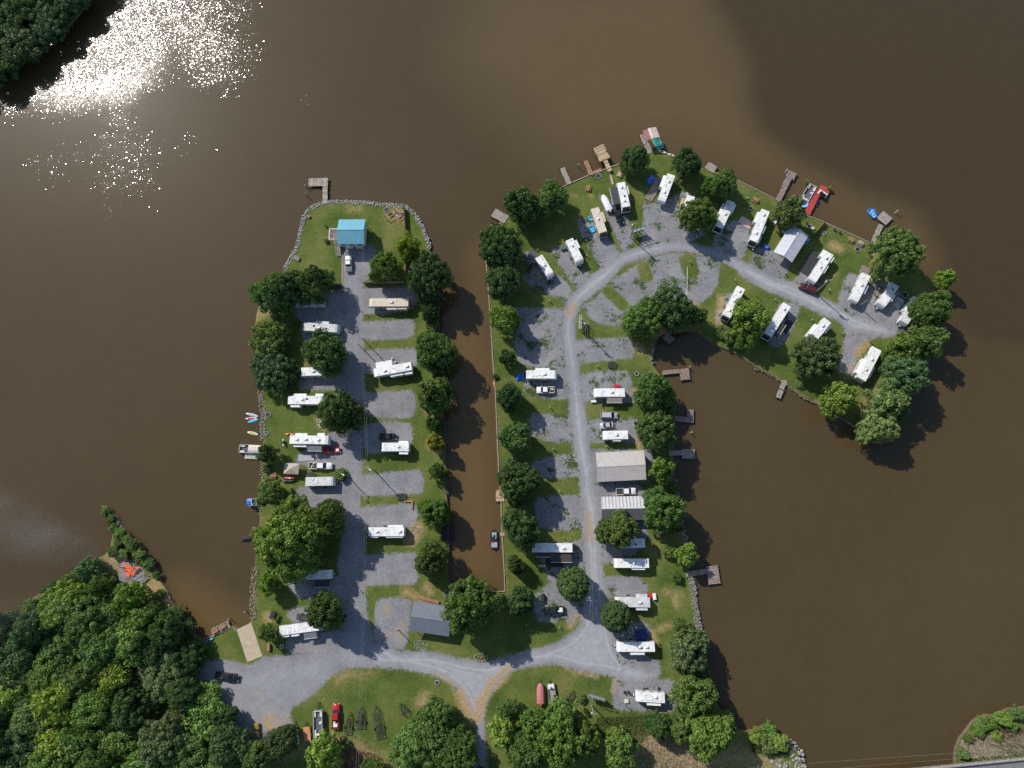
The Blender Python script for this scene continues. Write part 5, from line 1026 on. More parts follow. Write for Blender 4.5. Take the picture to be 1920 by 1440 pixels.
pontoon((466,942,484,942), 'small boat with a bright blue canopy at the west shore', canopy=M_BLUEP, wd=2.2)
pontoon((1507,377,1525,347), 'pontoon boat with open white sides moored at the red dock', seats=M_CREAM, wd=2.6)
o = pontoon((597,1383,596,1331), 'cream pontoon boat on its trailer between the wooden flatbed and the red pickup', z=.6, wd=2.5)
part('trailer_frame', MB().bar((-3.5, -.6, -.15), (3.2, -.6, -.15), .12).bar((-3.5, .6, -.15), (3.2, .6, -.15), .12).bar((3.2, -.6, -.15), (5.6, 0, -.15), .12).bar((3.2, .6, -.15), (5.6, 0, -.15), .12).bar((5.0, 0, -.15), (5.0, 0, .9), .1), M_DARK, o); wheels(o, [(-1, -1.0), (-1, 1.0), (-.2, -1.0), (-.2, 1.0)], .3, .2)
for e in [k for k in o.children if k.name.startswith('wheel')]: e.location.z = -.6
# bass boat in the channel
c, L, rz = axis(927,1029,926.5,992,WZ+.5); o = thing('bass_boat', 'dark bass boat moored on the channel beside a tree', 'boat', (c.x, c.y, WZ-.1), rz); a = L/2
part('hull', hull(L, 2.2, .65, 0), PA['dkgreen'], o, 0, False); part('casting_deck', MB().box((a*.45, 0, .68), (L*.22, 1.3, .06)).box((-a*.6, 0, .68), (L*.26, 1.7, .06)), M_GREYW, o, .02)
for x, y in ((-.3, .4), (-.3, -.4), (.9, 0)): part('seat', MB().box((x, y, .85), (.5, .45, .35)), M_BLACKC, o, .06)
part('console', MB().box((.3, -.5, .95), (.5, .6, .5), taper=.8), M_GREYW, o, .04); part('windscreen', MB().box((.6, -.5, 1.2), (.05, .55, .3)), M_GLASS, o); part('life_vest', MB().box((-.9, .5, .78), (.5, .4, .16)), M_REDP, o, .05); outboard(o, -a-.15, .4)
# jon boat and covered boats on the south lawn
c, L, rz = axis(1038,1318,1032,1281,.8); o = thing('jon_boat', 'grey flat-bottomed aluminium boat on the lawn beside the pink-covered boat', 'boat', (c.x, c.y, .55), rz); a = L/2; w_ = 1.9
part('hull', MB().box((0, 0, .06), (L, w_, .12)).box((0, w_/2, .35), (L, .1, .55)).box((0, -w_/2, .35), (L, .1, .55)).box((a-.05, 0, .35), (.1, w_, .55)).box((-a+.05, 0, .35), (.1, w_, .55)), M_STEEL, o, .02)
part('floor', MB().box((0, 0, .14), (L-.3, w_-.2, .03)), mat('boat_floor', (.27, .25, .22), .8, .15, 1), o); part('front_deck', MB().box((a-.8, 0, .5), (1.3, w_-.2, .06)), M_PLW, o); part('seat', MB().box((a-1.2, 0, .75), (.45, .45, .4)), M_BLACKC, o, .05)
part('console', MB().box((-a*.35, -w_/2+.35, .55), (.7, .6, .7)), M_PLB, o, .04); part('cooler', MB().box((-a*.55, -w_/2+.4, .4), (.7, .6, .5)), M_PLW, o, .04); outboard(o, a+.35, .35)
part('trailer_frame', MB().bar((-a, -.5, -.15), (a, -.5, -.15), .1).bar((-a, .5, -.15), (a, .5, -.15), .1).bar((a, 0, -.15), (a+1.3, 0, -.15), .1), M_DARK, o); wheels(o, [(-.6, -.95), (-.6, .95)], .28, .2)
for e in [k for k in o.children if k.name.startswith('wheel')]: e.location.z = -.55
def covered_boat(ax, m, label, wd, motor=True, z=.5):
    c, L, rz = axis(*ax, z=z+.9); o = thing('covered_boat', label, 'boat', (c.x, c.y, z), rz, 'boats under covers'); a = L/2
    part('hull', hull(L, wd, .7, 0, .5), M_PLW if m is M_WHITEC else M_PINKC, o); rg = []
    for i in range(15):
        t = i/14; x = -L/2-.03+(L+.06)*t; f = 1.0 if t < .5 else max(.05, math.sqrt(max(0, 1-((t-.5)/.5)**2.2))); b_ = (wd/2+.05)*f; hz = .95+.28*math.sin(PI*t)**.7+.06*math.sin(i*2.3)
        rg.append([(x, -b_, .42), (x, -b_*.96, .78), (x, -b_*.5, hz-.07*(i % 2)), (x, 0, hz), (x, b_*.5, hz-.09*((i+1) % 2)), (x, b_*.96, .78), (x, b_, .42)])
    part('cover', MB().loft(rg, True), m, o, 0, True)
    if motor: part('motor_cover', MB().box((-a-.28, 0, .75), (.6, .5, .6), taper=.75), m, o, .08, True)
    part('trailer_frame', MB().bar((-a*.8, -.5, -.12), (a*.6, -.5, -.12), .1).bar((-a*.8, .5, -.12), (a*.6, .5, -.12), .1).bar((a*.6, 0, -.12), (a+.8, 0, -.12), .1), M_DARK, o); wheels(o, [(-.8, -.9), (-.8, .9)], .28, .2)
    for e in [k for k in o.children if k.name.startswith('wheel')]: e.location.z = -.5
covered_boat((1014,1321,1013,1281), M_PINKC, 'boat under a faded pink-red cover on the south lawn', 2.1)
covered_boat((1144,394,1130,365), M_WHITEC, 'boat shrouded in a white cover next to the black pickup', 2.2, True)
# covered jet skis, lift
def jetski(ax, m, label, z):
    c, L, rz = axis(*ax, z=z+.6); o = thing('jet_ski', label, 'jet ski', (c.x, c.y, z), rz, 'jet skis'); part('hull', hull(L, 1.15, .45, 0, .5), m, o, 0, True)
    part('seat', MB().box((-L*.14, 0, .68), (L*.42, .45, .4), taper=.7), M_BLACKC, o, .08, True); part('handlebar', MB().bar((L*.12, -.38, .95), (L*.12, .38, .95), .06).box((L*.16, 0, .8), (.4, .4, .35), taper=.6), M_PLB, o, .02); return o
jetski((1548,368,1537,359.5), PA['black'], 'dark jet ski on the white cradle of the red dock', .45)
q = W(1542.5,363.5,.3); o = thing('jet_ski_cradle', 'white plastic jet ski cradle lying on the red dock', 'jet ski cradle', q.to_tuple(), math.radians(-40)); part('float', MB().box((0, 0, .08), (2.9, 1.7, .16), taper=.92), M_PLW, o, .06); part('bunk', MB().box((0, .3, .2), (2.5, .12, .1)).box((0, -.3, .2), (2.5, .12, .1)), M_PLB, o)
jetski((1530,386,1535,373), mat('navy_canvas', (.03, .07, .16), .6, .1, 2), 'navy-covered jet ski floating in the elbow of the red dock', WZ-.1)
jetski((451,1012,470,1010), M_BLACKC, 'black-covered watercraft at the shore beside the huge maple', WZ-.1)
# canoes, kayaks, paddle boards
W_ = M_WHITEC
kayak((461,775,484,781), M_PLW, 'white paddle board, upper one of the three together at the west shore', WZ, 'paddle_board', M_GREYW, wd=.95, pad=True)
kayak((460,785,482,784), M_PLW, 'white paddle board with red and black pad, middle of the three', WZ, 'paddle_board', M_REDP, wd=.85, pad=True)
kayak((464,792,485,786), M_TURQ, 'turquoise paddle board, lowest of the three together', WZ, 'paddle_board', M_LBLUE, wd=.95, pad=True)
kayak((463.5,810,484,815), M_PLW, 'white board with yellow pad floating alone off the west shore', WZ, 'paddle_board', M_YELL, wd=1.05, pad=True)
kayak((534,814,553,815), M_ORAN, 'orange kayak lying behind the long white fifth-wheel', .1)
kayak((531,896,553,897), M_REDP, 'red and white kayak on the rack below the tan canopy', .9, m2=M_PLW); kayak((528,902,551,901), M_GREEN, 'dark green kayak on the rack below the red one', .5)
kayak((924.5,716,931,732), M_ORAN, 'red-orange kayak floating at the channel wall', WZ)
kayak((1234,282,1251,287.5), M_CREAM, 'cream canoe on the bank, nearer the boathouse', .1, 'canoe', M_WOODB, wd=.95); kayak((1251,288,1268,294), M_CREAM, 'cream canoe on the bank, farther from the boathouse', .1, 'canoe', M_WOODB, wd=.95)
kayak((386,1204,400,1197), M_LBLUE, 'light blue kayak on the grass by the fishing deck', .1)
kayak((1506,459,1518,447), M_LBLUE, 'light blue kayak leaning at the back of the silver-roofed carport', .8, wd=.9)
# round water trampoline, inflatable raft, slide
q = W(1507,382,WZ); o = thing('water_trampoline', 'round blue and white inflatable trampoline afloat at the red dock', 'water trampoline', q.to_tuple()); part('tube', MB().torus((0, 0, .35), 1.25, .38, 24, 8), mat('pale_blue_vinyl', (.40, .58, .80), .4, .1, 2), o, 0, True); part('mat', MB().cyl((0, 0, .4), (0, 0, .44), .95, n=24), M_BLUEP, o)
q = W(1636,401,WZ); o = thing('inflatable_raft', 'bright blue rectangular inflatable raft by the square-headed dock', 'inflatable raft', q.to_tuple(), math.radians(-62)); part('tube', MB().box((0, .95, .3), (3.4, .5, .5)).box((0, -.95, .3), (3.4, .5, .5)).box((1.5, 0, .3), (.5, 2.2, .5)).box((-1.5, 0, .3), (.5, 2.2, .5)), M_BLUEP, o, .2, True, 3); part('floor', MB().box((0, 0, .15), (2.7, 1.6, .12)), M_LBLUE, o); part('cushion', MB().box((.3, 0, .32), (.7, .6, .2)), M_YELL, o, .08); part('cushion', MB().box((-.9, .3, .32), (.5, .6, .2)).box((1.0, -.4, .32), (.5, .4, .2)), M_PLW, o, .08)
q = W(1232,268,WZ); o = thing('swim_pen', 'teal mesh swim float beside the boathouse dock', 'swim float', q.to_tuple(), math.radians(-64)); part('frame', MB().box((0, 1.05, .3), (4.8, .3, .3)).box((0, -1.05, .3), (4.8, .3, .3)).box((2.3, 0, .3), (.5, 2.2, .34)).box((-2.3, 0, .3), (.3, 2.2, .3)), mat('mint_plastic', (.12, .42, .33), .5, .1, 2), o, .04); part('mesh_floor', MB().box((0, 0, .2), (4.5, 2.0, .1)), M_TEAL, o)
# ------------------------------------------------------------------ trailers parked on the south lawn
def trailer(ax, label, wd=1.7, rails=4, loops=True, wood=False, z=.5):
    c, L, rz = axis(*ax, z=z); o = thing('boat_trailer' if not wood else 'flatbed_trailer', label, 'trailer', (c.x, c.y, .02), rz, 'trailers parked on the south lawn'); a = L/2; mb = MB(); e = a-min(2.0, L*.28)
    for s in (-1, 1): mb.bar((-a, s*wd/2, z), (e, s*wd/2, z), .11).bar((e, s*wd/2, z), (a, 0, z), .11)
    k = max(3, int(L/1.5))
    for i in range(k): x = -a+(e+a)*i/(k-1); mb.bar((x, -wd/2, z), (x, wd/2, z), .08)
    part('frame', mb, M_DARK, o); 
    if wood:
        nb = 6; me = MB().box((0, 0, z+.1), (e+a, wd/nb*.92, .06)).mesh('plank')
        for i in range(nb): link('plank', me, mat('new_orange_wood', (.50, .24, .10), .8, .15, 1.2), o, ((e-a)/2, -wd/2+wd*(i+.5)/nb, 0))
    else:
        for i in range(rails): y = -wd/2*.75+wd*.75*i/max(1, rails-1); part('bunk', MB().bar((-a+.2, y, z+.18), (e-.1, y*.6, z+.2), .12, .1), M_DARK, o)
        if loops:
            for s in (-1, 1): part('guide_post', MB().bar((-a+.3, s*wd/2, z), (-a+.3, s*(wd/2+.1), z+1.1), .06), M_PLW, o)
    part('winch_post', MB().bar((a-.9, 0, z), (a-.7, 0, z+.8), .1).box((a-.75, 0, z+.85), (.25, .25, .2)), M_DARK, o); part('jack', MB().cyl((a-.35, .12, 0), (a-.35, .12, z+.5), .05), M_STEEL, o)
    wheels(o, [(-a+L*.3, s*(wd/2+.16)) for s in (-1, 1)], .32, .2)
    for s in (-1, 1): part('fender', MB().box((-a+L*.3, s*(wd/2+.16), .7), (.85, .26, .06)), M_DARK, o, .02)
    return o
trailer((577,1390,574,1352), 'flatbed trailer with an orange-brown wooden deck on the south lawn', 1.9, wood=True)
trailer((651,1377,657,1335), 'small single-axle boat trailer next to the red pickup', 1.8)
trailer((676,1366,677,1324), 'black boat trailer with many rails, third from the red pickup', 2.3, 6)
trailer((714,1384,704,1322), 'longest black boat trailer with a narrow front on the south lawn', 2.4, 5)
trailer((765,1342,749,1318), 'small open trailer at the shade\'s edge of the south lawn', 1.6, 2, False)
o = trailer((1064,1322,1075,1294), 'small black trailer mostly under the knobbly tree', 1.4, 2, False)
o = trailer((555,1397,554,1351), 'slim trailer carrying the small white sailboat', 1.0, 2, False, z=.35)
c, L, rz = axis(557.5,1397,556,1376,.9); o = thing('sailing_dinghy', 'small white and dark jet boat on a slim trailer at the lawn\'s west end', 'boat', (c.x, c.y, .6), rz); part('hull', hull(L, 1.15, .5, 0, .55), M_PLW, o, 0, True); part('cockpit', MB().box((-.15, 0, .54), (L*.55, .6, .08)), M_TEAL, o, .03); part('mast_cradle', MB().torus((L*.72, 0, .5), .45, .16, 16, 6), M_PLW, o)
# ------------------------------------------------------------------ power poles, wires, electric racks, hook-up posts
def pole(x, y, h, label, transformer=True, arm=True, lamp=False):
    p = W(x, y, 0); o = thing('utility_pole' if not lamp else 'lamp_pole', label, 'utility pole' if not lamp else 'lamp pole', (p.x, p.y, 0), 0, 'poles along the roads')
    part('shaft', MB().cyl((0, 0, -.3), (0, 0, h), .17, .11, 8), M_POLE, o)
    if arm: part('crossarm', MB().bar((-.9, .15, h-.5), (.9, .15, h-.5), .12), M_WOODG, o); part('insulator', MB().cyl((-.8, .15, h-.44), (-.8, .15, h-.2), .06).cyl((.8, .15, h-.44), (.8, .15, h-.2), .06).cyl((0, 0, h), (0, 0, h+.25), .06), M_PLW, o)
    if transformer: part('transformer', MB().cyl((-.42, 0, h-2.1), (-.42, 0, h-1.1), .28, n=12).cyl((-.42, 0, h-1.1), (-.42, 0, h-1.0), .28, .1, 12), M_STEEL, o, .02)
    if lamp: part('lamp_arm', MB().bar((0, 0, h-.3), (.9, -.5, h-.1), .08), M_STEEL, o); part('lamp_head', MB().box((1.1, -.6, h-.12), (.6, .35, .16), -.5), M_PLW, o, .04)
    return Vector((p.x, p.y, h-.4))
PT = {}
PT['w1'] = pole(692,648,9.5,'utility pole beside the lakeside road at the upper grass strip', False); PT['w2'] = pole(702,882,9.75,'utility pole with white lamp at the shaded grass strip of the lakeside road', False, True, True)
PT['w3'] = pole(686,1428,10,'utility pole at the bottom edge in the south lawn\'s trees', False); pole(650,890,7.5,'lamp pole in the weedy clump beside the small pale trailer', False, False, True)
PT['e1'] = pole(1109,1322,10.2,'utility pole with transformer in the clearing below the southernmost trailer'); PT['e2'] = pole(1096,623,10.5,'utility pole with transformer on the grass islet where the camp road bends'); PT['e3'] = pole(1182,445,10.5,'utility pole with transformer on the grass wedge of the north row')
PT['n1'] = pole(1528,549,11.3,'leaning-looking utility pole behind the maroon car'); PT['n2'] = pole(1630,641,9.0,'utility pole at the dead end near the fifth-wheel', False); pole(1609,575,6.5,'short service pole behind the fifth-wheel near the north-east point', False, False); pole(1700,620,5.5,'short service pole at the loop\'s east end by the trees', False, False)
pole(748,1181,4.2,'short dark post on the gravel by the slate-grey shelter', False, False); pole(682,656,8.0,'thin second pole beside the upper grass strip on the lakeside road', False, False)
def wire(a, b, label, sag=.8, off=((0, 0),)):
    o = thing('power_line', label, 'power line', ((a+b)/2).to_tuple(), 0, 'overhead wires'); c = (a+b)/2
    for dx, dy in off:
        e = Vector((dx, dy, 0)); part('cable', MB().tube([a.lerp(b, t/10)-Vector((0, 0, sag*4*(t/10)*(1-t/10)))+e-c for t in range(11)], .009, 4), M_WIRE, o)
OF = ((-.3, 0), (.3, 0))
wire(Vector(W(681,455,6)), PT['w1'], 'overhead wires from the blue-roofed house to the first lakeside pole', .6, OF); wire(PT['w1'], PT['w2'], 'overhead wires between the two lakeside road poles', .9, OF); wire(PT['w2'], PT['w3'], 'overhead wires down the lakeside road to the bottom edge', 1.5, OF)
wire(PT['e1'], PT['e2'], 'long overhead wires above the camp road', 2.0, OF); wire(PT['e2'], PT['e3'], 'overhead wire crossing the camp road\'s bend', .8, ((0, 0),)); wire(PT['n1'], PT['n2'], 'overhead wire between the two poles at the loop\'s end', .6)
def rack(x1, y1, x2, y2, label):
    c, L, rz = axis(x1, y1, x2, y2, 0); o = thing('electric_meter_rack', label, 'meter rack', (c.x, c.y, 0), rz, 'electric meter racks'); a = L/2
    for i in range(4): part('post', MB().bar((-a+L*i/3, 0, -.2), (-a+L*i/3, 0, 5.0 if i != 1 else 6.0), .14), M_GREEN, o)
    part('rail', MB().bar((-a, 0, 5.0), (a, 0, 5.0), .12).bar((-a, 0, 3.8), (a, 0, 3.8), .12).bar((-a, 0, .9), (a, 0, .9), .1), M_GREEN, o)
    pn = part('panel', MB().box((0, 0, 2.1), (L+.2, .16, 1.5)), M_GREEN, o, .02); me = MB().box((0, .18, 0), (.5, .2, .8)).mesh('meter_box', .03)
    for i in range(6):
        for s in (0, 1): link('meter_box', me, M_STEEL, pn, (-a+.4+(L-.8)*i/5, -.36*s, 2.1))
    part('rain_hood', MB().box((0, 0, 2.95), (L+.4, .9, .07)), M_STEEL, pn)
rack(1103,1300,1132,1308,'green frame of electric meters in the clearing south of the camp road'); rack(1184,441,1206,434,'green frame of electric meters on the grass wedge of the north row'); rack(1087,620,1088,597,'green frame of electric meters where the camp road bends')
ped = [MB().box((0, 0, .45), (.16, .16, .9)).mesh('post'), MB().box((0, .02, .95), (.32, .26, .5)).mesh('outlet_box', .03), MB().box((0, .02, 1.22), (.36, .32, .06)).mesh('lid')]
PED = [('1030,565', 'the weedy gravel field\'s north edge'), ('1055,520', 'the grass between the first two north-row trailers'), ('1100,481', 'the grass right of the second north-row trailer'), ('1159,450', 'the grass right of the tan-roofed motor coach'), ('1292,492', 'the grass islet inside the loop'), ('1377,527', 'the grass above the long narrow motor coach'), ('1031,764', 'the first grass strip below the white pickup'), ('1037,842', 'the second grass strip on the channel side'), ('1120,687', 'the small grass rectangle by the black trailer'), ('1127,760', 'the grass below the taupe-awning trailer'), ('1137,837', 'the grass above the tan metal building'), ('1120,905', 'the grass below the tan metal building'), ('1049,921', 'the third grass strip on the channel side'), ('1056,1008', 'the grass above the long motor coach with awnings'), ('1049,1175', 'the lawn south of the dark green pickup'), ('697,788', 'the grass strip above the black pickup'), ('686,937', 'the dry grass strip by the black bench'), ('687,590', 'the grass below the tan-roofed trailer'), ('676,1107', 'the shaded grass strip of the lakeside road'), ('1472,514', 'the grass wedge in front of the silver-roofed carport'), ('1452,563', 'the grass above the middle inner-row coach'), ('1521,601', 'the grass above the right inner-row fifth-wheel'), ('1577,626', 'the grass at the dead-end corner'), ('1553,545', 'the grass right of the maroon car'), ('1410,470', 'the grass by the blue tarp at the motor coach\'s nose'), ('1232,392', 'the gravel below the fifth-wheel with the wooden deck')]
M_PED = mat('grey_green_box', (.30, .34, .30), .5, .1, 2)
for s, l in PED:
    x, y = pts(s)[0]; p = W(x, y); o = thing('hookup_pedestal', 'small utility hookup post on '+l, 'utility post', (p.x, p.y, 0), random.uniform(0, 3), 'utility hookup posts')
    for nm, me in zip(('post', 'outlet_box', 'lid'), ped): link(nm, me, M_PED, o)
# ------------------------------------------------------------------ stones: shore armour, fire rings
def icosa(): 
    t = (1+5**.5)/2; v = np.array([(-1, t, 0), (1, t, 0), (-1, -t, 0), (1, -t, 0), (0, -1, t), (0, 1, t), (0, -1, -t), (0, 1, -t), (t, 0, -1), (t, 0, 1), (-t, 0, -1), (-t, 0, 1)])/1.9
    f = np.array([(0, 11, 5), (0, 5, 1), (0, 1, 7), (0, 7, 10), (0, 10, 11), (1, 5, 9), (5, 11, 4), (11, 10, 2), (10, 7, 6), (7, 1, 8), (3, 9, 4), (3, 4, 2), (3, 2, 6), (3, 6, 8), (3, 8, 9), (4, 9, 5), (2, 4, 11), (6, 2, 10), (8, 6, 7), (9, 8, 1)]); return v, f
IV, IF = icosa()
def rocks(ps, wd, n, size, m, label, z=(-.5, .2), cat='rocks', name='shore_rocks'):
    P = WN(pts(ps), 0); seg = np.hypot(*(P[1:]-P[:-1]).T); cum = np.concatenate([[0], np.cumsum(seg)]); r = RNG
    t = r.uniform(0, cum[-1], n); i = np.clip(np.searchsorted(cum, t)-1, 0, len(seg)-1); f = (t-cum[i])/seg[i]; d = (P[i+1]-P[i])/seg[i][:, None]
    o = r.uniform(-.5, .5, n); c = P[i]+(P[i+1]-P[i])*f[:, None]+np.stack([-d[:, 1], d[:, 0]], 1)*(o*wd)[:, None]
    s = r.uniform(*size, n); sc3 = s[:, None]*r.uniform(.6, 1.3, (n, 3)); th = r.uniform(0, 6.28, n)
    v = IV[None]*sc3[:, None, :]*(1+r.normal(0, .16, (n, 12, 1))); x = v[..., 0]*np.cos(th)[:, None]-v[..., 1]*np.sin(th)[:, None]; y = v[..., 0]*np.sin(th)[:, None]+v[..., 1]*np.cos(th)[:, None]
    zz = r.uniform(*z, n); V = np.stack([x+c[:, :1], y+c[:, 1:], v[..., 2]*.7+zz[:, None]], -1).reshape(-1, 3); F = (IF[None]+12*np.arange(n)[:, None, None]).reshape(-1, 3)
    return stuff(link(name, np_mesh(name, V, F), m), label, cat)
M_RB = mat('brown_stone', (.24, .19, .155), .9, .35, 2.2, bmp=.3); M_RG = mat('grey_stone', (.24, .22, .205), .9, .3, 2.2, bmp=.3)
rocks("534,507 547,480 557,465 565,430 570,407 580,392 595,384 615,379 640,379 680,380 722,384 760,387 775,399 787,417 797,437 804,455 804,468", 1.35, 2400, (.07, .28), M_STONEW, 'band of pale limestone rocks edging the point below the blue-roofed house')
rocks("487,728 490,750 494,780 492,802 494,825", 1.8, 420, (.1, .3), M_RG, 'grey stones on the west shore beside the paddle boards')
rocks("474,1162 475,1109 478,1064", 1.9, 360, (.1, .3), M_RB, 'brownish stones on the west shore above the boat ramp')
rocks("492,850 492,877 489,927 488,965", 1.4, 220, (.1, .28), M_RB, 'scattered stones on the west shore between the two moored boats')
rocks("1296,1084 1301,1111 1304,1142 1308,1162 1313,1192", 1.7, 620, (.1, .32), M_RG, 'stone strip along the east shore below the T-shaped dock')
rocks("1415,690 1440,699 1473,720 1492,735 1532,757 1557,770 1594,795", 1.0, 260, (.1, .26), M_RB, 'line of small stones along the hook\'s inner shore')
rocks("1262,895 1268,930 1272,960 1277,992 1287,1012", 1.6, 200, (.16, .4), M_RG, 'stones along the bay shore behind the dark-and-silver building')
rocks("1478,1392 1490,1405 1498,1425 1502,1440 1470,1432 1450,1438", 3.2, 130, (.15, .6), M_STONE, 'large pale boulders on the south-east rocky bank')
rocks("1224,640 1222,665 1223,682", 1.0, 60, (.14, .34), M_RG, 'few stones along the shaded west side of the bay')
rocks("596,782 606,800", 2.2, 60, (.15, .3), mat('pale_stone', (.42, .36, .27), .9, .3, 2), 'pile of pale stones on the lawn below the pine-like tree', (.0, .15)); rocks("768,1000 784,986", 2.8, 130, (.07, .2), mat('pale_stone', (.42, .36, .27)), 'pale rubble at the channel end of the rounded white trailer', (.0, .15)); rocks("1068,1170 1077,1156", 2.4, 150, (.05, .16), M_STONEW, 'pale stones at the roadside by the dark green pickup\'s lawn', (0, .12)); rocks("1612,668 1604,690", 2.2, 110, (.06, .18), mat('pale_stone', (.42, .36, .27)), 'pale rubble beside the fifth-wheel at the dead end', (0, .12)); rocks("776,1206 802,1214", 2.6, 150, (.05, .14), M_STONEW, 'white stones on the verge below the slate-grey shelter', (0, .12))
ring_stone = MB().box((0, 0, .14), (.42, .3, .28), taper=.85).mesh('ring_stone', .06)
def firepit(x, y, R, label, m=None, n=10):
    p = W(x, y); o = thing('fire_pit', label, 'fire pit', (p.x, p.y, .01), random.random(), 'fire rings on the lawns')
    for i in range(n):
        a = 2*PI*i/n; link('ring_stone', ring_stone, m or M_STONE, o, (R*math.cos(a), R*math.sin(a), random.uniform(-.03, .03)), a+PI/2)
    part('ash', MB().cyl((0, 0, 0), (0, 0, .06), R*.8, n=12), M_BLACKC, o)
for x, y, R, l in ((503,778,.75,'stone fire ring on the lawn near the paddle boards'), (725,394,.8,'fire ring beside the timber swing frame on the point'), (1122,331,.8,'brick fire ring near the big brown deck'), (1407,391,.6,'small fire ring behind the motor coach left of the carport'), (1518,425,.7,'fire ring with chairs behind the silver-roofed carport'), (1608,468,.8,'stone fire ring on the north-east lawn'), (963,863,.75,'fire ring on the channel bank between two trees'), (942,558,.6,'fire ring on the channel bank by the weedy gravel'), (838,1113,.8,'fire ring at the channel head beside the slate-grey shelter'), (1194,701,.6,'fire ring on the bay lawn by the reddish dock'), (500,813,.5,'small round brazier on the lawn above the pontoon boat'), (1545,438,.5,'small fire ring on the lawn behind the plank fence'), (1696,553,.9,'dark fire ring by the easternmost trailer'), (820,1280,.6,'stump ring on the south lawn by the road')): firepit(x, y, R, l)
p = W(902,1233); o = thing('stone_planter', 'oval stone-ringed planter at the road fork below the olive tree', 'planter', (p.x, p.y, .01)); 
for i in range(18): a = 2*PI*i/18; link('ring_stone', ring_stone, M_CREAM, o, (1.9*math.cos(a), .95*math.sin(a), 0), a+PI/2)
part('soil', MB().cyl((0, 0, 0), (0, 0, .05), .85, n=12), M_WOODD, o); part('plant', MB().box((.2, 0, .3), (.6, .5, .5), taper=.3).box((-.6, .1, .25), (.5, .4, .4), taper=.3), M_WOODB, o, .05)
# ------------------------------------------------------------------ small things about the sites
def put(x, y, z=.02, rz=0.0): p = W(x, y, z); return (p.x, p.y, z), rz
def table(x, y, rz, label, m=None):
    m = m or M_WOOD; l, r = put(x, y); o = thing('picnic_table', label, 'picnic table', l, rz, 'picnic tables'); pl = MB().box((0, 0, 0), (1.9, .2, .05)).mesh('plank')
    for i in range(4): link('plank', pl, m, o, (0, -.34+.225*i, .76))
    for s in (-1, 1): link('plank', pl, m, o, (0, s*.75, .45)); part('leg', MB().bar((s*.7, -.8, 0), (s*.7, -.2, .74), .09).bar((s*.7, .8, 0), (s*.7, .2, .74), .09).bar((s*.7, -.8, .42), (s*.7, .8, .42), .07), m, o)
def chair(x, y, rz, label, m):
    l, r = put(x, y); o = thing('camp_chair', label, 'chair', l, rz, 'camp chairs'); part('seat', MB().box((0, 0, .42), (.6, .6, .06)), m, o, .02); part('backrest', MB().box((-.32, 0, .72), (.07, .6, .6)), m, o, .02)
    for sx in (-1, 1):
        for sy in (-1, 1): part('leg', MB().bar((sx*.26, sy*.26, 0), (sx*.26, sy*.26, .4), .04), M_DARK, o)
    part('armrest', MB().bar((-.3, .33, .62), (.3, .33, .62), .06).bar((-.3, -.33, .62), (.3, -.33, .62), .06), m, o)
def box_(x, y, d, rz, m, name, label, cat, z=.02, lid=None):
    l, r = put(x, y, z); o = thing(name, label, cat, l, rz); part('body', MB().box((0, 0, d[2]*.45), (d[0], d[1], d[2]*.9)), m, o, .04); part('lid', MB().box((0, 0, d[2]*.95), (d[0]*1.04, d[1]*1.04, d[2]*.1)), lid or m, o, .02)
def tarp(x, y, w_, d_, h, m, label, rz=0.0, seed=1):
    r = random.Random(seed); l, _ = put(x, y); n = 7; vs = []; fs = []
    for j in range(n):
        for i in range(n):
            u, v = i/(n-1)*2-1, j/(n-1)*2-1; e = max(abs(u), abs(v)); vs.append((u*w_/2*(1+r.uniform(-.07, .07)), v*d_/2*(1+r.uniform(-.07, .07)), .02 if e > .99 else h*(1-e**3)*(0.55+r.random()*.6)+.05))
    for j in range(n-1):
        for i in range(n-1): fs.append((j*n+i, j*n+i+1, (j+1)*n+i+1, (j+1)*n+i))
    me = MB().add(vs, fs).mesh('tarp'); o = link('tarp', me, m, None, l, rz); tag(o, label, 'tarp', 'tarpaulins')
def rug(x, y, w_, d_, rz, m, label):
    l, _ = put(x, y, .035); o = thing('patio_mat', label, 'mat', l, rz, 'patio mats'); part('field', MB().box((0, 0, 0), (w_, d_, .012)), m, o); part('border', MB().box((0, d_/2+.06, 0), (w_+.24, .12, .02)).box((0, -d_/2-.06, 0), (w_+.24, .12, .02)).box((w_/2+.06, 0, 0), (.12, d_, .02)).box((-w_/2-.06, 0, 0), (.12, d_, .02)), M_BLACKC, o)
def grill(x, y, label):
    l, _ = put(x, y); o = thing('barbecue_grill', label, 'grill', l, random.uniform(0, 3), 'barbecue grills'); part('firebox', MB().box((0, 0, .95), (.9, .55, .4), taper=.8), M_PLB, o, .08); [part('side_shelf', MB().box((sx*.75, 0, .9), (.5, .5, .04)), M_STEEL, o) for sx in (-1, 1)]; part('cart', MB().box((0, 0, .42), (.85, .5, .7)), M_DARK, o)
table(1612,457,-.45,'long grey picnic table on the north-east lawn by the water'); table(1594,451,-.5,'small brown bench table left of the grey one on the north-east lawn', M_WOODB); table(1416,376,-.6,'brown picnic table behind the motor coach left of the carport', M_WOODB); table(1350,586,.4,'picnic table beside the long narrow motor coach'); table(1162,328,1.2,'wooden lounger on the lawn above the covered boat', M_WOODT); table(1103,354,1.4,'brick-brown bench on the north-west lawn', M_WOODB); table(405,1183,.52,'brown bench table on the fishing deck, left one', M_WOODB); table(419,1175,.52,'brown bench table on the fishing deck, right one', M_WOODB); table(513,892,0,'wooden picnic table with bench beside the tan canopy', M_WOODB); table(752,399,-.2,'dark red bench table near the timber fence on the point', M_WOODB)
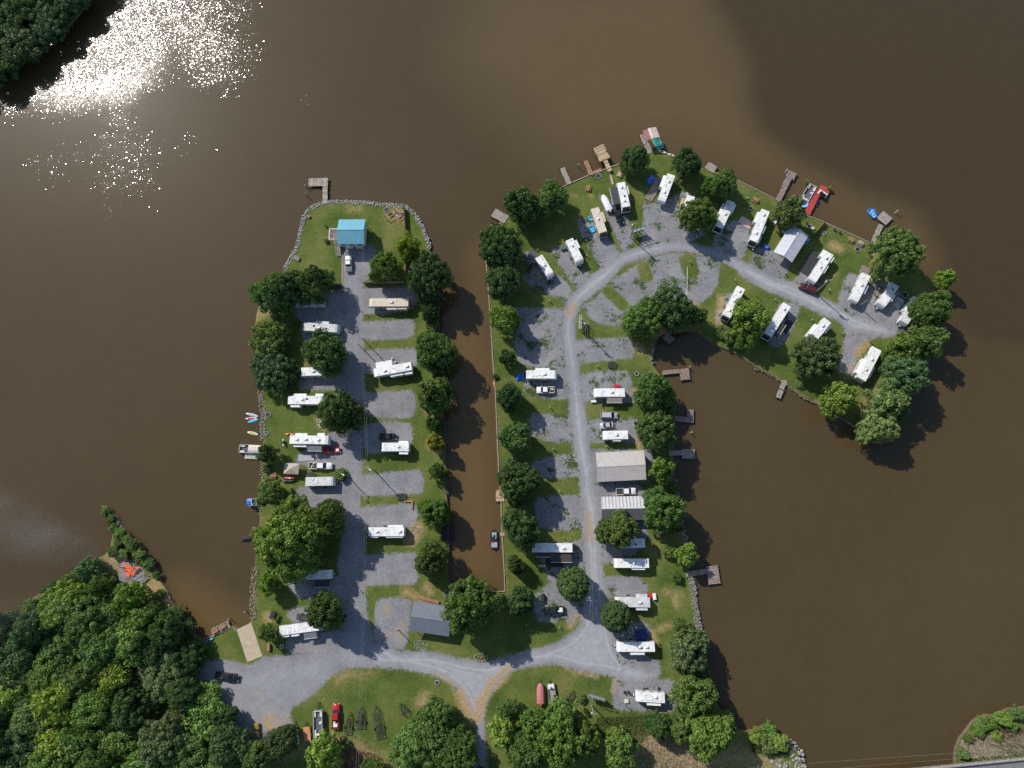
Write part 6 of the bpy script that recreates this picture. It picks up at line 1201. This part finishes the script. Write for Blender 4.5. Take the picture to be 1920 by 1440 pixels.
for x, y, rz, l, m in ((1513,420,.5,'dark chair left of the fire ring behind the carport',M_BLACKC),(1523,429,3.6,'white chair right of the fire ring behind the carport',M_PLW),(1563,430,2,'green lawn chair by the water on the north-east lawn, left one',M_GREEN),(1573,435,2,'green lawn chair by the water on the north-east lawn, right one',M_GREEN),(1401,372,1,'grey lounge chair behind the motor coach left of the carport',M_GREYW),(1171,1297,1.5,'black chair on the gravel left of the southernmost trailer, left one',M_BLACKC),(1178,1297,1.5,'black chair on the gravel left of the southernmost trailer, right one',M_BLACKC),(588,856,.3,'dark chair on the shaded concrete by the white pickup, left one',M_BLACKC),(597,856,2.7,'pale chair on the shaded concrete by the white pickup, right one',M_GREYW),(612,425,.4,'dark chair on the ground beside the raised deck\'s north post',M_BLACKC),(1284,610,1,'pale chair under the tree at the head of the bay',M_TANC),(1207,1292,1.4,'dark chair behind the southernmost small trailer, left one',M_BLACKC),(1235,1294,1.4,'dark chair behind the southernmost small trailer, right one',M_BLACKC),(1002,546,.3,'black swing chair on the grass by the channel corner',M_BLACKC)): chair(x, y, rz, l, m)
tarp(975,707,2.6,2.2,.8,M_BLUEP,'blue tarp heap at the west end of the white trailer on the channel side',.3,2); tarp(1221,337,3.0,2.2,.8,M_BLUEP,'blue tarp heap beside the grey wooden deck',.8,3); tarp(1437,464,2.2,1.6,.9,M_BLUEP,'bright blue tarp at the nose of the motor coach left of the carport',-.5,4); tarp(1296,1197,2.6,2.6,.9,M_BLUEP,'bright blue tarp showing through the tree on the east shore',.6,5); tarp(1684,567,3.2,2.6,.5,M_GREYW,'grey-blue ground tarp between the last two trailers',.9,6); tarp(1455,417,1.8,1.4,.7,M_WHITEC,'white and navy covered table behind the carport',.3,7); tarp(1290,365,1.2,1.6,.5,M_GREYW,'grey tarp by the small trailer under the olive tree',.9,8); tarp(1516,642,1.6,1.6,.4,M_WHITEC,'pale tarp beside the right inner-row fifth-wheel',.4,9)
M_RUGP = mat('pink_rug', (.46, .33, .32), .9, .35, 1.6); rug(1398,417,4.2,2.6,-.6,M_RUGP,'pink patterned patio mat left of the motor coach'); rug(1475,612,4.0,2.0,1.0,M_BLACKC,'black patio mat beside the middle inner-row coach'); rug(574,858,5.0,2.0,.05,M_GREYW,'grey patio mat under the fifth-wheel\'s awning'); rug(1040,1055,5.0,2.2,0,M_BLACKC,'black patio mat beside the long motor coach with awnings'); rug(1650,548,3.0,2.2,.9,M_WOODG,'brown patio mat left of the middle trailer at the loop\'s end')
for x, y, l in ((1120,423,'black grill beside the tan-roofed motor coach'),(739,676,'black grill behind the slanting white fifth-wheel'),(533,830,'black smoker grill behind the long white fifth-wheel'),(1235,1290,'small grill behind the southernmost trailer'),(1466,465,'black grill beside the silver-roofed carport'),(1190,793,'dark grill on the bay side of the silver minivan')): grill(x, y, l)
box_(1056,466,(1.7,1.2,.8),.2,M_GREEN,'storage_box','green storage box behind the second north-row trailer','box'); box_(1219,1116,(1.1,1.1,.9),.1,M_REDP,'storage_box','red box behind the wrinkled-roof trailer','box'); box_(1226,1118,(.9,1.7,1.0),.1,M_PLW,'storage_cabinet','white cabinet beside the red box behind the wrinkled-roof trailer','cabinet'); box_(1113,753,(1.5,.7,.7),.05,M_PLW,'storage_box','white box at the front of the taupe-awning trailer','box'); box_(1174,1314,(1.1,.9,.6),.1,M_CREAM,'storage_box','cream box at the hitch of the southernmost trailer','box'); box_(598,907,(.9,.7,.8),0,M_LBLUE,'cooler','pale blue cooler beside the small trailer by the lamp pole','cooler'); box_(1017,1061,(2.0,.7,.7),0,M_RUGP,'cooler','pinkish cooler by the long motor coach with awnings','cooler'); box_(505,1213,(.8,1.8,.9),.05,M_WOODB,'storage_box','brown wooden box near the small olive tree by the ramp','box'); box_(1471,433,(1.8,1.2,.9),.9,M_PLW,'freezer','white freezer behind the silver-roofed carport','freezer'); box_(557,485,(1.3,2.0,.5),1.1,M_WOODG,'park_bench','dark bench slab at the rocks below the point','bench'); box_(580,407,(.8,.8,.6),0,M_WOODB,'stump','brown stump on the point\'s lawn beside the rocks','stump'); box_(1018,1121,(.8,2.4,1.0),.05,M_PLB,'utility_cart','black cart at the thin dark tree by the channel head','cart')
# black racks and benches
def steel_bench(x, y, L, wd, rz, label):
    l, _ = put(x, y); o = thing('utility_trailer', label, 'utility trailer', l, rz, 'small black trailers'); part('frame', MB().bar((-L/2, -wd/2, .55), (L/2, -wd/2, .55), .1).bar((-L/2, wd/2, .55), (L/2, wd/2, .55), .1).bar((-L/2, -wd/2, .95), (L/2, -wd/2, .95), .08).bar((-L/2, wd/2, .95), (L/2, wd/2, .95), .08).bar((-L/2, -wd/2, .95), (-L/2, wd/2, .95), .08).bar((L/2, -wd/2, .55), (L/2, wd/2, .55), .1).bar((-L/2, -wd/2, .55), (-L/2, wd/2, .55), .1), M_DARK, o)
    sl = MB().box((0, 0, .56), (.2, wd, .04)).mesh('slat')
    for i in range(int(L/.3)): link('slat', sl, M_DARK, o, (-L/2+.15+i*.3, 0, 0))
    part('drawbar', MB().bar((L/2, 0, .5), (L/2+.8, 0, .45), .1), M_DARK, o); wheels(o, [(0, s*(wd/2+.14)) for s in (-1, 1)], .28, .16)
steel_bench(753,931,2.4,1.5,0,'black slatted utility trailer on the dry grass strip, lakeside road'); steel_bench(1147,685,2.4,1.6,0,'black utility trailer on the gravel by the small grass rectangle'); steel_bench(567,1156,2.6,1.5,0,'black utility trailer north of the plain white-roofed trailer'); steel_bench(584,890,2.2,.9,0,'dark slatted rack behind the small pale trailer'); steel_bench(1436,634,2.0,1.3,.4,'dark rack beside the right inner-row fifth-wheel')
l, _ = put(770,943); o = thing('garden_bench', 'L-shaped timber bench at the bay-side end of an empty pad', 'bench', l); part('seat', MB().box((-.6, .5, .45), (2.6, .5, .08)).box((.5, -.75, .45), (.5, 2.0, .08)), M_WOODB, o); part('leg', MB().box((-1.7, .5, .2), (.1, .45, .4)).box((.5, .5, .2), (.1, .45, .4)).box((.5, -1.6, .2), (.45, .1, .4)), M_WOODB, o)
l, _ = put(733,404); o = thing('swing_frame', 'timber A-frame swing on the bare earth of the point', 'swing', l, .6)
part('beam', MB().bar((-1.9, 0, 2.1), (1.9, 0, 2.1), .14), M_WOODB, o)
for sx in (-1, 1):
    for sy in (-1, 1): part('leg', MB().bar((sx*1.9, sy*.95, 0), (sx*1.8, 0, 2.15), .13), M_WOODB, o)
part('seat', MB().box((0, 0, .55), (1.5, .5, .07)).box((0, .28, .85), (1.5, .07, .5)).bar((-.7, 0, .55), (-.7, 0, 2.1), .03).bar((.7, 0, .55), (.7, 0, 2.1), .03), M_WOOD, o)
l, _ = put(735,404); o = thing('timber_deck_seat', 'low timber frame beside the swing on the point', 'timber frame', (l[0]+2.2, l[1]-.2, .02), -.9); part('frame', MB().bar((-1.6, -1, .3), (1.6, -1, .3), .16).bar((-1.6, 1, .3), (1.6, 1, .3), .16).bar((-1.6, -1, .3), (-1.6, 1, .3), .16).bar((1.6, -1, .3), (1.6, 1, .3), .16), M_WOODB, o); part('platform', MB().box((0, 0, .3), (1.6, 1.2, .1)), M_WOOD, o)
# motorbike, white pipe, pilings at the ramp, pool toys, red cart
l, _ = put(1236,1213); o = thing('motorcycle', 'motorbike parked behind the trailer with the blue-red tent', 'motorcycle', l, 1.4); wheels(o, [(-.7, 0), (.7, 0)], .32, .14); part('frame', MB().bar((-.7, 0, .4), (.3, 0, .7), .14).bar((.3, 0, .9), (.7, 0, .35), .08), M_DARK, o); part('tank', MB().box((.1, 0, .8), (.5, .3, .3), taper=.7), M_REDP, o, .06); part('seat', MB().box((-.4, 0, .78), (.6, .28, .12)), M_BLACKC, o, .04); part('handlebar', MB().bar((.35, -.38, 1.05), (.35, .38, 1.05), .05), M_STEEL, o)
a_, b_ = W(1289,500,.08), W(1288,561,.08); o = thing('white_pipe', 'long thin white pipe lying on the gravel inside the loop', 'pipe', ((a_+b_)/2).to_tuple()); c = (a_+b_)/2; part('pipe', MB().tube([a_-c, b_-c], .07, 6), M_PLW, o); part('coupling', MB().tube([(a_-c)*.05, (b_-c)*.05], .1, 6), M_PLW, o)
for x, y, l_ in ((433,1160,'leaning timber piling at the corner of the fishing deck'), (463,1147,'leaning timber piling in the water above the boat ramp'), (1084,314,'lone timber piling off the narrow plank dock'), (575,352,'half-sunk timber piling left of the L-shaped dock, upper'), (576,368,'half-sunk timber piling left of the L-shaped dock, lower')):
    p = W(x, y, WZ); o = thing('mooring_piling', l_, 'piling', p.to_tuple(), 0, 'mooring pilings'); part('shaft', MB().cyl((0, 0, -1.5), (.1, .05, 1.9), .16, .14, 8), M_WOODG, o); part('cap', MB().cyl((.1, .05, 1.9), (.1, .05, 2.05), .17, .05, 8), M_PLW, o)
for x, y, R, l_ in ((1108.5,410,.75,'turquoise inflatable ring beside the tan-roofed motor coach, upper'), (1110,430,1.1,'turquoise paddling pool beside the tan-roofed motor coach, lower')):
    l, _ = put(x, y); o = thing('paddling_pool', l_, 'pool toy', l, 0, 'pool toys'); part('ring', MB().torus((0, 0, .2), R, .2, 20, 6), M_TURQ, o, 0, True); part('bottom', MB().cyl((0, 0, .03), (0, 0, .06), R, n=20), M_LBLUE, o)
l, _ = put(1156,724.5); o = thing('garden_cart', 'red garden cart on the north side of the taupe-awning trailer', 'cart', l); part('tub', MB().box((0, 0, .5), (1.6, .8, .35), taper=1.15), M_REDP, o, .04); part('handle', MB().bar((.8, 0, .4), (1.6, 0, .8), .06), M_DARK, o); wheels(o, [(-.5, -.45), (-.5, .45), (.5, -.45), (.5, .45)], .2, .12)
l, _ = put(515,1152); o = thing('porch_swing', 'black metal porch swing on the lawn above the plain white-roofed trailer', 'swing', l, 1.2); part('frame', MB().bar((-1, -.7, 0), (-1, 0, 1.9), .07).bar((-1, .7, 0), (-1, 0, 1.9), .07).bar((1, -.7, 0), (1, 0, 1.9), .07).bar((1, .7, 0), (1, 0, 1.9), .07).bar((-1, 0, 1.9), (1, 0, 1.9), .07), M_DARK, o); part('seat', MB().box((0, 0, .5), (1.6, .6, .1)).box((0, .32, .8), (1.6, .08, .6)), M_BLACKC, o); part('canopy', MB().box((0, 0, 1.97), (2.1, 1.1, .06)), M_BLACKC, o)
l, _ = put(529,1212); o = thing('metal_fire_bowl', 'pale round metal bowl on the grass below the plain white-roofed trailer', 'fire bowl', l); part('rim', MB().torus((0, 0, .35), .5, .08, 18, 6), M_PLW, o); part('bowl', MB().cyl((0, 0, .05), (0, 0, .3), .3, .48, 14), M_DARK, o)
# kayak rack by the canopy
l, _ = put(541,900); o = thing('kayak_rack', 'timber rack holding the red and green kayaks', 'rack', l); part('post', MB().bar((-1.2, -.5, 0), (-1.2, -.5, .95), .09).bar((-1.2, .5, 0), (-1.2, .5, .95), .09).bar((1.2, -.5, 0), (1.2, -.5, .95), .09).bar((1.2, .5, 0), (1.2, .5, .95), .09), M_WOODD, o); part('rail', MB().bar((-1.2, -.6, .45), (-1.2, .6, .45), .09).bar((1.2, -.6, .45), (1.2, .6, .45), .09).bar((-1.2, -.6, .85), (-1.2, .6, .85), .09).bar((1.2, -.6, .85), (1.2, .6, .85), .09), M_WOODD, o)
# ------------------------------------------------------------------ brush fire on the spit
M_ASH = mat('ash', (.20, .20, .22), .95, .4, 1.6); M_CHARW = mat('charred_wood', (.03, .028, .028), .9, .3, 3); M_DRIFT = mat('bleached_wood', (.38, .36, .37), .9, .25, 1.4)
fm = bpy.data.materials.new('flame'); n, b = nodes(fm); P_ = N(n, 'ShaderNodeNewGeometry').outputs['Position']
fc = ramp(n, noise(n, P_, 2.2, 3), [(.3, (.75, .05, .005)), (.5, (1.0, .15, .012)), (.7, (1.0, .34, .06))]); n.links.new(fc, b.inputs['Emission Color']); b.inputs['Emission Strength'].default_value = 1.05; b.inputs['Base Color'].default_value = (.25, .04, .01, 1)
p0 = W(246,1069); fire = thing('brush_fire', 'burning brush pile with orange flames on the spit at the wood\'s edge', 'fire', (p0.x, p0.y, 0))
rf = random.Random(3)
def blob(w_, d_, h, n=12, seed=1):
    r = random.Random(seed); vs = []; fs = []
    for j in range(n):
        for i in range(n):
            u, v = i/(n-1)*2-1, j/(n-1)*2-1; e = min(1, math.hypot(u, v)); vs.append((u*w_/2, v*d_/2, h*(1-e*e)*(.6+.7*r.random())+.02))
    for j in range(n-1):
        for i in range(n-1): fs.append((j*n+i, j*n+i+1, (j+1)*n+i+1, (j+1)*n+i))
    return MB().add(vs, fs)
part('ash_bed', blob(7.0, 6.4, .5, 14, 2), M_ASH, fire)
for k in range(64):
    u = rf.random(); q = rf.choice(((-2.2, 1.3, 2.6, .1), (-2.2, 1.3, 2.6, .1), (-1.2, -1.1, 1.0, -.9)))
    x = q[0]+(q[2]-q[0])*u+rf.gauss(0, .4); y = q[1]+(q[3]-q[1])*u+rf.gauss(0, .45); h = rf.uniform(.4, 1.5); r_ = rf.uniform(.06, .17); lx, ly = rf.uniform(-.9, .3), rf.uniform(-.3, .8)
    part('flame', MB().tube([(x, y, .1), (x+lx*.2, y+ly*.2, h*.35), (x+lx*.6, y+ly*.6, h*.75), (x+lx, y+ly, h*1.15)], [r_*.7, r_, r_*.55, .02], 6), fm, fire, 0, True)
for k in range(16):
    a = rf.uniform(0, 3.1); x, y = rf.uniform(-2.6, 2.6), rf.uniform(-1.8, 2.2); L = rf.uniform(1.2, 3); part('burnt_log', MB().cyl((x-math.cos(a)*L/2, y-math.sin(a)*L/2, .35), (x+math.cos(a)*L/2, y+math.sin(a)*L/2, rf.uniform(.3, .7)), .12, .08, 7), M_CHARW, fire)
p1 = W(266,1083); pile = thing('driftwood_pile', 'stack of bleached grey timber just right of the brush fire', 'wood pile', (p1.x, p1.y, 0), math.radians(38))
for k in range(26):
    x, y = rf.uniform(-.6, .6), rf.uniform(-1.6, 1.6); L = rf.uniform(1.8, 3.8); part('log', MB().cyl((x-L/2, y, rf.uniform(.1, .7)), (x+L/2, y+rf.uniform(-.4, .4), rf.uniform(.1, .8)), rf.uniform(.08, .16), .07, 6), M_DRIFT, pile)
for x, y, l_ in ((223,1014,'bleached timber heap on the narrow neck of the spit'), (221,983,'grey dead branches near the tip of the spit')):
    p = W(x, y); o = thing('driftwood_pile', l_, 'wood pile', (p.x, p.y, 0), rf.random())
    for k in range(9): a = rf.uniform(0, 3); L = rf.uniform(1, 2.2); part('branch', MB().cyl((-math.cos(a)*L/2, -math.sin(a)*L/2, .1), (math.cos(a)*L/2+rf.uniform(-.6, .6), math.sin(a)*L/2, .5), .08, .04, 6), M_DRIFT, o)
# smoke drifting west
def smoke(name, label, a, b, r0, r1, dens, col=(.80, .84, .9)):
    """a plume from a to b (image place and height), widening from r0 to r1; its own x axis runs down the plume"""
    A, B = W(*a), W(*b); d = B-A; L = d.length; q = d.to_track_quat('X', 'Z'); rgs = []
    for i in range(13):
        t = i/12; R = r0+(r1-r0)*t**.8; rgs.append([(L*t, math.cos(k*PI/8)*R, math.sin(k*PI/8)*R*.45) for k in range(16)])
    m = bpy.data.materials.new(name); m.use_nodes = True; t = m.node_tree; t.nodes.clear(); out = t.nodes.new('ShaderNodeOutputMaterial'); v = t.nodes.new('ShaderNodeVolumePrincipled'); t.links.new(v.outputs[0], out.inputs['Volume'])
    v.inputs['Color'].default_value = (*col, 1); v.inputs['Anisotropy'].default_value = .2
    O = N(t, 'ShaderNodeTexCoord').outputs['Object']; sx = N(t, 'ShaderNodeSeparateXYZ'); t.links.new(O, sx.inputs[0]); X, Y, Z = sx.outputs[0], sx.outputs[1], sx.outputs[2]
    R = math_(t, 'MULTIPLY_ADD', math_(t, 'POWER', math_(t, 'DIVIDE', X, L, clamp=True), .8), r1-r0, r0)
    e = math_(t, 'ADD', math_(t, 'POWER', math_(t, 'ABSOLUTE', math_(t, 'DIVIDE', Y, R)), 2.0), math_(t, 'POWER', math_(t, 'ABSOLUTE', math_(t, 'DIVIDE', Z, math_(t, 'MULTIPLY', R, .45))), 2.0))
    prof = math_(t, 'POWER', math_(t, 'SUBTRACT', 1.0, e, clamp=True), 1.3)
    end = math_(t, 'SUBTRACT', 1.0, math_(t, 'POWER', math_(t, 'DIVIDE', X, L, clamp=True), 3.0), clamp=True)
    k = ramp(t, noise(t, O, .06, 4, .6, .8), [(.34, (0.05,)*3), (.66, (1, 1, 1))]); thin = math_(t, 'DIVIDE', dens*r0*3, math_(t, 'ADD', R, r0*2))
    t.links.new(math_(t, 'MULTIPLY', math_(t, 'MULTIPLY', math_(t, 'MULTIPLY', k, prof), end), thin), v.inputs['Density'])
    o = link(name, MB().loft(rgs).mesh(name), m, None, A); o.rotation_euler = q.to_euler(); stuff(o, label, 'smoke'); return o
smoke('smoke', 'thin bluish smoke from the brush fire drifting west over the lake', (240,1066,4.0), (-230,905,14), 2.5, 19, .05)
smoke('smoke', 'low smoke veiling the left edge of the wood', (130,1135,15), (-120,1185,18), 4, 11, .022)
# ------------------------------------------------------------------ highway bridge and dry thicket in the lower right corner
ZB = 2.6
q = [W(x, y, ZB) for x, y in pts("1500,1462 1600,1452 1700,1443 1800,1433 1920,1421 2150,1398 2160,1620 1500,1640")]; c = q[2].copy(); c.z = 0
o = thing('highway_bridge', 'highway bridge deck with guard rail crossing the bottom right corner', 'bridge', c.to_tuple()); part('deck', MB().slab([(p.x-c.x, p.y-c.y) for p in q], ZB-.9, ZB), mat('asphalt_grey', (.17, .165, .165), .9, .12, .5), o)
e = [p-c for p in q[:6]]; kb = MB(); gr_ = MB()
for u, v in zip(e[:-1], e[1:]):
    u = Vector((u.x, u.y, 0)); v = Vector((v.x, v.y, 0)); nn = Vector(((v-u).y, -(v-u).x, 0)).normalized()*.25
    kb.bar(u+nn+Vector((0, 0, ZB+.1)), v+nn+Vector((0, 0, ZB+.1)), .35, .2)
    for hz in (.55, .75): gr_.bar(u+nn+Vector((0, 0, ZB+hz)), v+nn+Vector((0, 0, ZB+hz)), .12, .14)
    k = int((v-u).length/2.0)
    for i in range(k): w0 = u+(v-u)*(i/k)-nn*.2; part('guard_rail_post', MB().box(w0+Vector((0, 0, ZB+.35)), (.2, .3, .9)), M_STONEW, o)
part('kerb', kb, M_CONC, o); part('guard_rail', gr_, M_STEEL, o)
for x in (1650, 1850, 2050): p = W(x, 1500, 0)-c; part('pier', MB().box((p.x, p.y, .3), (1.2, 6, 3.6)), M_CONC, o)
wire(Vector(W(1400,1440,7)), Vector(W(1900,1405,7)), 'cable strung along the highway bridge over the water, outer', .3); wire(Vector(W(1400,1456,6)), Vector(W(1900,1414,6)), 'cable strung along the highway bridge over the water, inner', .3)
def blades(ps, n, h, m, label, name='dry_grass', cat='grass'):
    P = WN(pts(ps)); lo, hi = P.min(0), P.max(0); X = RNG.uniform(lo, hi, (n*3, 2)); s, _ = sdf(X, P); X = X[s > 0][:n]; k = len(X); th = RNG.uniform(0, 6.28, k); L = RNG.uniform(.5, 1, k)*h; ln = RNG.normal(0, .45, (k, 2))*L[:, None]
    d = np.stack([np.cos(th), np.sin(th)], 1)*.06; z0 = np.zeros((k, 1)); a_ = np.hstack([X-d, z0]); b_ = np.hstack([X+d, z0]); t_ = np.hstack([X+ln, L[:, None]])
    V = np.stack([a_, b_, t_], 1).reshape(-1, 3); return stuff(link(name, np_mesh(name, V, np.arange(3*k).reshape(k, 3)), m), label, cat)
M_DRY = mat('dry_stalks', (.44, .37, .27), .9, .3, 1); M_RBR = mat('reddish_brush', (.17, .085, .06), .9, .3, 1); M_TALL = mat('tall_green_grass', (.10, .14, .03), .9, .3, 1)
blades("1800,1390 1815,1372 1850,1378 1920,1372 1960,1370 1960,1405 1870,1415 1800,1418", 6000, 1.6, M_DRY, 'pale dry grass on the bank beside the highway bridge'); blades("1860,1372 1880,1362 1915,1365 1915,1385 1880,1388", 1500, 1.4, M_RBR, 'reddish dead brush in the thicket by the highway bridge'); blades("1860,1395 1930,1385 1960,1400 1880,1415", 2500, 1.2, M_TALL, 'tall green grass along the highway bridge\'s guard rail')
blades("1195,1385 1240,1375 1330,1415 1340,1450 1200,1450", 4000, 1.0, M_DRY, 'dry brown grass in the gap below the south-east trees'); blades("605,1395 655,1400 715,1418 720,1450 640,1450", 2200, 1.0, M_RBR, 'reddish dead brush below the mown lawn'); blades("1120,1345 1210,1340 1225,1365 1200,1395 1140,1390 1115,1370", 5000, .9, M_TALL, 'rough tall grass in the clearing below the southernmost trailer')
blades("1405,1375 1440,1370 1480,1395 1475,1420 1410,1410", 3000, 1.1, M_TALL, 'tall green weeds among the shrubs of the south-east rocky bank'); blades("195,960 222,985 262,1030 285,1065 262,1062 225,1035 212,1000", 3500, 1.2, M_TALL, 'rough green weeds covering the narrow spit')
